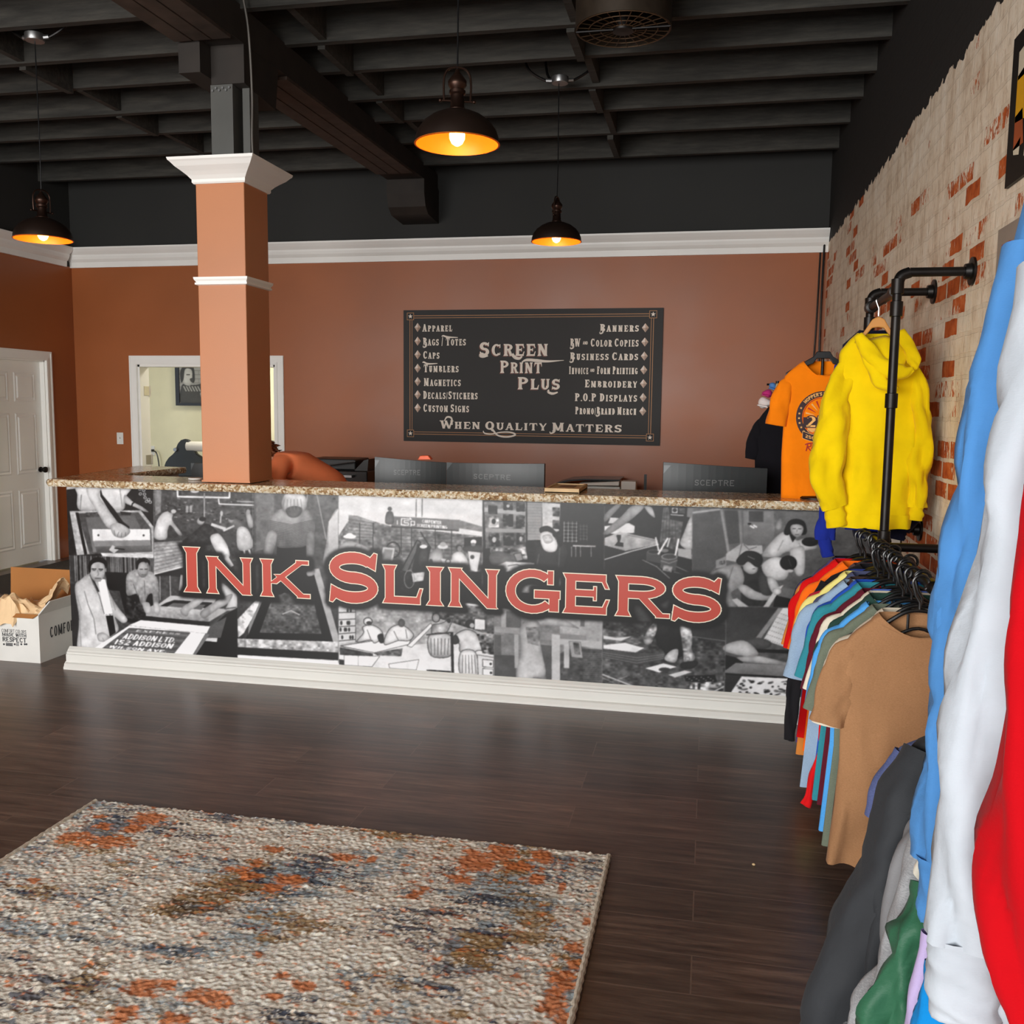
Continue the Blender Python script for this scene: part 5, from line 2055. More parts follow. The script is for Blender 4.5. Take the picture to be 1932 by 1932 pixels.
# cables under the ceiling
tag(MB().tube(bez([(-2.35, 4.55, ZC), (-2.372, 4.6, 3.62), (-2.36, 4.66, 3.4), (-2.375, 4.72, 3.1), (-2.41, 4.78, 2.9), (-2.415, 4.8, 2.76)], 8), .006, 8).build('armoured_cable', plain('dull_grey_cable', lin(96, 92, 86), .5, .3), smooth=True),
    'armoured cable hanging from the beam down to the column cap', 'cable')
tag(MB().tube(bez([(-1.65, 3.9, 3.6), (-1.3, 3.85, 3.5), (-1.05, 3.8, 3.475), (-.8, 3.8, 3.49), (-.62, 3.85, 3.58)], 8), .008, 8).build('ceiling_cable', BLKMETAL, smooth=True),
    'black cable looping under the joists behind the largest pendant', 'cable')
tag(MB().tube(bez([(.868, 8.27, 2.85), (.862, 8.26, 2.3), (.866, 8.27, 1.6), (.84, 8.26, 1.1), (.85, 8.27, .5), (.86, 8.27, .02)], 8), .009, 8)
    .tube(bez([(.84, 8.285, 2.8), (.83, 8.28, 2.1), (.80, 8.285, 1.2), (.79, 8.285, .02)], 8), .007, 8).build('corner_cable', BLKPLASTIC, smooth=True),
    'black cables running down the corner where brick meets terracotta', 'cable')

# ------------------------------------------------------------------ light switch
swp = aty(227, 827, YB)
sw = thing('light_switch', 'white light switch plate on the terracotta wall left of the opening', 'light switch', tuple(swp))
MB().box(swp[0] - .035, swp[0] + .035, YB - .006, YB, swp[2] - .057, swp[2] + .057).build('plate', WHITE, sw, bevel=.002)
MB().box(swp[0] - .005, swp[0] + .005, YB - .018, YB - .005, swp[2] - .004, swp[2] + .014).build('toggle', WHITE, sw)

# ------------------------------------------------------------------ office behind the opening
op0, op1 = aty(331, 683, 10.52), aty(333, 765, 10.52)
pic = thing('framed_print', 'black framed monochrome print hanging on the cream office wall', 'picture', (op0[0] + .45, 10.52, op1[2]))
zx = op1[2] + .55
fr = MB()
for a, b, c, d in ((op0[0], op0[0] + .05, op1[2], zx), (op0[0] + .85, op0[0] + .9, op1[2], zx), (op0[0] + .05, op0[0] + .85, op1[2], op1[2] + .03), (op0[0] + .05, op0[0] + .85, zx - .03, zx)):
    fr.box(a, b, 10.50, 10.549, c, d)
fr.build('frame', BLKPLASTIC, pic)
pw, ph = 150, 120
pa = Print(pw, ph, lambda u, v: (u, v))
pa.a[:] = .62
for j in range(10):
    pa.l(.42, 1.4, 0, j * 12, pw, j * 12)
    for i in range(7):
        pa.l(.45, 1.2, i * 24 + (j % 2) * 12, j * 12, i * 24 + (j % 2) * 12, j * 12 + 12)
pa.sm(.2, 2, 120, 4, 72, 14, 62, 30, 66, 52, 62, 66, 50, 74, 56, 66, 76, 50, 90, 54, 120)
pa.sm(.82, 10, 62, 6, 42, 10, 22, 20, 14, 32, 22, 34, 48, 28, 66, 20, 68)
pa.sm(.15, 4, 58, 2, 30, 10, 12, 24, 6, 36, 16, 38, 52, 32, 58, 32, 26, 24, 18, 14, 22, 10, 50)
pa.l(.2, 3, 18, 36, 26, 36)
pa.sm(.2, 26, 48, 34, 46, 34, 58, 28, 56)
pa.sm(.75, 66, 50, 76, 34, 82, 38, 76, 56)
pa.l(.15, 4, 78, 30, 92, 12)
pa.l(.15, 4, 82, 46, 98, 24)
for k in range(6):
    pa.l(.65, 3, 10 + k * 7, 70, 16 + k * 7, 84)
pa.sm(.15, 76, 8, 88, 4, 92, 10, 80, 14)
pg = s2l(np.repeat((.12 + .8 * blur(pa.a, .6))[..., None], 3, 2) * np.array([1, 1, .97]))
colour_grid('print', pw, ph, lambda s, t: np.stack([op0[0] + .05 + s * .8, np.full_like(s, 10.515), zx - .03 - t * (zx - op1[2] - .06)], -1), pg, attr_mat('monochrome_print', .6), pic)

# wide format printer: side cheek outline from the photo, standing in the office
PYo = 9.6


def po(u, v):
    p = aty(300 + u / 7.43, 660 + v / 7.43, PYo)
    return (p[0], p[2])


wp = thing('wide_format_printer', 'black wide format printer with a pale media roll standing in the office', 'printer', (-5.2, PYo + .2, 0))
cheek = [po(70, 1625), po(90, 1570), po(130, 1510), po(185, 1465), po(215, 1430), po(235, 1370), po(260, 1310), po(300, 1265), po(350, 1250), po(400, 1262), po(440, 1310), po(480, 1390), po(520, 1460), po(580, 1500), po(640, 1540), po(660, 1780), po(100, 1780)]
MB().prism(cheek, 'y', PYo, PYo + .06).build('end_cheek', GREYPLASTIC, wp, bevel=.012)
ck2 = [(x + 1.05, z) for x, z in cheek]
MB().prism(ck2, 'y', PYo, PYo + .06).build('end_cheek', GREYPLASTIC, wp, bevel=.012)
ra, rb = po(440, 1310), po(470, 1400)
MB().tube([(ra[0] - .05, PYo + .03, ra[1] - .035), (ra[0] + 1.0, PYo + .03, ra[1] - .035)], .055, 24).build('media_roll', PAPERW, wp, smooth=True)
bz = po(600, 1560)[1]
MB().box(cheek[0][0] + .2, cheek[0][0] + 1.2, PYo + .01, PYo + .05, bz - .2, bz + .02).build('body_panel', GREYPLASTIC, wp)
kp = po(236, 1400)
MB().lathe([(.02, -.02), (.024, 0), (.012, .012), (0, .013)], (kp[0], PYo - .002, kp[1]), 16, axis='y').build('roll_knob', STEEL, wp, smooth=True)
zc0 = cheek[-1][1]
for dx in (.12, 1.15):
    MB().box(cheek[-1][0] + dx, cheek[-1][0] + dx + .06, PYo, PYo + .06, .06, zc0).box(cheek[-1][0] + dx - .02, cheek[-1][0] + dx + .08, PYo - .25, PYo + .3, 0, .06).build('leg', GREYPLASTIC, wp)
ol = aty(287, 850, 10.54)
otl = thing('wall_outlet', 'white outlet with a black plug on the cream office wall', 'outlet', tuple(ol))
MB().box(ol[0] - .035, ol[0] + .035, 10.538, 10.55, ol[2] - .057, ol[2] + .057).build('plate', WHITE, otl)
MB().box(ol[0] - .012, ol[0] + .03, 10.50, 10.538, ol[2] - .012, ol[2] + .016).build('plug', BLKPLASTIC, otl)
tag(MB().tube(bez([(ol[0] + .025, 10.505, ol[2]), (ol[0] + .09, 10.49, ol[2] - .03), (ol[0] + .115, 10.5, ol[2] - .2), (ol[0] + .11, 10.52, ol[2] - .6), (ol[0] + .2, 10.5, .02)], 8), .008, 8).build('power_cord', BLKPLASTIC, smooth=True),
    'black power cord hanging from the office wall outlet', 'cord')

# ------------------------------------------------------------------ staff desks, monitors, printers
DESK = plain('dark_desk_laminate', lin(70, 52, 42), .4, var=.1)


def desk(x0, x1, y0, y1, z, label, cx):
    t = thing('desk', label, 'desk', ((x0 + x1) / 2, (y0 + y1) / 2, 0))
    MB().box(x0, x1, y0, y1, z - .03, z).build('desk_top', DESK, t)
    for x in (x0, x1 - .04):
        MB().box(x, x + .04, y0 + .02, y1 - .02, 0, z - .03).build('end_panel', DESK, t)
    return t


desk(-3.2, .6, 5.06, 5.62, .74, 'dark staff desk behind the counter carrying the monitors', 0)
desk(-3.75, -.3, 7.62, 8.26, .74, 'dark back desk along the terracotta wall carrying the printers', 0)

MONB = plain('monitor_back_plastic', lin(52, 56, 57), .42, var=.06)
MONL = plain('monitor_logo_grey', lin(112, 114, 114), .4)


def monitor(u0, v0, u1, v1, y, yd, label, logo, curve=.03):
    """a curved screen seen from behind: top corners from the photo"""
    p, q = aty(u0, v0, y), aty(u1, v1, y + yd)
    a, b = np.array([p[0], y]), np.array([q[0], y + yd])
    zt = (p[2] + q[2]) / 2
    d = (b - a)
    wd = np.linalg.norm(d)
    d = d / wd
    nrm = np.array([d[1], -d[0]])       # towards the shop
    z0 = zt - .36
    mid = (a + b) / 2
    t = thing('monitor', label, 'monitor', (mid[0], mid[1] + .05, .74), 'curved monitors behind the counter')

    def pt(s, z, o):
        k = curve * (1 - (2 * s - 1) ** 2)
        q_ = a + d * wd * s + nrm * (k + o)
        return (q_[0], q_[1], z)
    n = 14
    for nm, oo, mt in (('back_shell', (.0, -.022), MONB), ('screen', (-.0225, -.027), BLKPLASTIC)):
        mb = MB()
        vs = []
        for i in range(n + 1):
            s = i / n
            tz0, tz1 = p[2] + (q[2] - p[2]) * s - .36, p[2] + (q[2] - p[2]) * s
            vs += [pt(s, tz0, oo[0]), pt(s, tz1, oo[0]), pt(s, tz1, oo[1]), pt(s, tz0, oo[1])]
        fs = [(i * 4 + k, i * 4 + (k + 1) % 4, i * 4 + 4 + (k + 1) % 4, i * 4 + 4 + k) for i in range(n) for k in range(4)] + [(0, 1, 2, 3), (n * 4 + 3, n * 4 + 2, n * 4 + 1, n * 4)]
        mb.add(vs, fs).build(nm, mt, t)
    # the pale corner where the shell's facet starts
    MB().add([pt(.003, zt - .003, .0012), pt(.07, zt - .003, .0012), pt(.003, zt - .05, .0012)], [(0, 1, 2)]).build('corner_facet', plain('grey_facet', lin(84, 90, 92), .35) if 'grey_facet' not in bpy.data.materials else bpy.data.materials['grey_facet'], t)
    if logo:
        w0, w1, zc, h = logo
        qd, wdt = words('SCEPTRE', (.15, .14, 0, 0, 1.05), None, .22)
        f = fit(qd, wdt, w0, w1, zt - zc - h / 2, zt - zc + h / 2)
        flat(f, lambda x, z: pt(x, z, .0014)).build('logo', MONL, t)
    MB().prism([(-.03, 0), (.03, 0), (.045, -.0), (.03, .0)], 'x', 0, .001) if False else None
    c = pt(.5, 0, -.05)
    MB().box(c[0] - .03, c[0] + .03, c[1] - .01, c[1] + .03, .755, zt - .15).build('stand', BLKPLASTIC, t)
    MB().box(c[0] - .12, c[0] + .12, c[1] - .08, c[1] + .11, .741, .756).build('stand_base', BLKPLASTIC, t)
    return t


monitor(707, 862, 842, 873, 5.30, .10, 'curved black monitor at the left of the touching pair behind the counter', (.27, .64, .073, .03))
monitor(842.5, 873, 1027, 875, 5.40, -.06, 'curved black monitor at the right of the touching pair behind the counter', (.30, .68, .078, .03))
monitor(1252, 872, 1448, 884, 5.30, .08, 'curved black monitor standing alone beside the hanging shirts', (.30, .68, .095, .032))
monitor(360, 875, 470, 872, 5.32, .05, 'black monitor half hidden behind the terracotta column', None)

hz = aty(800, 862, 5.4)
tag(MB().add([(hz[0] - .045, 5.41, hz[2] - .02), (hz[0] + .04, 5.41, hz[2] - .016), (hz[0] + .04, 5.46, hz[2] - .016), (hz[0] - .045, 5.46, hz[2] - .02),
              (hz[0] - .03, 5.415, hz[2] + .005), (hz[0] + .02, 5.415, hz[2] + .008), (hz[0] + .02, 5.455, hz[2] + .008), (hz[0] - .03, 5.455, hz[2] + .005)],
             [(3, 2, 1, 0), (4, 5, 6, 7), (0, 1, 5, 4), (1, 2, 6, 5), (2, 3, 7, 6), (3, 0, 4, 7)]).build('clip', plain('coral_orange_plastic', lin(240, 110, 70), .5), bevel=.004),
    'small orange plastic clip perched on the top edge of the left paired monitor', 'clip')

# low dark printer beside the bending person
q0, q1 = aty(572, 864, 7.75), aty(695, 868, 7.75)
zt = q0[2]
dp = thing('office_printer', 'dark office printer with open paper tray on the back desk beside the person', 'printer', ((q0[0] + q1[0]) / 2, 7.9, .74))
MB().box(q0[0], q1[0], 7.72, 8.15, .741, zt - .1).build('body', BLKPLASTIC, dp, bevel=.008)
MB().box(q0[0] + .02, q1[0] - .14, 7.80, 8.15, zt - .1, zt - .005).build('scanner_lid', GREYPLASTIC, dp, bevel=.01)
MB().prism([(q1[0] - .14, zt - .1), (q1[0] - .02, zt - .1), (q1[0] - .01, zt), (q1[0] - .05, zt - .01)], 'y', 7.78, 8.1).build('side_hood', GREYPLASTIC, dp)
MB().box(q0[0] + .14, q1[0] - .12, 7.66, 7.74, zt - .155, zt - .135).build('paper_tray', STEEL, dp)
MB().prism([(q0[0] + .16, zt - .07), (q1[0] - .1, zt - .02), (q1[0] - .1, zt - .012), (q0[0] + .16, zt - .062)], 'y', 7.7, 7.95).build('output_flap', BLKPLASTIC, dp)

# paper trimmer / pale printer group, box and router on the back desk
yb_ = 7.8
a0, a1 = aty(1045, 912, yb_), aty(1170, 905, yb_)
pp = thing('desktop_printer', 'low pale desktop printer with curved dark lid and papers on the back desk', 'printer', ((a0[0] + a1[0]) / 2, yb_ + .15, .74))
MB().box(a0[0] + .02, a1[0], yb_, yb_ + .35, .741, a1[2] - .06).build('body', PAPERW, pp, bevel=.01)
lid = [(a0[0] - .06, a1[2] - .085), (a0[0] + .02, a1[2] - .04), (a0[0] + .12, a1[2] - .012), (a0[0] + .25, a1[2]), (a1[0], a1[2] + .002), (a1[0], a1[2] - .008), (a0[0] + .25, a1[2] - .012), (a0[0] + .12, a1[2] - .026), (a0[0] + .02, a1[2] - .054)]
MB().prism(lid, 'y', yb_ - .02, yb_ + .36).build('lid', BLKPLASTIC, pp)
MB().prism([(a0[0] + .22, a1[2] - .035), (a1[0] - .005, a1[2] - .012), (a1[0] - .005, a1[2] - .045), (a0[0] + .26, a1[2] - .05)], 'y', yb_ - .06, yb_ + .2).build('paper_sheet', PAPERW, pp)
pk = plain('beige_folder', lin(205, 195, 165), .7)
for i, (da, db, dz, hgt_, mt) in enumerate(((.15, .42, .12, .022, pk), (.2, .40, .098, .02, PAPERW), (.14, .44, .155, .02, pk))):
    x0, x1 = a0[0] + da, a0[0] + db
    z0 = a1[2] - dz
    tag(MB().box(x0, x1, yb_ - .16 + i * .02, yb_ - .065, z0, z0 + hgt_).build('paper_stack', mt),
        ('beige folder in the paper pile by the pale desktop printer', 'white sheets topping the paper pile by the pale desktop printer', 'lowest beige folder in the pile by the pale desktop printer')[i], 'papers')
zb0 = a1[2] - .155
tag(MB().box(a0[0] + .1, a0[0] + .46, yb_ - .17, yb_ - .03, .741, zb0 - .001).build('paper_tray', GREYPLASTIC), 'dark tray under the paper pile by the pale desktop printer', 'tray')
c0, c1 = aty(1172, 908, 7.75), aty(1199, 928, 7.75)
tag(MB().box(c0[0], c1[0], 7.75, 7.9, .741, c0[2]).build('white_carton', PAPERW, bevel=.003), 'small white cube carton on the back desk right of the printer', 'box')
r0 = aty(1218, 895, 7.8)
rt = thing('router', 'black router with one upright antenna on the back desk', 'router', (r0[0], 7.85, .74))
MB().box(r0[0] - .06, r0[0] + .14, 7.78, 7.95, .741, .775).build('case', BLKPLASTIC, rt, bevel=.006)
MB().box(r0[0] - .011, r0[0] + .011, 7.79, 7.803, .776, r0[2]).build('antenna', BLKPLASTIC, rt)

# pale wooden tray on the granite
t0, t1 = atz(1012, 938, 1.077), atz(1079, 941, 1.077)
x0, x1 = t0[0], t1[0]
y0, y1 = 4.64, 4.97
tr = thing('wooden_tray', 'shallow pale wood tray lying on the granite countertop', 'tray', ((x0 + x1) / 2, (y0 + y1) / 2, 1.077))
MB().box(x0, x1, y0, y1, 1.0772, 1.085).build('tray_bottom', PALEWOOD, tr)
rm = MB()
for a, b, c, d in ((x0, x1, y0, y0 + .015), (x0, x1, y1 - .015, y1), (x0, x0 + .015, y0 + .015, y1 - .015), (x1 - .015, x1, y0 + .015, y1 - .015)):
    rm.box(a, b, c, d, 1.0775, 1.103)
rm.build('rim', PALEWOOD, tr, bevel=.0015)
MB().box(x0 + .015, x1 - .015, y0 + .015, y1 - .015, 1.088, 1.098).build('inset_panel', plain('pale_wood_panel', lin(190, 160, 116), .6, var=.15, vs=9), tr)
MB().box(x0 + .05, x0 + .13, y0 + .12, y0 + .24, 1.098, 1.0988).build('burnt_mark', plain('brown_wood_stain', lin(120, 84, 56), .6), tr)
cw = atz(383, 905, 1.077)
tag(MB().lathe([(.035, 0), (.038, .003), (.038, .01), (.03, .011)], (cw[0] - .04, 4.83, 1.0772), 24).build('dish', PAPERW, smooth=True), 'small white dish tucked behind the left side of the column', 'dish')

# ------------------------------------------------------------------ person bending behind the counter
SKIN = plain('skin', lin(205, 140, 108), .55, var=.05)
TOPM = fabric('coral_orange_jersey', lin(250, 140, 92))
JEANS = fabric('dark_trousers', lin(40, 44, 58))
HAIRM = plain('auburn_hair', lin(118, 66, 34), .5, var=.4, vs=40, bmp=.6, bs_=90)


def skinned(name, verts, edges, radii, mat, parent, root=0, sub=2):
    off = wloc(parent)
    me = bpy.data.meshes.new(name)
    me.from_pydata([(x - off[0], y - off[1], z - off[2]) for x, y, z in verts], edges, [])
    o = bpy.data.objects.new(name, me)
    COL.objects.link(o)
    o.parent = parent
    sm_ = o.modifiers.new('skin', 'SKIN')
    sm_.use_smooth_shade = True
    if not me.skin_vertices:
        bpy.context.view_layer.objects.active = o
    for i, r in enumerate(radii):
        sv = me.skin_vertices[0].data[i]
        sv.radius = r if isinstance(r, tuple) else (r, r)
        sv.use_root = i == root
    ss = o.modifiers.new('subdivision', 'SUBSURF')
    ss.levels = ss.render_levels = sub
    me.materials.append(mat)
    return o


pr = thing('person', 'person in a coral orange top bending over behind the counter beside the column', 'person', (-2.4, 5.98, 0))
V = [(-2.40, 6.0, .90), (-2.53, 5.97, 1.00), (-2.67, 5.93, 1.08), (-2.775, 5.90, 1.125), (-2.84, 5.885, 1.14),      # pelvis, waist, chest, upper chest, neck
     (-2.74, 5.74, 1.10), (-2.80, 5.70, .86), (-2.90, 5.56, .80), (-2.97, 5.53, .785),                                     # near arm
     (-2.76, 6.07, 1.10), (-2.86, 6.05, .90), (-2.98, 5.92, .92), (-3.03, 5.86, .93),                                       # far arm
     (-2.38, 5.90, .84), (-2.45, 5.89, .48), (-2.38, 5.92, .09), (-2.50, 5.90, .04),                                       # near leg
     (-2.36, 6.10, .84), (-2.42, 6.11, .48), (-2.34, 6.12, .09), (-2.46, 6.12, .04),
     (-2.93, 5.87, 1.13)]
Ed = [(0, 1), (1, 2), (2, 3), (3, 4), (4, 21), (3, 5), (5, 6), (6, 7), (7, 8), (3, 9), (9, 10), (10, 11), (11, 12), (0, 13), (13, 14), (14, 15), (15, 16), (0, 17), (17, 18), (18, 19), (19, 20)]
Rd = [(.13, .10), (.115, .095), (.125, .1), (.085, .07), .05, .05, .042, .032, .028, .05, .042, .032, .028, .08, .056, .042, .035, .08, .056, .042, .035, .07]
body = skinned('body', V, Ed, Rd, SKIN, pr)
# head, face and fingers join the same figure as finer skinned pieces would; kept as sculpted child parts
hd = MB()
hd.ball((-2.945, 5.865, 1.155), (.085, .078, .105), 24, 16)
hd.ball((-2.985, 5.80, 1.115), (.016, .02, .02), 10, 8)
hd.build('head', SKIN, pr, smooth=True)
fg = MB()
for k in range(4):
    yb = 5.50 + k * .017
    fg.tube(bez([(-2.96, yb + .02, .785), (-3.01, yb, .785), (-3.045, yb - .004, .772), (-3.062 + .004 * abs(k - 1.5), yb - .006, .754)], 4), [.010] * 12 + [.007], 8)
fg.tube(bez([(-2.95, 5.565, .785), (-2.98, 5.59, .78), (-3.01, 5.597, .766)], 4), .010, 8)
fg.build('hand', SKIN, pr, smooth=True)
fg = MB()
for k in range(4):
    yb = 5.83 + k * .017
    fg.tube(bez([(-3.02, yb + .01, .93), (-3.07, yb, .925), (-3.10, yb, .905), (-3.108, yb, .882)], 4), [.010] * 12 + [.007], 8)
fg.tube(bez([(-3.01, 5.80, .925), (-3.045, 5.785, .912), (-3.07, 5.79, .895)], 4), .010, 8)
fg.build('hand', SKIN, pr, smooth=True)
Vt = V[:4] + [(-2.815, 5.892, 1.135)] + V[5:8] + [V[9], V[10], V[11]]
Et = [(0, 1), (1, 2), (2, 3), (3, 4), (3, 5), (5, 6), (6, 7), (3, 8), (8, 9), (9, 10)]
Rt = [(.15, .125), (.135, .115), (.145, .12), (.1, .085), .062, .066, .056, .044, .066, .056, .044]
skinned('long_sleeved_top', Vt, Et, Rt, TOPM, pr)
Vj = [V[0], V[13], V[14], (-2.38, 5.92, .12), V[17], V[18], (-2.34, 6.12, .12)]
skinned('trousers', Vj, [(0, 1), (1, 2), (2, 3), (0, 4), (4, 5), (5, 6)], [(.14, .11), .092, .068, .058, .092, .068, .058], JEANS, pr)
hr = MB()
hrng = random.Random(4)
hr.ball((-2.93, 5.87, 1.185), (.095, .088, .095), 22, 14)
for k in range(240):
    th, ph = hrng.uniform(0, 2 * math.pi), hrng.uniform(-.25, 1.45)
    c = (-2.93 + .088 * math.cos(th) * math.cos(ph), 5.87 + .082 * math.sin(th) * math.cos(ph), 1.18 + .092 * math.sin(ph))
    d = Vector((math.cos(th) * math.cos(ph), math.sin(th) * math.cos(ph), math.sin(ph)))
    j = Vector((hrng.uniform(-1, 1), hrng.uniform(-1, 1), hrng.uniform(-1.4, .3))) * .02
    p0 = Vector(c)
    hr.tube([p0, p0 + d * .012 + j * .6, p0 + d * .016 + j * 1.6], [.0075, .006, .001], 5)
hr.build('hair', HAIRM, pr, smooth=True, sharp=0)

# ------------------------------------------------------------------ carton on the floor
bx = thing('shipping_carton', 'open white shipping carton with a raised brown flap on the floor left of the counter', 'box', (-3.95, 4.86, 0))
BX0, BX1, BY0, BY1, BH = -4.21, -3.738, 4.675, 5.03, .285
cm = MB()
th = .006
cm.box(BX0, BX1, BY0, BY0 + th, 0, BH).box(BX0, BX1, BY1 - th, BY1, 0, BH).box(BX0, BX0 + th, BY0 + th, BY1 - th, 0, BH).box(BX1 - th, BX1, BY0 + th, BY1 - th, 0, BH).box(BX0 + th, BX1 - th, BY0 + th, BY1 - th, .001, th)
cm.build('carton', BOXW, bx)


def flap(name, p, q, off, mats, parent):
    p, q, off = Vector(p), Vector(q), Vector(off)
    n = (q - p).cross(off).normalized() * .003
    ins = (q - p) * .04
    t = [p, q, q + off - ins, p + off + ins]
    vs = [v + n for v in t] + [v - n for v in t]
    m = MB()
    m.add(vs[:4], [(0, 1, 2, 3)], 0)
    m.add(vs[4:], [(3, 2, 1, 0)], 1)
    m.add(vs, [(0, 4, 5, 1), (1, 5, 6, 2), (2, 6, 7, 3), (3, 7, 4, 0)], 1)
    return m.build(name, mats, parent)


flap('flap', (BX0, BY1, BH), (BX1, BY1, BH), (-.05, .05, .19), [KRAFT, BOXW], bx)
flap('flap', (BX1, BY1, BH), (BX1, BY0, BH), (.05, .02, .075), [KRAFT, BOXW], bx)
flap('flap', (BX0, BY0, BH), (BX1, BY0, BH), (-.01, -.015, -.02), [BOXW, KRAFT], bx)
pq = []


def bput(u, v):
    p = aty(u / 8.05, 1040 + v / 8.05, BY0)
    return p[0], p[2]


for s, u0, u1, v0, v1, stl in (('COMFORT COLORS', 28, 396, 1188, 1242, None), ('MADE WITH', 38, 398, 1246, 1298, (.18, .15, 0, 0, .85)), ('RESPECT', 45, 398, 1308, 1380, (.18, .15, 0, 0, .85))):
    qd, wd = words(s, stl or (.1, .09, 0, 0, .82))
    (xa, za), (xb, zb) = bput(u0, v1), bput(u1, v0)
    za, zb = bput((u0 + u1) / 2, v1)[1], bput((u0 + u1) / 2, v0)[1]
    pq += fit(qd, wd, xa, xb, za, zb)
for u in (62, 225, 325, 378, 405):
    c = bput(u, 1412)
    pq.append([(c[0] + .006 * math.cos(a), c[1] + .006 * math.sin(a)) for a in np.linspace(0, 2 * math.pi, 10)[:-1]])
for u0, u1 in ((92, 195), (245, 290)):
    for v in (1395, 1412, 1428):
        (xa, za), (xb, zb) = bput(u0, v + 6), bput(u1, v)
        pq.append(rectq(xa, za, xb, zb))
flat(pq, lambda a, b: (a, BY0 - .0012, b)).build('front_print', INK, bx)
qd, wd = words('COMFORT COLORS', COND, None, .16)
f = fit(qd, wd, BY0 + .09, BY1 + .20, .128, .192)
f = [p for p in f if max(a for a, b in p) < BY1 - .005]
flat(f, lambda a, b: (BX1 + .0012, a, b)).build('side_print', INK, bx)
# crumpled packing paper
pk_ = MB()
nx, ny = 30, 22
pr_ = np.random.default_rng(9)
cr = fnoise(ny, nx, 3, 3, seed=21) + .7 * fnoise(ny, nx, 1.6, 1.6, seed=22)
vs = []
for j in range(ny):
    for i in range(nx):
        s, t = i / (nx - 1), j / (ny - 1)
        x = BX0 + .03 + (BX1 - BX0 - .05) * s
        y = BY0 - .012 + (BY1 - BY0 - .03) * t
        z = BH + .0 + .10 * math.exp(-((s - .55) / .2) ** 2 - ((t - .18) / .3) ** 2) + .17 * math.exp(-((s - 1.05) / .25) ** 2 - ((t - .8) / .4) ** 2) + .016 * cr[j, i]
        if t < .1:
            if s < .72:
                z -= .12 * (1 - t / .1)
                y -= .016
            else:
                z -= .06
                y = max(y, BY0 + .012)
        else:
            y = max(y, BY0 + .01)
        vs.append((x + .008 * cr[(j * 3) % ny, i], y, z))
pk_.add(vs, [(j * nx + i, j * nx + i + 1, (j + 1) * nx + i + 1, (j + 1) * nx + i) for j in range(ny - 1) for i in range(nx - 1)])
o = pk_.build('packing_paper', PACKPAPER, origin=(-3.95, 4.86, .2))
so = o.modifiers.new('solid', 'SOLIDIFY')
so.thickness = .002
tag(o, 'crumpled tan packing paper spilling out of the white carton', 'packing paper')

# dark mat by the door
tag(MB().box(-5.95, -4.35, 6.35, 7.9, 0, .008).build('floor_mat', plain('charcoal_carpet', lin(50, 44, 38), .95, var=.35, vs=60, bmp=.5, bs_=300)), 'dark carpet mat on the floor in front of the white door', 'mat')

# ------------------------------------------------------------------ rug
RX0, RX1, RY0, RY1 = -2.215, -.284, 1.12, 3.035
rw, rh = 484, 480
Tn = lambda s, q, sd: fnoise(rh, rw, s, q, seed=sd)
cream = np.array(lin(236, 229, 214))
pal = {'taupe': lin(186, 170, 152), 'slate': lin(104, 114, 126), 'blue': lin(156, 170, 176), 'navy': lin(62, 70, 88), 'mustard': lin(160, 126, 76), 'dark': lin(88, 76, 64)}
img = np.zeros((rh, rw, 3)) + cream
micro = Tn(1.6, 3.2, 70) + .6 * Tn(1.2, 1.2, 71)


def lay(col, field, th, soft=.25, al=1.0):
    global img
    m = np.clip((field + .6 * micro - th) / soft, 0, 1)[..., None] * al
    img = img * (1 - m) + np.array(col) * m


lay(pal['taupe'], Tn(60, 40, 1) + .6 * Tn(8, 22, 2), .8, .5, .6)
lay(pal['blue'], Tn(50, 60, 3) + .6 * Tn(6, 34, 4) + .4 * Tn(34, 5, 14), .25, .4, .9)
lay(pal['slate'], Tn(40, 50, 5) + .7 * Tn(4, 30, 6) + .5 * Tn(30, 4, 7), .4, .4, .85)
lay(pal['mustard'], Tn(40, 34, 8) + .7 * Tn(4, 22, 9), .95, .35, .85)
lay(pal['dark'], Tn(30, 36, 10) + .8 * Tn(3, 24, 11), 1.4, .35, .8)
lay(pal['navy'], Tn(34, 36, 12) + .8 * Tn(3, 18, 13), 1.1, .3, .85)
lay(cream * 1.12, Tn(26, 50, 15) + .6 * Tn(4, 44, 16), .75, .4, .95)
om = np.zeros((rh, rw)) - .3
yy, xx = np.mgrid[0:rh, 0:rw]
Q1 = [(420, 305, 90, 32), (600, 330, 140, 32), (840, 195, 90, 34), (760, 255, 60, 25), (560, 185, 30, 12), (590, 240, 50, 18), (1340, 485, 70, 15), (1430, 520, 60, 22), (1540, 590, 60, 25), (1640, 540, 90, 25),
      (1460, 445, 30, 20), (1550, 370, 60, 15), (820, 1160, 110, 48), (960, 1140, 60, 30), (1180, 1210, 130, 42), (700, 1310, 80, 60), (1000, 1330, 80, 30), (1720, 1150, 60, 30), (1600, 1090, 50, 25), (1550, 1210, 50, 25), (190, 545, 30, 12)]
Q2 = [(900, 440, 100, 60), (1040, 390, 80, 48), (1270, 410, 55, 42), (1150, 470, 110, 24), (820, 540, 60, 25), (1240, 540, 40, 25), (160, 415, 90, 15), (300, 430, 30, 20), (550, 625, 40, 25), (600, 590, 30, 10),
      (1535, 785, 35, 20), (1450, 920, 50, 30), (1380, 1110, 70, 50), (1450, 1020, 40, 30), (1330, 1240, 70, 70), (1400, 1340, 60, 40), (1380, 590, 18, 28)]
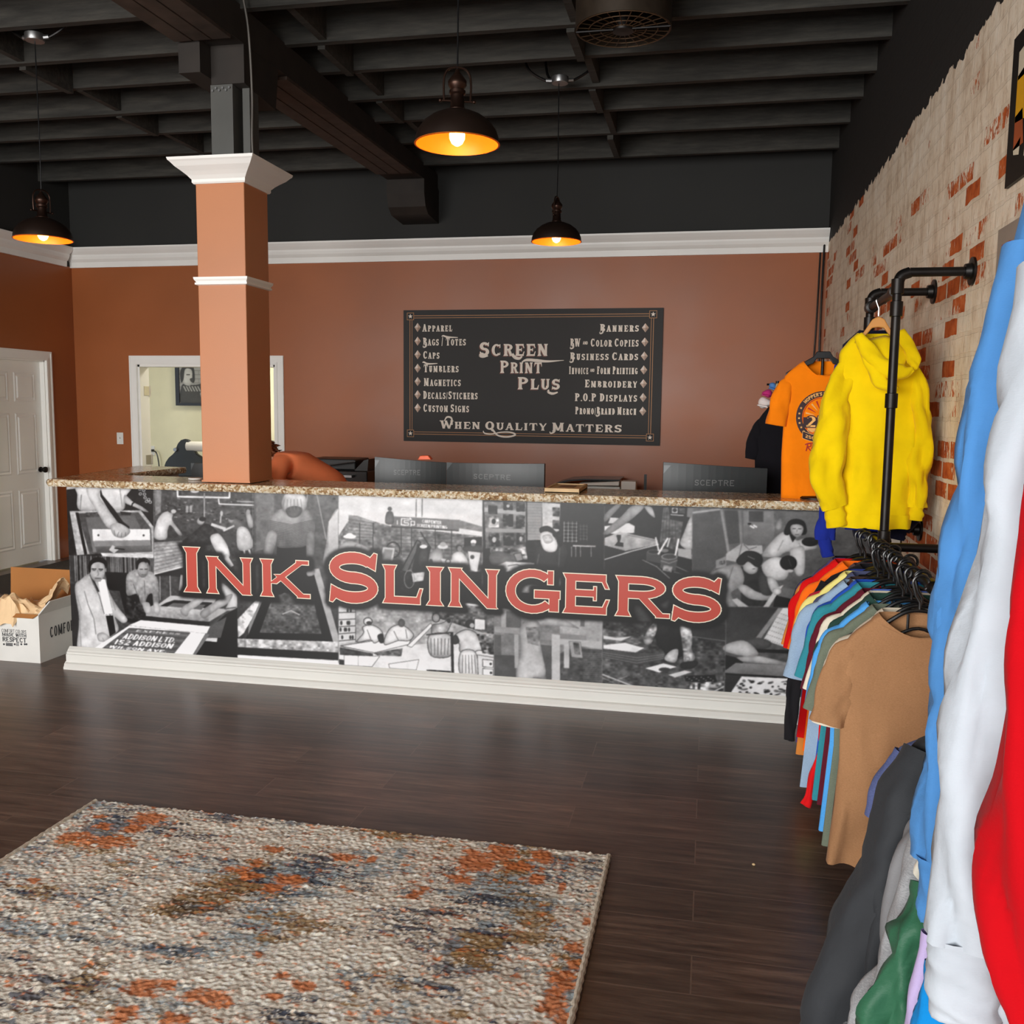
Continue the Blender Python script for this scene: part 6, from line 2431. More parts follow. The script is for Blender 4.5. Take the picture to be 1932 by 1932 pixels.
for org, lst in ((0, Q1), (600, Q2)):
    for u, v, a, b in lst:
        c = atz(org + u / 3.019, 1480 + v / 3.019, .012)
        e = atz(org + (u + a) / 3.019, 1480 + v / 3.019, .012)
        g = atz(org + u / 3.019, 1480 + (v + b) / 3.019, .012)
        ci, cj = (c[0] - RX0) / (RX1 - RX0) * rw, (RY1 - c[1]) / (RY1 - RY0) * rh
        ri, rj = max(2, abs(e[0] - c[0]) / (RX1 - RX0) * rw), max(2, abs(g[1] - c[1]) / (RY1 - RY0) * rh)
        d = np.maximum(np.abs(xx - ci) / ri, np.abs(yy - cj) / rj) * .6 + .4 * np.hypot((xx - ci) / ri, (yy - cj) / rj)
        om = np.maximum(om, 1.25 - d)
om += .26 * Tn(4, 7, 30) + .24 * micro
mo = np.clip((om + .04) / .4, 0, 1)[..., None]
img = img * (1 - mo * .92) + mo * .92 * np.array(lin(206, 124, 74))
img *= (1 + .16 * micro[..., None])
img = np.clip(img, .012, .9)


def pile(nt, c, bs):
    v = coords(nt, (1, 1, 1))
    n = noise(nt, v, 260, 3, .7)
    n2 = noise(nt, coords(nt, (1, 2.2, 1)), 85, 3, .6)
    bump(nt, bs, mth(nt, 'ADD', n, mth(nt, 'MULTIPLY', n2, 1.2)), .22, .007)
    k = ramp(nt, mth(nt, 'ADD', mth(nt, 'MULTIPLY', n, .55), mth(nt, 'MULTIPLY', n2, .45)), [(.3, (.68, .68, .71)), (.45, (1, 1, 1)), (.68, (1.0, 1, 1))])
    return mixc(nt, .85, c, k, 'MULTIPLY')


rug = thing('rug', 'abstract cream, blue-grey and orange area rug lying on the dark plank floor', 'rug', ((RX0 + RX1) / 2, (RY0 + RY1) / 2, 0))
fl = .0035 * blur(np.random.default_rng(3).standard_normal((rh, rw)), .8)
RUGM = attr_mat('woven_rug_pile', .95, .1, pile)
colour_grid('pile', rw, rh, lambda s, t: np.stack([RX0 + s * (RX1 - RX0), RY1 - t * (RY1 - RY0), .0125 + fl.ravel()], -1), img, RUGM, rug)
BIND = plain('cream_rug_binding', lin(206, 196, 178), .9, var=.15, vs=120)
MB().box(RX0 + .003, RX1 - .003, RY0 + .003, RY1 - .003, .0005, .008).build('backing', BIND, rug)
for x in (RX0, RX1):
    bt = MB()
    ys = np.linspace(RY0, RY1, 160)
    bt.tube([(x + .0015 * math.sin(k * 1.9), y, .009 + .001 * math.sin(k * 2.3)) for k, y in enumerate(ys)], .009, 8)
    bt.build('edge_binding', BIND, rug, smooth=True)
cp = atz(1422, 1633, 0)
tag(MB().ball((cp[0], cp[1], .004), (.006, .004, .004), 8, 6).build('wood_chip', PALEWOOD, smooth=True), 'tiny pale wood chip lying on the dark floor right of the rug', 'chip')

# ------------------------------------------------------------------ pipe racks on the brick wall
PIPE = BLKMETAL
RXX = .648


def pipe_rack(label, ya, yb, yend, zt=2.0, zr=1.935, zl=1.0):
    """two uprights ya < yb tied back to the wall, a top rail between them and a long low rail"""
    r = .0165
    t = thing('pipe_clothes_rack', label, 'clothes rack', (RXX, (ya + yb) / 2, zl), None)

    def elbow(p, nm='elbow'):
        MB().ball(p, .024, 14, 10).build(nm, PIPE, t, smooth=True)

    def flange(y, z):
        MB().lathe([(.05, XR - .001), (.05, XR - .009), (.03, XR - .011), (.026, XR - .03), (.0, XR - .031)], (0, y, z), 28, axis='x').build('wall_flange', PIPE, t, smooth=True)

    for y in (ya, yb):
        up = bez([(XR - .01, y, zt), (RXX + .05, y, zt), (RXX + .012, y, zt - .012), (RXX, y, zt - .05), (RXX, y, zl)], 6)
        MB().tube([(XR - .01, y, zt), (RXX + .04, y, zt)], r, 16).tube(bez([(RXX + .04, y, zt), (RXX + .012, y, zt - .012), (RXX, y, zt - .04)], 6), r + .003, 16).tube([(RXX, y, zt - .04), (RXX, y, zl)], r, 16).build('upright', PIPE, t, smooth=True)
        flange(y, zt)
        for z in (zt - .05, zt - .13, 1.54, zl + .035):
            MB().lathe([(r, z - .028), (r + .006, z - .026), (r + .006, z + .026), (r, z + .028)], (RXX, y, 0), 18).build('coupling', PIPE, t, smooth=True)
        MB().tube([(RXX, y, zl), (XR - .01, y, zl)], r, 16).build('wall_arm', PIPE, t, smooth=True)
        flange(y, zl)
    MB().tube([(RXX, ya, zr), (RXX, yb, zr)], r, 16).build('top_rail', PIPE, t, smooth=True)
    for y in (ya + .035, yb - .035):
        MB().lathe([(r, -.03), (.026, -.026), (.026, .026), (r, .03)], (RXX, y, zr), 18, axis='y').build('tee_fitting', PIPE, t, smooth=True)
    MB().tube([(RXX, yend, zl), (RXX, yb + .02, zl)], r, 16).tube([(RXX, yend, zl), (XR - .01, yend, zl)], r, 16).tube(bez([(RXX, yend + .05, zl), (RXX, yend, zl), (RXX + .05, yend, zl)], 6), r + .005, 16).build('low_rail', PIPE, t, smooth=True)
    flange(yend, zl)
    return t


pipe_rack('black iron pipe clothes rack holding the yellow hoodie and the row of t-shirts', 3.7, 4.3, 2.86)
pipe_rack('black iron pipe clothes rack nearest the camera behind the blue, white and red hoodies', 1.18, 1.95, 1.1)

# ------------------------------------------------------------------ garments
FAB = {}


def fab(nm, c, heather=0.0):
    if nm not in FAB:
        FAB[nm] = fabric(nm, lin(*c), heather)
    return FAB[nm]


def smoothstep(a, b, x):
    t = min(1, max(0, (x - a) / (b - a)))
    return t * t * (3 - 2 * t)


class Torso:
    """hanging body panel tube: rows (z, x_left, x_right, half depth), top row is the neck opening"""

    def __init__(self, rows, cy, seed=0, fold=.012, neck=.05, nk=4.0, backneck=.0):
        self.rows, self.cy, self.fold, self.neck, self.bn = rows, cy, fold, neck, backneck
        r = random.Random(seed)
        self.k = [(r.uniform(14, 26), r.uniform(0, 6.3), r.uniform(-2.5, 2.5), r.uniform(.5, 1)) for _ in range(3)] + [(r.uniform(34, 55), r.uniform(0, 6.3), r.uniform(-3, 3), r.uniform(.2, .4))]
        self.kb = [(r.uniform(14, 30), r.uniform(0, 6.3), r.uniform(-2, 2), r.uniform(.5, 1)) for _ in range(3)]
        self.zt, self.zb = rows[0][0], rows[-1][0]

    def at(self, z):
        zs = [-q[0] for q in self.rows]
        return [float(np.interp(-z, zs, [q[i] for q in self.rows])) for i in (1, 2, 3)]

    def folds(self, x, z, ks):
        a = self.fold * smoothstep(0, .8, (self.zt - z) / (self.zt - self.zb))
        v = Vector((x * 13 + ks[0][1] * 9, ks[1][1], z * 4))
        return a * (.7 * sum(w_ * math.sin(f * x + p + d * z * 4) for f, p, d, w_ in ks) + 1.3 * mnoise.noise(v) + .8 * mnoise.noise(v * 2.4) - .9 * max(0, 1 - 2.8 * abs(mnoise.noise(v * .9 + Vector((3, 5, 2))))) ** 2)

    def point(self, th, z, lev=1.0):
        xl, xr, d = self.at(z)
        c, h = (xl + xr) / 2, (xr - xl) / 2
        co, si = math.cos(th), math.sin(th)
        x = c + h * math.copysign(abs(co) ** .75, co)
        env = abs(si) ** .55
        si_ = si
        y = self.cy + math.copysign(d * env, si) + env * self.folds(x, z, self.k if si < 0 else self.kb) * (1 if si < 0 else -1)
        return x, y

    def front(self, x, z):
        """depth of the front surface at x, z"""
        xl, xr, d = self.at(z)
        c, h = (xl + xr) / 2, (xr - xl) / 2
        co = min(1, abs((x - c) / h)) ** (1 / .75)
        env = math.sqrt(max(0, 1 - co * co)) ** .55
        return self.cy - d * env + env * self.folds(x, z, self.k)

    def mesh(self, mb, n=44, m=26, z_hi=None, z_lo=None, off=0.0, mi=0, hem=True):
        z_hi = self.zt if z_hi is None else z_hi
        z_lo = self.zb if z_lo is None else z_lo
        zs = []
        for i in range(m + 1):
            t = i / m
            zs.append(z_hi + (z_lo - z_hi) * (t ** 1.35 if z_hi == self.zt else t))
        vs = []
        for z in zs:
            for k in range(n):
                th = 2 * math.pi * k / n
                x, y = self.point(th, z)
                zz = z
                if z_hi == self.zt:
                    wt = max(0, 1 - (self.zt - z) / .10)
                    wt *= math.sqrt(max(0, 1 - ((x - (self.rows[0][1] + self.rows[0][2]) / 2) / ((self.rows[0][2] - self.rows[0][1]) * .62)) ** 2))
                    zz = z - (self.neck * max(0, -math.sin(th)) + self.bn * max(0, math.sin(th))) * wt * wt
                if off:
                    xl, xr, d = self.at(z)
                    y += math.copysign(off, math.sin(th))
                    x += math.copysign(off, math.cos(th)) * abs(math.cos(th))
                vs.append((x, y, zz))
        fs = [(i * n + k, (i + 1) * n + k, (i + 1) * n + (k + 1) % n, i * n + (k + 1) % n) for i in range(m) for k in range(n)]
        mb.add(vs, fs, mi)
        return mb

    def collar(self, mb, wd=.018, th=.004, n=44, mi=0, stand=.0):
        vs = []
        for j in range(3):
            for k in range(n):
                t = 2 * math.pi * k / n
                z = self.zt - j * wd / 2
                x, y = self.point(t, z)
                wt = max(0, 1 - (self.zt - z) / .10)
                wt *= math.sqrt(max(0, 1 - ((x - (self.rows[0][1] + self.rows[0][2]) / 2) / ((self.rows[0][2] - self.rows[0][1]) * .62)) ** 2))
                zz = z - (self.neck * max(0, -math.sin(t)) + self.bn * max(0, math.sin(t))) * wt * wt + stand
                xl, xr, d = self.at(z)
                o = (th, th * 1.4, .001)[j]
                vs.append((x + math.cos(t) * o, y + math.copysign(o, math.sin(t)), zz + (.003, .0, 0)[j]))
        fs = [(j * n + k, (j + 1) * n + k, (j + 1) * n + (k + 1) % n, j * n + (k + 1) % n) for j in range(2) for k in range(n)]
        mb.add(vs, fs, mi)
        return mb


def sleeve(mb, pts, ra, rb, seed=0, n=22, per=7, wrinkle=.006, mi=0, cap=False):
    """cloth tube along pts (x, y, z): ra in-plane half width, rb half depth per point"""
    c = bez(pts, per)
    tt = np.linspace(0, 1, len(c))
    tk = np.linspace(0, 1, len(pts))
    r = random.Random(seed)
    kz = [(r.uniform(3, 7), r.uniform(0, 6), r.choice((2, 3, 4, 5))) for _ in range(4)]
    vs = []
    for i, p in enumerate(c):
        p = Vector(p)
        d = (Vector(c[min(i + 1, len(c) - 1)]) - Vector(c[max(i - 1, 0)])).normalized()
        a = Vector((0, 1, 0)).cross(d)
        a = a.normalized() if a.length > 1e-4 else Vector((1, 0, 0))
        b = d.cross(a).normalized()
        A_, B_ = np.interp(tt[i], tk, ra), np.interp(tt[i], tk, rb)
        for k in range(n):
            th = 2 * math.pi * k / n
            w_ = wrinkle * smoothstep(0, .25, tt[i]) * sum(math.sin(f * tt[i] * 2.6 + ph + q * th) for f, ph, q in kz) / 2
            co, si = math.cos(th), math.sin(th)
            q3 = Vector((p.x * 16 + A_ * co * 16 + seed * 3.1, p.y * 16 + B_ * si * 22, p.z * 6.5))
            w_ += wrinkle * 1.5 * smoothstep(0, .15, tt[i]) * (mnoise.noise(q3) + .55 * mnoise.noise(q3 * 2.3) - 1.1 * max(0, 1 - 2.6 * abs(mnoise.noise(q3 * .8 + Vector((7, 3, 1))))) ** 2)
            vs.append(tuple(p + a * (A_ * math.copysign(abs(co) ** .85, co) + w_ * co) + b * (B_ * math.copysign(abs(si) ** .85, si) + w_ * si)))
    m = len(c)
    fs = [(i * n + k, i * n + (k + 1) % n, (i + 1) * n + (k + 1) % n, (i + 1) * n + k) for i in range(m - 1) for k in range(n)]
    if cap:
        fs.append(tuple(range((m - 1) * n, m * n)))
    mb.add(vs, fs, mi)
    return mb


def hanger_mesh(mb, x, y, zrail, drop, half, r=.006, hook_r=.022, slope=.07, flat_=False, bar=True):
    """hook over the rail, neck, two sloping arms and a lower bar"""
    hk = []
    for k in range(13):
        a = math.radians(-60 + k * 20)
        hk.append((x + hook_r * math.cos(a), y, zrail + .0 + hook_r * math.sin(a)))
    zb = zrail - drop
    mb.tube(hk + [(x - .012, y, zrail - hook_r - .015), (x, y, zrail - hook_r - .035), (x, y, zb)], r * .75, 8)
    arm = bez([(x - half, y, zb - slope), (x - half * .55, y, zb - slope * .42), (x - .04, y, zb - .004), (x, y, zb + .004), (x + .04, y, zb - .004), (x + half * .55, y, zb - slope * .42), (x + half, y, zb - slope)], 5)
    mb.tube(arm, r, 8)
    if bar:
        mb.tube(bez([(x - half, y, zb - slope), (x - half * .5, y, zb - slope * .9), (x, y, zb - slope * .55), (x + half * .5, y, zb - slope * .9), (x + half, y, zb - slope)], 5), r * .8, 8)
        mb.tube([(x - .03, y, zb - .008), (x - .03, y, zb - slope * .58)], r * .7, 6).tube([(x + .03, y, zb - .008), (x + .03, y, zb - slope * .58)], r * .7, 6)
    return mb


# ---- the row of T-shirts on the low rail, nearest first
# name, colour, heather, label, long sleeves
ROW = [
    ('tan', (160, 118, 82), .3, 'heather tan t-shirt at the front of the rail row, facing the camera'),
    ('cream_tee', (226, 216, 196), 0, 'cream t-shirt directly behind the heather tan t-shirt on the rail'),
    ('ash', (76, 70, 68), .3, 'dark ash grey t-shirt behind the cream one on the rail'),
    ('sage', (108, 116, 100), .25, 'sage grey-green t-shirt on the rail between the sky blue and dark ash ones'),
    ('sky', (80, 160, 228), .2, 'sky blue t-shirt between the sage and dark green shirts on the rail'),
    ('forest', (38, 66, 58), .15, 'dark forest green t-shirt behind the sky blue one on the rail'),
    ('ivory_tee', (228, 220, 200), 0, 'ivory t-shirt showing as a thin strip between dark green and periwinkle shirts'),
    ('periwinkle', (88, 124, 212), .2, 'periwinkle blue t-shirt between ivory and maroon shirts on the rail'),
    ('maroon', (92, 24, 40), .15, 'maroon t-shirt on the rail between periwinkle and teal shirts'),
    ('jet', (26, 25, 27), 0, 'black t-shirt on the rail just behind the maroon one'),
    ('teal', (50, 136, 150), .2, 'teal t-shirt on the rail in front of the royal blue one'),
    ('royal', (34, 82, 188), .1, 'royal blue t-shirt on the rail between teal and pale grey-blue shirts'),
    ('mist', (146, 170, 194), .25, 'pale grey-blue t-shirt on the rail in front of the dark brown one'),
    ('cocoa', (68, 54, 50), .1, 'dark brown t-shirt in the middle of the rail row'),
    ('coal', (24, 23, 24), 0, 'black t-shirt on the rail just behind the dark brown one'),
    ('slateblue', (78, 84, 116), .25, 'slate blue t-shirt on the rail in front of the pale yellow one'),
    ('butter', (246, 234, 140), 0, 'pale yellow t-shirt showing as a bright thin strip on the rail'),
    ('indigo', (52, 70, 150), .1, 'indigo blue t-shirt on the rail behind the pale yellow one'),
    ('crimson', (192, 38, 62), .15, 'crimson pink t-shirt on the rail in front of the plum grey one'),
    ('plum', (84, 66, 72), .2, 'plum grey t-shirt on the rail between crimson and orange shirts'),
    ('tangerine', (252, 112, 24), 0, 'bright orange t-shirt on the rail in front of the red one'),
    ('scarlet', (206, 16, 18), 0, 'scarlet red t-shirt near the far end of the rail'),
    ('ochre', (204, 128, 58), .1, 'ochre t-shirt between scarlet and purple shirts at the far end of the rail'),
    ('violet', (80, 66, 118), .2, 'dull purple t-shirt near the far end of the rail'),
    ('onyx', (28, 26, 30), 0, 'black t-shirt last on the rail next to the counter'),
]


def tee_parts(root, x, y, zt, matf, seed, ln=.76, far=.9, depth=.02, neck=.05, fold=.010, k=1.0):
    """body, collar and two short sleeves; far is the wall the right side must stay clear of"""
    def R(d):
        return min(x + d, far - .012)
    rows = [(zt, x - .105 * k, x + .105 * k, .028), (zt - .022, x - .135 * k, x + .135 * k, .026), (zt - .06, x - .18 * k, R(.18 * k), .024), (zt - .11, x - .212 * k, R(.212 * k), .022),
            (zt - .20, x - .205 * k, R(.205 * k), depth), (zt - .45, x - .2 * k, R(.2 * k), depth), (zt - ln, x - .222 * k, R(.222 * k), depth * 1.15)]
    T = Torso(rows, y, seed, fold, neck)
    T.mesh(MB(), n=56, m=30).build('body', matf, root, smooth=True, sharp=0)
    T.collar(MB()).build('collar', matf, root, smooth=True, sharp=0)
    r = random.Random(seed)
    a, b = r.uniform(-.012, .012), r.uniform(-.02, .02)
    sleeve(MB(), [(x - .13 * k, y, zt - .06), (x - .19 * k, y, zt - .12), (x - .210 * k, y - .004, zt - .18), (x - .224 * k + a * .5, y - .006, zt - .26), (x - .236 * k + a, y - .006, zt - .352 + b)],
           [.012, .046, .055, .054, .052], [.008, .02, .021, .021, .023], seed, wrinkle=.004).build('sleeve', matf, root, smooth=True, sharp=0)
    sx_ = min(x + .2 * k, far - .07)
    sleeve(MB(), [(sx_ - .03, y, zt - .10), (sx_, y + .004, zt - .17), (sx_ + .0, y, zt - .26), (sx_ + .004, y, zt - .34)],
           [.045, .05, .05, .05], [.016, .016, .016, .018], seed + 5, wrinkle=.003).build('sleeve', matf, root, smooth=True, sharp=0)
    return T


ROWX, ROWZ = RXX, 1.0
DXS = {'cream_tee': .012, 'ash': .02, 'sage': .006, 'sky': -.02, 'forest': .0, 'ivory_tee': .012, 'periwinkle': .018, 'maroon': -.002, 'jet': .04, 'teal': .004, 'royal': -.006,
       'mist': -.03, 'cocoa': -.004, 'coal': .03, 'slateblue': .0, 'butter': -.012, 'indigo': .006, 'crimson': .016, 'plum': .04, 'tangerine': .006, 'scarlet': -.012, 'ochre': -.004, 'violet': -.012, 'onyx': .0}
protos = []
for i, (nm, c, hth, lab) in enumerate(ROW):
    y = 2.90 + i * .0415 + random.uniform(-.004, .004)
    if y > 3.66:
        y += .05
    f = fab(nm + '_jersey', c, hth)
    dx, dz = DXS.get(nm, 0) + random.uniform(-.006, .006), random.uniform(-.010, .012)
    loc = (ROWX - .03 + dx, y, ROWZ - .085 + dz) if i else (ROWX - .038, 2.865, ROWZ - .085)
    if i < 5:
        t = thing('t_shirt', lab, 't-shirt', loc, 't-shirts on the low pipe rail')
        tee_parts(t, loc[0], loc[1], loc[2], f, 40 + i, ln=(.765, .77, .74, .78, .75)[i], depth=.014 if i else .03, fold=.006 if i else .022, neck=.06, far=.9, k=(1.0, 1, .98, 1.02, .97)[i])
        protos.append(t)
    else:
        t = copy_thing(protos[1 + i % 4], loc, lab, 't-shirts on the low pipe rail')
        for ch in t.children:
            ch.material_slots[0].link = 'OBJECT'
            ch.material_slots[0].material = f
        t.scale = (1 + random.uniform(-.03, .03), 1, 1 + random.uniform(-.04, .05))
    hl = thing('clothes_hanger', 'black plastic hanger carrying the ' + lab.split(' t-shirt')[0] + ' t-shirt' + (' last on the rail' if nm == 'onyx' else ' behind the maroon one' if nm == 'jet' else ' behind the dark brown one' if nm == 'coal' else ''), 'hanger', loc, 'black hangers on the low pipe rail') if i == 0 else None
    if i == 0:
        hp = hl
        hanger_mesh(MB(), loc[0], loc[1], ROWZ + .012, .085, .16, r=.0062, slope=.088).build('hanger_frame', BLKPLASTIC, hl, smooth=True)
        hbase = (loc[0], y, loc[2])
    else:
        suffix = {'jet': ' behind the maroon one', 'coal': ' behind the dark brown one', 'onyx': ' last on the rail'}.get(nm, '')
        copy_thing(hp, (loc[0], y + .002, hbase[2] + dz * .3), 'black plastic hanger carrying the ' + lab.split(' t-shirt')[0] + ' t-shirt' + suffix, 'black hangers on the low pipe rail')

# black long-sleeved shirt and a red cuff hanging lower in the row
t = thing('long_sleeved_shirt', 'black long-sleeved shirt whose sleeve hangs below the pale blue t-shirt on the rail', 'shirt', (ROWX, 3.71, .92), None)
f = fab('sable_jersey', (30, 29, 32))
T = Torso([(.93, .57, .73, .024), (.88, .47, .83, .02), (.84, .43, .87, .018), (.3, .42, .87, .02)], 3.71, 8, .006)
T.mesh(MB()).build('body', f, t, smooth=True, sharp=0)
sleeve(MB(), [(.46, 3.71, .85), (.40, 3.70, .7), (.355, 3.69, .52), (.345, 3.69, .34), (.345, 3.69, .235)], [.03, .032, .03, .026, .02], [.02, .022, .022, .02, .016], 9, cap=True).build('sleeve', f, t, smooth=True, sharp=0)
t = thing('long_sleeved_shirt', 'red long-sleeved shirt with only its cuff showing low among the rail shirts', 'shirt', (ROWX, 3.33, .92), None)
f = fab('signal_red_jersey', (222, 24, 28))
T = Torso([(.92, .58, .72, .02), (.87, .5, .82, .012), (.83, .46, .86, .012), (.3, .45, .86, .012)], 3.335, 8, .004)
T.mesh(MB()).build('body', f, t, smooth=True, sharp=0)
sleeve(MB(), [(.48, 3.335, .83), (.45, 3.335, .6), (.43, 3.33, .34), (.40, 3.325, .20), (.375, 3.32, .13)], [.04, .035, .03, .024, .02], [.012, .012, .012, .014, .014], 9, cap=True).build('sleeve', f, t, smooth=True, sharp=0)


# ---- hoodies
def hoodie(root, x, y, zt, mat, seed, rows, left, right, lr, ld, hood=True, fold=.014, pocket=True, rr_=None, neck=.03):
    T = Torso(rows, y, seed, fold, neck)
    zb = rows[-1][0]
    T.mesh(MB(), m=34, z_lo=zb + .055).build('body', mat, root, smooth=True, sharp=0)
    T.mesh(MB(), m=4, z_hi=zb + .057, z_lo=zb, off=-.004).build('waistband', mat, root, smooth=True, sharp=0)
    for pts, sd in ((left, 1), (right, 2)):
        if not pts:
            continue
        rad = lr if sd == 1 else (rr_ or lr)
        body_pts, cuff = pts[:-1], pts[-2:]
        sleeve(MB(), body_pts, rad[:len(body_pts)], ld[:len(body_pts)], seed + sd, wrinkle=.009).build('sleeve', mat, root, smooth=True, sharp=0)
        k = len(body_pts) - 1
        e = Vector(cuff[1]) - Vector(cuff[0])
        mid = tuple(Vector(cuff[0]) + e * .5)
        sleeve(MB(), [tuple(Vector(cuff[0]) - e * .12), mid, cuff[1]], [rad[k] * .72, rad[-1], rad[-1] * .96], [ld[k] * .72, ld[-1], ld[-1]], seed + 9 + sd, wrinkle=.002, cap=True).build('cuff', mat, root, smooth=True, sharp=0)
    return T


YH = 4.02


def ph_(u, v, y=YH, dy=0.0):
    p = aty(u, v, y)
    return (p[0], y + dy, p[2])


YEL = fab('yellow_fleece', (238, 205, 4))
hz_ = ph_(1655, 632)
t = thing('hoodie', 'bright yellow hoodie seen from the back on a wooden hanger hung from the pipe rack', 'hoodie', hz_)
rows = []
for v, ul, ur, d in ((628, 1618, 1692, .05), (640, 1604, 1706, .055), (664, 1584, 1726, .05), (700, 1582, 1734, .05), (800, 1588, 1732, .052), (880, 1592, 1730, .055), (940, 1572, 1726, .058), (994, 1568, 1714, .052)):
    a, b = ph_(ul, v), ph_(ur, v)
    rows.append(((a[2] + b[2]) / 2, a[0], min(b[0], .885), d))
T = hoodie(t, hz_[0], YH, hz_[2], YEL, 3, rows,
           [ph_(1612, 662, dy=0), ph_(1586, 716, dy=-.015), ph_(1572, 780, dy=-.035), ph_(1561, 850, dy=-.05), ph_(1556, 905, dy=-.06), ph_(1570, 955, dy=-.06), ph_(1576, 990, dy=-.06)],
           [ph_(1712, 668, dy=.0), ph_(1728, 720, dy=-.01), ph_(1734, 790, dy=-.03), ph_(1733, 850, dy=-.04), ph_(1730, 900, dy=-.03), ph_(1727, 955, dy=-.02), ph_(1724, 980, dy=-.02)],
           [.016, .05, .062, .066, .064, .052, .042], [.016, .044, .05, .05, .048, .042, .032], fold=.024, rr_=[.014, .034, .04, .042, .04, .036, .03])
# hood hanging down the back: a folded cloth cowl
hd_ = MB()
n, m = 30, 14
vs = []
for j in range(m + 1):
    t_ = j / m
    for i in range(n + 1):
        s = i / n
        # outline of the hood on the back, px
        ang = math.pi * (s - .5)
        uc, vc = 1664, 655
        ru = 50 * (1 - .25 * t_ * t_) * (1 - .12 * math.sin(ang))
        u = uc + ru * math.sin(ang) * (1 - .32 * t_) + 9 * t_
        v = 636 + 102 * t_ * (math.cos(ang) ** .6 if math.cos(ang) > 0 else 0) + 12 * abs(math.sin(ang)) * (1 - t_)
        dep = .05 + .085 * math.sin(math.pi * min(1, t_ * 1.02)) * max(0, math.cos(ang)) ** .5 + .012 * math.sin(9 * t_ + 3 * s) * math.cos(ang)
        q = ph_(u, v)
        vs.append((q[0], YH - dep, q[2]))
fs = [(j * (n + 1) + i, j * (n + 1) + i + 1, (j + 1) * (n + 1) + i + 1, (j + 1) * (n + 1) + i) for j in range(m) for i in range(n)]
hd_.add(vs, fs)
# rolled hood opening: two cloth rolls from the neck sides meeting low on the back
for pts, ra_ in (([(1612, 636), (1628, 662), (1655, 694), (1690, 706), (1708, 700)], [.018, .03, .034, .03, .012]),
                 ([(1690, 628), (1702, 655), (1712, 684), (1712, 700)], [.016, .024, .026, .012]),
                 ([(1618, 650), (1634, 690), (1650, 722), (1680, 738)], [.014, .024, .026, .012])):
    c = [ph_(u, v, dy=-.10 - .015 * k) for k, (u, v) in enumerate(pts)]
    sleeve(hd_, c, ra_, [r * .8 for r in ra_], 5, wrinkle=.002, cap=True)
ho = hd_.build('hood', YEL, t, smooth=True, sharp=0)
so = ho.modifiers.new('solid', 'SOLIDIFY')
so.thickness = .004
hk = ph_(1657, 606)
wh = thing('clothes_hanger', 'varnished wooden hanger with a metal hook carrying the yellow hoodie', 'hanger', (hk[0], YH, hk[2]))
hw_ = MB()
pf = []
for a, b in ((-.13, -.15), (-.09, -.095), (-.05, -.038), (-.022, .008), (0, .018), (.022, .008), (.05, -.038), (.09, -.095), (.13, -.15)):
    pf.append((hk[0] + a, hk[2] + b))
lo = [(x, z - (.022 + .02 * max(0, 1 - abs(x - hk[0]) / .06))) for x, z in pf[::-1]]
hw_.prism(pf + lo, 'y', YH - .008, YH + .008)
hw_.build('wooden_arms', HANGWOOD, wh, bevel=.004)
zr_ = 1.935
hook = [(RXX + .02 * math.cos(math.radians(a)), YH, zr_ + .02 * math.sin(math.radians(a)) + .0) for a in range(-50, 200, 18)]
MB().tube(hook + [(hk[0], YH, zr_ - .03), (hk[0], YH, hk[2] + .02)], .0024, 8).build('hook', CHROME, wh, smooth=True)

# navy hoodie behind the yellow one
NAVY = fab('navy_fleece', (22, 24, 44))
RB = fab('royal_blue_fleece', (28, 44, 138))
YN = 4.17
t = thing('hoodie', 'navy hoodie hanging behind the yellow hoodie, only its dark edges showing', 'hoodie', ph_(1652, 640, YN))
rows = []
for v, ul, ur, d in ((622, 1622, 1680, .035), (650, 1590, 1715, .03), (700, 1585, 1732, .03), (900, 1588, 1732, .035), (1014, 1612, 1704, .03)):
    a, b = ph_(ul, v, YN), ph_(ur, v, YN)
    rows.append(((a[2] + b[2]) / 2, a[0], min(b[0], .885), d))
hoodie(t, 0, YN, 0, NAVY, 13, rows, None, [ph_(1716, 700, YN), ph_(1722, 800, YN), ph_(1718, 900, YN), ph_(1710, 970, YN), ph_(1698, 1000, YN), ph_(1694, 1018, YN)], [.04, .045, .045, .04, .036, .03], [.03, .03, .03, .03, .03, .025])
YR = 4.10
t = thing('sweatshirt', 'royal blue sweatshirt hidden behind the yellow hoodie with one sleeve hanging below it', 'sweatshirt', ph_(1640, 650, YR))
rows = []
for v, ul, ur, d in ((640, 1620, 1680, .025), (668, 1590, 1710, .022), (720, 1588, 1722, .022), (900, 1590, 1722, .022), (1000, 1596, 1668, .02)):
    a, b = ph_(ul, v, YR), ph_(ur, v, YR)
    rows.append(((a[2] + b[2]) / 2, a[0], min(b[0], .88), d))
hoodie(t, 0, YR, 0, RB, 17, rows, [ph_(1596, 690, YR), ph_(1584, 780, YR), ph_(1572, 880, YR), ph_(1560, 960, YR), ph_(1556, 1018, YR), ph_(1562, 1050, YR)], None, [.045, .05, .05, .042, .036, .026], [.022, .024, .024, .024, .024, .02])

# ---- orange T-shirt on a counter stand
YO = 4.80
ORG = fab('orange_jersey', (250, 132, 8))


def po_(u, v, y=YO, dy=0.0):
    p = aty(u, v, y)
    return (p[0], y + dy, p[2])


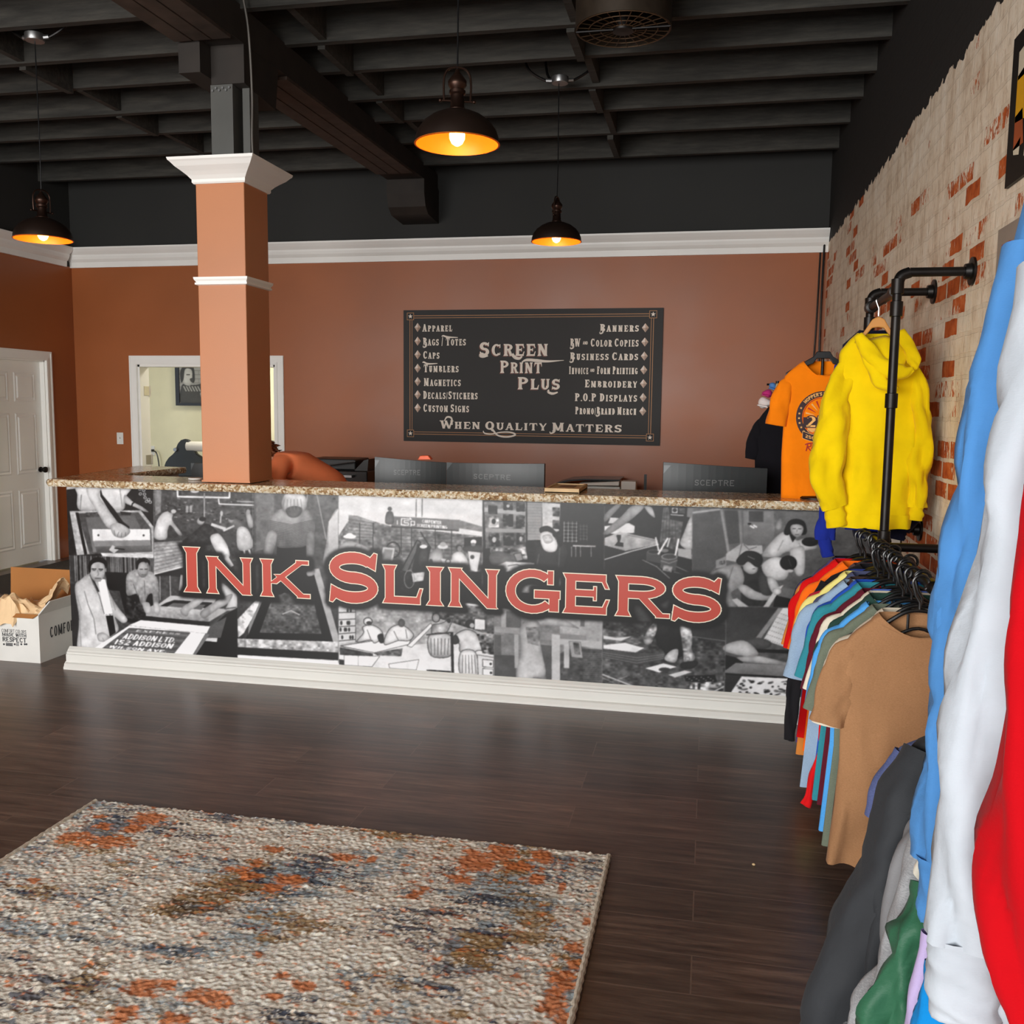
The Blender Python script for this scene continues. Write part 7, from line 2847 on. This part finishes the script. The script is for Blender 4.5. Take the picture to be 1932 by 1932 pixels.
cx_ = po_(1552, 700)[0]
t = thing('t_shirt', 'orange t-shirt with a round printed emblem hanging above the right end of the counter', 't-shirt', (cx_, YO, po_(1552, 690)[2]))
rows = []
for v, ul, ur, d in ((682, 1517, 1590, .04), (692, 1500, 1606, .04), (707, 1482, 1626, .036), (726, 1475, 1634, .034), (800, 1478, 1634, .036), (860, 1474, 1634, .036), (943, 1473, 1634, .038)):
    a, b = po_(ul, v), po_(ur, v)
    rows.append(((a[2] + b[2]) / 2, a[0], min(b[0], .80), d))
TO = Torso(rows, YO, 4, .006, .075)
TO.mesh(MB()).build('body', ORG, t, smooth=True, sharp=0)
TO.collar(MB(), .02).build('collar', ORG, t, smooth=True, sharp=0)
sleeve(MB(), [po_(1500, 708), po_(1484, 728, dy=-.005), po_(1472, 758, dy=-.01), po_(1463, 802, dy=-.015)], [.014, .042, .05, .05], [.012, .028, .034, .036], 3, wrinkle=.003).build('sleeve', ORG, t, smooth=True, sharp=0)
sleeve(MB(), [po_(1616, 710), po_(1632, 732), po_(1642, 766), po_(1648, 802)], [.014, .045, .055, .055], [.012, .028, .034, .036], 3, wrinkle=.003).build('sleeve', ORG, t, smooth=True, sharp=0)
# printed emblem
PR = [plain('emblem_dark_print', lin(50, 26, 30), .7), plain('emblem_pale_print', lin(236, 178, 100), .7), plain('emblem_green_print', lin(30, 92, 44), .7), plain('emblem_red_print', lin(176, 34, 16), .7), ORG]
ec = po_(1400 + 1040 / 6.9, 680 + 735 / 6.9)
er = abs(po_(1400 + 1040 / 6.9, 680 + 735 / 6.9)[0] - po_(1400 + 695 / 6.9, 680 + 735 / 6.9)[0])
EMB = MB()


def onshirt(e):
    return lambda a, b: (a, TO.front(a, b) - .0016 - e, b)


def ringq(r0, r1, a0, a1, n=40, c=None):
    c = c or (ec[0], ec[2])
    out = []
    for i in range(n):
        a, b = math.radians(a0 + (a1 - a0) * i / n), math.radians(a0 + (a1 - a0) * (i + 1) / n)
        out.append([(c[0] + r1 * math.cos(a), c[1] + r1 * math.sin(a)), (c[0] + r1 * math.cos(b), c[1] + r1 * math.sin(b)), (c[0] + r0 * math.cos(b), c[1] + r0 * math.sin(b)), (c[0] + r0 * math.cos(a), c[1] + r0 * math.sin(a))])
    return out


flat(ringq(er * .78, er, 0, 360, 72), onshirt(.0006), EMB, 0)
flat(ringq(er * .73, er * .755, 0, 360, 72), onshirt(.0006), EMB, 3)


def onring(s, r, a_start, h, style=SANSB):
    q, wd = words(s, style)
    out = []
    for p in q:
        o_ = []
        for a, b in p:
            an = math.radians(a_start) - (a * h) / r
            rr2 = r + (b - .5) * h
            o_.append((ec[0] + rr2 * math.cos(an), ec[2] + rr2 * math.sin(an)))
        out.append(o_)
    return out


flat(onring("HOPPER'S N", er * .89, 142, er * .135), onshirt(.0012), EMB, 1)
for a in (158, 172, 184, 196, 208, 220):
    c = (ec[0] + er * .89 * math.cos(math.radians(a)), ec[2] + er * .89 * math.sin(math.radians(a)))
    s5 = []
    for k in range(5):
        b = math.pi / 2 + k * 2 * math.pi / 5
        s5.append([c, (c[0] + er * .022 * math.cos(b - .63), c[1] + er * .022 * math.sin(b - .63)), (c[0] + er * .055 * math.cos(b), c[1] + er * .055 * math.sin(b)), (c[0] + er * .022 * math.cos(b + .63), c[1] + er * .022 * math.sin(b + .63))])
    flat(s5, onshirt(.0012), EMB, 1)
# burst of rays and dots, the number, banner and script
for k in range(7):
    a = math.radians(95 + k * 18)
    flat([[(ec[0] + er * r * math.cos(a + d), ec[2] + er * r * math.sin(a + d)) for r, d in ((.32, -.02), (.66, -.05), (.66, .05), (.32, .02))]], onshirt(.0006), EMB, 3 if k % 2 else 1)
flat([rectq(ec[0] - er * .72, ec[2] - er * .42, ec[0] + er * .72, ec[2] - er * .02)], onshirt(.0007), EMB, 0)
qd, wd = words('250', (.24, .18, 0, 0, .85))
flat(fit(qd, wd, ec[0] - er * .60, ec[0] + er * .52, ec[2] - er * .40, ec[2] + er * .02, .004), onshirt(.0010), EMB, 0)
flat(fit(qd, wd, ec[0] - er * .60, ec[0] + er * .52, ec[2] - er * .40, ec[2] + er * .02), onshirt(.0014), EMB, 1)
flat([rectq(ec[0] - er * .55, ec[2] - er * .60, ec[0] + er * .55, ec[2] - er * .44)], onshirt(.0010), EMB, 1)
bn = []
for i in range(16):
    a0, a1 = -.72 + 1.44 * i / 16, -.72 + 1.44 * (i + 1) / 16
    f0, f1 = ec[2] - er * (.86 - .16 * (a0 / .72) ** 2), ec[2] - er * (.86 - .16 * (a1 / .72) ** 2)
    bn.append([(ec[0] + er * a0, f0 - er * .13), (ec[0] + er * a1, f1 - er * .13), (ec[0] + er * a1, f1 + er * .13), (ec[0] + er * a0, f0 + er * .13)])
flat([fatten(p, .002) for p in bn], onshirt(.0014), EMB, 1)
flat(bn, onshirt(.0018), EMB, 0)
qd, wd = words('250 YEARS OF', SANSB)
tq = fit(qd, wd, -.62, .62, -.06, .06)
flat([[(ec[0] + er * a, ec[2] - er * (.86 - .16 * (a / .72) ** 2) + er * b) for a, b in p] for p in tq], onshirt(.0024), EMB, 1)
sc_ = po_(1400 + 810 / 6.9, 680 + 1110 / 6.9)


def script(pts, w_=.0028):
    o_ = []
    P_ = [(sc_[0] + a * er, sc_[2] + b * er) for a, b in [(q[0], q[1]) for q in bez([(x, y, 0) for x, y in pts], 6)]]
    for a, b in zip(P_[:-1], P_[1:]):
        d = np.array(b) - np.array(a)
        nn = np.array([-d[1], d[0]]) / max(np.linalg.norm(d), 1e-9) * w_
        o_.append([tuple(a + nn), tuple(b + nn), tuple(b - nn), tuple(a - nn)])
    return o_


for s in ([(0, .05), (.12, .1), (.3, .12)], [(.1, .1), (.08, -.05), (.05, -.2)], [(.1, .1), (.22, .08), (.2, -.02), (.1, -.03), (.22, -.18)],
          [(.28, -.02), (.26, -.12), (.32, -.12)], [(.42, -.02), (.36, -.05), (.36, -.13), (.44, -.1), (.48, .1)], [(.46, -.12), (.52, -.02), (.56, -.14), (.48, -.2), (.6, -.05)]):
    flat(script(s), onshirt(.0008), EMB, 3)
em = EMB.build('printed_emblem', PR, t)
em['label'] = 'round dark emblem with lettering and the number 250'
hs = po_(1552, 668)
hg = thing('clothes_hanger', 'black broad-shouldered hanger on a stand carrying the orange t-shirt', 'hanger', (cx_, YO, hs[2]))
pf = [(-.17, -.09), (-.1, -.045), (-.045, -.012), (-.03, .012), (.03, .012), (.045, -.012), (.1, -.045), (.17, -.09)]
lo = [(a, b - .022 - .012 * (abs(a) < .06)) for a, b in pf[::-1]]
MB().prism([(cx_ + a, hs[2] + b) for a, b in pf + lo], 'y', YO - .01, YO + .01).build('hanger_arms', BLKPLASTIC, hg, bevel=.003)
sd_ = thing('shirt_stand', 'black metal stand with a round base on the granite under the orange t-shirt', 'stand', (cx_, YO, 1.077))
MB().lathe([(.0, .0), (.09, .0), (.09, .006), (.082, .012), (.02, .016), (0, .018)], (cx_, YO, 1.0772), 40).build('base', BLKMETAL, sd_, smooth=True)
MB().tube([(cx_, YO + .012, 1.09), (cx_, YO + .016, hs[2] + .01)], .007, 12).build('pole', BLKMETAL, sd_, smooth=True)

# ---- black shirt and small accessories on a floor stand behind the monitors
YK = 5.72
kx = aty(1475, 800, YK)[0]
t = thing('shirt', 'black short-sleeved shirt hanging behind the orange t-shirt and the lone monitor', 'shirt', (kx, YK, aty(1475, 775, YK)[2]))
rows = []
for v, ul, ur, d in ((768, 1450, 1500, .04), (782, 1438, 1515, .04), (800, 1426, 1530, .036), (840, 1424, 1535, .036), (1010, 1424, 1535, .04)):
    a, b = aty(ul, v, YK), aty(ur, v, YK)
    rows.append(((a[2] + b[2]) / 2, a[0], b[0], d))
BK = fab('black_pique', (20, 19, 24))
Torso(rows, YK, 2, .006).mesh(MB()).build('body', BK, t, smooth=True, sharp=0)
g3 = lambda u, v: tuple(aty(u, v, YK))
sleeve(MB(), [g3(1440, 787), g3(1430, 808), g3(1423, 838), g3(1417, 866)], [.012, .036, .042, .04], [.01, .03, .032, .03], 2, wrinkle=.003).build('sleeve', BK, t, smooth=True, sharp=0)
sleeve(MB(), [g3(1528, 795), g3(1536, 820), g3(1542, 845), g3(1545, 866)], [.04, .042, .042, .04], [.03, .032, .032, .03], 2, wrinkle=.003).build('sleeve', BK, t, smooth=True, sharp=0)
sleeve(MB(), [g3(1457, 764), g3(1470, 772), g3(1490, 770)], [.02, .022, .02], [.03, .03, .03], 1, wrinkle=.001).build('collar', BK, t, smooth=True, sharp=0)
fs_ = thing('display_stand', 'slim black display pole behind the orange t-shirt holding small coloured items', 'stand', (kx - .03, YK + .05, 0))
zz = aty(1465, 725, YK)[2]
MB().lathe([(0, 0), (.16, 0), (.16, .012), (.02, .022), (0, .024)], (kx - .03, YK + .06, 0), 32).build('base', BLKMETAL, fs_, smooth=True)
MB().tube([(kx - .03, YK + .06, .01), (kx - .03, YK + .06, zz + .02)], .01, 10).build('pole', BLKMETAL, fs_, smooth=True)
MB().tube([(kx - .11, YK + .06, zz - .055), (kx + .12, YK + .06, zz - .055)], .006, 8).tube([(kx - .09, YK + .06, zz), (kx + .12, YK + .06, zz)], .006, 8).build('cross_arm', BLKMETAL, fs_, smooth=True)
for nm, u, v, a, b, c, lab, cat in (('white_fabric_cap', 1445, 760, .042, .03, (222, 214, 210), 'small white fabric piece on the display pole beside the orange sleeve', 'fabric item'),
                                    ('pink_fabric_cap', 1448, 742, .03, .02, (190, 50, 120), 'small magenta fabric piece above the white one on the display pole', 'fabric item'),
                                    ('blue_fabric_cap', 1459, 729, .022, .022, (84, 132, 196), 'small blue fabric piece topmost on the display pole', 'fabric item'),
                                    ('patterned_fabric_cap', 1468, 732, .02, .03, (206, 186, 140), 'small beige patterned piece right of the blue one on the display pole', 'fabric item')):
    p = aty(u, v, YK)
    mb = MB().ball((p[0], YK + .04, p[2]), (a, .03, b), 20, 12)
    mb.v = [(x, y, z + .008 * math.sin(60 * x) * math.cos(50 * z)) for x, y, z in mb.v]
    mb.prism([(p[0] - a * 1.15, p[2] - b * .55), (p[0] + a * .2, p[2] - b * .95), (p[0] + a * .2, p[2] - b * .7), (p[0] - a * 1.1, p[2] - b * .35)], 'y', YK - .03, YK + .04)
    tag(mb.build('fabric_cap', fab(nm, c), smooth=True), lab, cat)

# ------------------------------------------------------------------ foreground clothes
def fg_body(root, y, mat, seed, rows_px, d=.035, fold=.01, band=False, far=.885):
    rows = []
    for v, ul, ur in rows_px:
        a, b = aty(ul, v, y), aty(ur, v, y)
        x1 = min(b[0], far)
        rows.append((a[2], min(a[0], x1 - .05), x1, d))
    T = Torso(rows, y, seed, fold, .02)
    T.mesh(MB(), n=56, m=36).build('body', mat, root, smooth=True, sharp=0)
    return T


def fgp(u, v, y, dy=0.0):
    p = aty(u, v, y)
    return (p[0], y + dy, p[2])


def band(root, p0, p1, a0, a1, b, mat, seed, name='cuff'):
    e = Vector(p1) - Vector(p0)
    sleeve(MB(), [tuple(Vector(p0) - e * .08), tuple(Vector(p0) + e * .25), tuple(Vector(p0) + e * .7), p1], [a0 * .9, a1, a1, a1 * .97], [b * .9, b, b, b], seed, wrinkle=.003, cap=True).build(name, mat, root, smooth=True, sharp=0)


LB = fab('light_blue_fleece', (78, 136, 196))
WF = fab('white_fleece', (190, 198, 206))
RF = fab('red_fleece', (186, 2, 16))
DJ = fabric('dark_softshell', lin(52, 54, 57), 0, .7)
SB = fab('slate_heather_jersey', (84, 94, 138), .4)
GS = fabric('grey_softshell', lin(128, 128, 130), .1, .8)
HG = fab('heather_grey_fleece', (150, 151, 153), .6)
IV = fab('ivory_fleece', (226, 220, 204))
GN = fabric('green_nylon', lin(50, 98, 72), 0, .42)
LV = fab('lavender_fleece', (196, 178, 222))
AZ = fab('azure_fleece', (14, 134, 208))
MR = fab('maroon_fleece', (140, 40, 52))

# upper row: light blue (farthest), white, red (nearest)
y = 1.66
t = thing('hoodie', 'light blue hoodie hanging high in the foreground behind the white one', 'hoodie', (.62, y, 1.85))
fg_body(t, y, LB, 31, [(330, 1950, 2060), (420, 1925, 2120), (520, 1900, 2150), (800, 1850, 2150), (1100, 1822, 2150), (1400, 1810, 2150), (1690, 1800, 2150)], .04)
sleeve(MB(), [fgp(1946, 470, y, -.01), fgp(1904, 660, y, -.03), fgp(1862, 850, y, -.045), fgp(1822, 1060, y, -.05), fgp(1794, 1280, y, -.05), fgp(1776, 1460, y, -.05), fgp(1762, 1600, y, -.05)],
       [.045, .055, .052, .05, .044, .042, .042], [.04, .045, .045, .045, .042, .04, .038], 3, wrinkle=.008).build('sleeve', LB, t, smooth=True, sharp=0)
band(t, fgp(1760, 1600, y, -.05), fgp(1752, 1725, y, -.05), .042, .032, .034, LB, 3)
sleeve(MB(), [fgp(1800, 1030, y, -.02), fgp(1790, 1120, y, -.03), fgp(1782, 1180, y, -.03), fgp(1790, 1240, y, -.02)], [.02, .034, .034, .012], [.03, .034, .03, .02], 6, wrinkle=.002).build('pocket_fold', LB, t, smooth=True, sharp=0)

y = 1.47
t = thing('sweatshirt', 'white sweatshirt hanging high in the foreground between the light blue and red ones', 'sweatshirt', (.60, y, 1.8))
fg_body(t, y, WF, 32, [(380, 1975, 2120), (500, 1950, 2200), (800, 1905, 2200), (1100, 1870, 2200), (1400, 1850, 2200), (1700, 1842, 2200), (1885, 1850, 2200)], .04, .012)
sleeve(MB(), [fgp(1962, 500, y, -.01), fgp(1946, 760, y, -.04), fgp(1902, 980, y, -.05), fgp(1862, 1200, y, -.055), fgp(1830, 1420, y, -.055), fgp(1808, 1600, y, -.055), fgp(1800, 1735, y, -.055)],
       [.03, .05, .055, .056, .056, .056, .054], [.04, .05, .052, .052, .05, .048, .046], 5, wrinkle=.007).build('sleeve', WF, t, smooth=True, sharp=0)
band(t, fgp(1800, 1735, y, -.055), fgp(1806, 1868, y, -.055), .05, .052, .042, WF, 5)
sleeve(MB(), [fgp(1868, 1300, y, -.03), fgp(1856, 1500, y, -.045), fgp(1850, 1700, y, -.05), fgp(1868, 1880, y, -.045)], [.03, .045, .05, .045], [.03, .034, .034, .03], 15, wrinkle=.004).build('front_panel', WF, t, smooth=True, sharp=0)

y = 1.30
t = thing('sweatshirt', 'bright red sweatshirt nearest the camera at the right edge', 'sweatshirt', (.58, y, 1.7))
fg_body(t, y, RF, 33, [(500, 2040, 2160), (800, 1990, 2250), (1200, 1960, 2250), (1600, 1935, 2250), (1960, 1930, 2250), (2100, 1940, 2250)], .04, .016)
sleeve(MB(), [fgp(2030, 760, y, -.01), fgp(1995, 980, y, -.03), fgp(1968, 1180, y, -.045), fgp(1946, 1380, y, -.05), fgp(1918, 1560, y, -.055), fgp(1910, 1690, y, -.055), fgp(1932, 1830, y, -.05), fgp(1960, 1930, y, -.05)],
       [.04, .05, .05, .052, .055, .055, .05, .044], [.04, .045, .046, .046, .046, .046, .044, .04], 8, wrinkle=.006).build('sleeve', RF, t, smooth=True, sharp=0)
band(t, fgp(1958, 1925, y, -.05), fgp(1972, 2030, y, -.05), .044, .04, .036, RF, 8)

# lower row, farthest first
y = 2.16
t = thing('t_shirt', 'heather slate blue t-shirt peeking out behind the dark jacket', 't-shirt', (.62, y, .95))
fg_body(t, y, SB, 41, [(1392, 1745, 1900), (1408, 1700, 1960), (1430, 1682, 1990), (1500, 1672, 1990), (2000, 1660, 1990)], .02)
sleeve(MB(), [fgp(1712, 1424, y), fgp(1692, 1455, y), fgp(1672, 1500, y), fgp(1658, 1545, y)], [.03, .036, .036, .036], [.02, .022, .022, .022], 4, wrinkle=.003).build('sleeve', SB, t, smooth=True, sharp=0)

y = 1.98
t = thing('jacket', 'dark charcoal jacket with a long sleeve hanging furthest into the aisle', 'jacket', (.6, y, .95))
fg_body(t, y, DJ, 42, [(1375, 1790, 1900), (1400, 1728, 1990), (1440, 1700, 2030), (1560, 1690, 2030), (1800, 1672, 2030), (2100, 1655, 2030)], .035, .012)
sleeve(MB(), [fgp(1752, 1420, y, -.01), fgp(1716, 1490, y, -.03), fgp(1680, 1590, y, -.045), fgp(1640, 1690, y, -.05), fgp(1596, 1800, y, -.055), fgp(1562, 1910, y, -.055), fgp(1545, 2020, y, -.055)],
       [.05, .062, .062, .062, .062, .066, .06], [.05, .056, .058, .058, .056, .054, .05], 11, wrinkle=.006).build('sleeve', DJ, t, smooth=True, sharp=0)
sleeve(MB(), [fgp(1726, 1500, y, -.05), fgp(1700, 1600, y, -.08), fgp(1672, 1680, y, -.09), fgp(1650, 1790, y, -.09), fgp(1640, 1900, y, -.085), fgp(1632, 2040, y, -.08)],
       [.035, .045, .046, .048, .046, .044], [.035, .04, .042, .042, .04, .04], 12, wrinkle=.008).build('front_panel', DJ, t, smooth=True, sharp=0)
sleeve(MB(), [fgp(1700, 1500, y, -.085), fgp(1726, 1528, y, -.09), fgp(1750, 1538, y, -.085)], [.01, .022, .03], [.008, .01, .01], 13, wrinkle=.001).build('pocket_flap', DJ, t, smooth=True, sharp=0)

y = 1.885
t = thing('jacket', 'smooth mid grey jacket sleeve between the dark jacket and the heather grey hoodie', 'jacket', (.58, y, .85))
fg_body(t, y, GS, 43, [(1510, 1770, 1960), (1535, 1740, 2040), (1600, 1715, 2050), (1800, 1700, 2050), (2100, 1690, 2050)], .02)
sleeve(MB(), [fgp(1748, 1545, y, -.02), fgp(1712, 1580, y, -.06), fgp(1692, 1660, y, -.07), fgp(1678, 1760, y, -.07), fgp(1668, 1850, y, -.07)], [.028, .034, .034, .034, .03], [.03, .03, .03, .03, .028], 14, wrinkle=.004).build('sleeve', GS, t, smooth=True, sharp=0)

y = 1.80
t = thing('hoodie', 'heather grey hoodie between the smooth grey jacket and the green jacket', 'hoodie', (.56, y, .85))
fg_body(t, y, HG, 44, [(1520, 1790, 1960), (1550, 1745, 2050), (1650, 1725, 2060), (1850, 1690, 2060), (2100, 1680, 2060)], .02)
sleeve(MB(), [fgp(1745, 1570, y, -.02), fgp(1714, 1650, y, -.06), fgp(1688, 1730, y, -.075), fgp(1658, 1800, y, -.08), fgp(1628, 1860, y, -.085), fgp(1606, 1905, y, -.085)], [.028, .032, .032, .032, .034, .03], [.03, .032, .032, .03, .03, .028], 15, wrinkle=.005, cap=True).build('sleeve', HG, t, smooth=True, sharp=0)
sleeve(MB(), [fgp(1608, 1895, y, -.085), fgp(1602, 1922, y, -.085), fgp(1612, 1960, y, -.085)], [.03, .028, .026], [.028, .026, .026], 16, wrinkle=.003, cap=True).build('cuff', HG, t, smooth=True, sharp=0)

y = 1.73
t = thing('sweatshirt', 'ivory sweatshirt showing as a small pale patch above the green jacket', 'sweatshirt', (.55, y, .75))
fg_body(t, y, IV, 45, [(1600, 1745, 1990), (1640, 1722, 2060), (1700, 1718, 2080), (2100, 1715, 2080)], .014)

y = 1.67
t = thing('jacket', 'crinkled green nylon jacket low in the foreground beside the lavender sweatshirt', 'jacket', (.54, y, .7))
fg_body(t, y, GN, 46, [(1640, 1790, 2000), (1680, 1738, 2080), (1760, 1715, 2090), (2120, 1690, 2090)], .025, .014)
sleeve(MB(), [fgp(1756, 1660, y, -.02), fgp(1736, 1735, y, -.05), fgp(1710, 1800, y, -.06), fgp(1684, 1870, y, -.065), fgp(1668, 1940, y, -.065), fgp(1660, 2040, y, -.06)], [.036, .05, .052, .052, .05, .048], [.034, .042, .045, .045, .042, .04], 21, wrinkle=.016).build('sleeve', GN, t, smooth=True, sharp=0)

y = 1.555
t = thing('sweatshirt', 'lavender sweatshirt edge hanging between the green jacket and azure blue sleeve', 'sweatshirt', (.52, y, .6))
fg_body(t, y, LV, 47, [(1720, 1780, 2050), (1770, 1745, 2100), (1850, 1726, 2110), (2140, 1690, 2110)], .018)
sleeve(MB(), [fgp(1758, 1750, y, -.02), fgp(1736, 1850, y, -.035), fgp(1718, 1950, y, -.04), fgp(1706, 2060, y, -.04)], [.02, .024, .024, .024], [.02, .024, .024, .022], 22, wrinkle=.003).build('sleeve', LV, t, smooth=True, sharp=0)

y = 1.49
t = thing('sweatshirt', 'azure blue sweatshirt below the white sleeve next to the lavender edge', 'sweatshirt', (.50, y, .6))
fg_body(t, y, AZ, 48, [(1790, 1800, 2050), (1830, 1772, 2120), (1900, 1750, 2130), (2160, 1730, 2130)], .016)
sleeve(MB(), [fgp(1772, 1810, y, -.015), fgp(1754, 1880, y, -.03), fgp(1742, 1960, y, -.035), fgp(1734, 2060, y, -.035)], [.024, .028, .028, .028], [.02, .024, .024, .022], 23, wrinkle=.003).build('sleeve', AZ, t, smooth=True, sharp=0)

y = 1.43
t = thing('sweatshirt', 'dusty maroon sweatshirt at the bottom edge below the white sweatshirt', 'sweatshirt', (.49, y, .6))
fg_body(t, y, MR, 49, [(1800, 1840, 2080), (1850, 1812, 2140), (1950, 1795, 2150), (2180, 1780, 2150)], .018, .012)
sleeve(MB(), [fgp(1838, 1830, y, -.01), fgp(1826, 1900, y, -.02), fgp(1818, 1980, y, -.025), fgp(1812, 2070, y, -.025)], [.03, .036, .036, .036], [.016, .02, .02, .02], 24, wrinkle=.004).build('sleeve', MR, t, smooth=True, sharp=0)

# ------------------------------------------------------------------ posters on the brick wall
ps = thing('poster', 'black poster with yellow and white artwork high on the brick wall at the right edge', 'poster', (XR - .01, 3.05, 2.2))
MB().box(XR - .012, XR - .001, 2.62, 3.34, 2.205, 2.655).build('panel', plain('black_poster_board', lin(20, 19, 20), .55), ps)
ar = MB()
rr = random.Random(8)
AM = [plain('poster_yellow', lin(226, 166, 20), .6), plain('poster_cream', lin(214, 204, 180), .6), plain('poster_rust', lin(160, 78, 40), .6)]
for k, (z0, z1, mi) in enumerate(((2.50, 2.62, 1), (2.38, 2.56, 0), (2.30, 2.42, 2), (2.27, 2.33, 1))):
    for j in range(5):
        ya = 2.71 + j * .118
        pts = [(ya + rr.uniform(-.02, .03), z0 + rr.uniform(-.01, .02)), (ya + .08 + rr.uniform(0, .02), z0 + rr.uniform(-.01, .02)), (ya + .09, z1 + rr.uniform(-.04, .0)), (ya + .02, z1 - rr.uniform(0, .03))]
        ar.add([(XR - .0135, a, b) for a, b in pts], [(0, 1, 2, 3)], mi)
ar.build('artwork', AM, ps)
pg_ = thing('poster', 'grey sign with a red letter R on the brick wall above the light blue hoodie', 'sign', (XR - .01, 3.1, 1.45))
MB().box(XR - .010, XR - .001, 2.60, 3.385, 1.42, 2.085).build('panel', plain('grey_poster_board', lin(148, 136, 124), .6), pg_)
qd, wd = words('R', (.26, .17, 0, 0, .9))
f = fit(qd, wd, 0, .17, 1.74, 2.03)
flat([[(3.33 - a, b) for a, b in p] for p in f], lambda a, b: (XR - .0115, a, b)).build('red_letter', plain('poster_red', lin(158, 20, 30), .6), pg_)
MB().box(XR - .012, XR - .0105, 3.10, 3.16, 1.76, 2.02).build('red_stroke', bpy.data.materials['poster_red'], pg_)
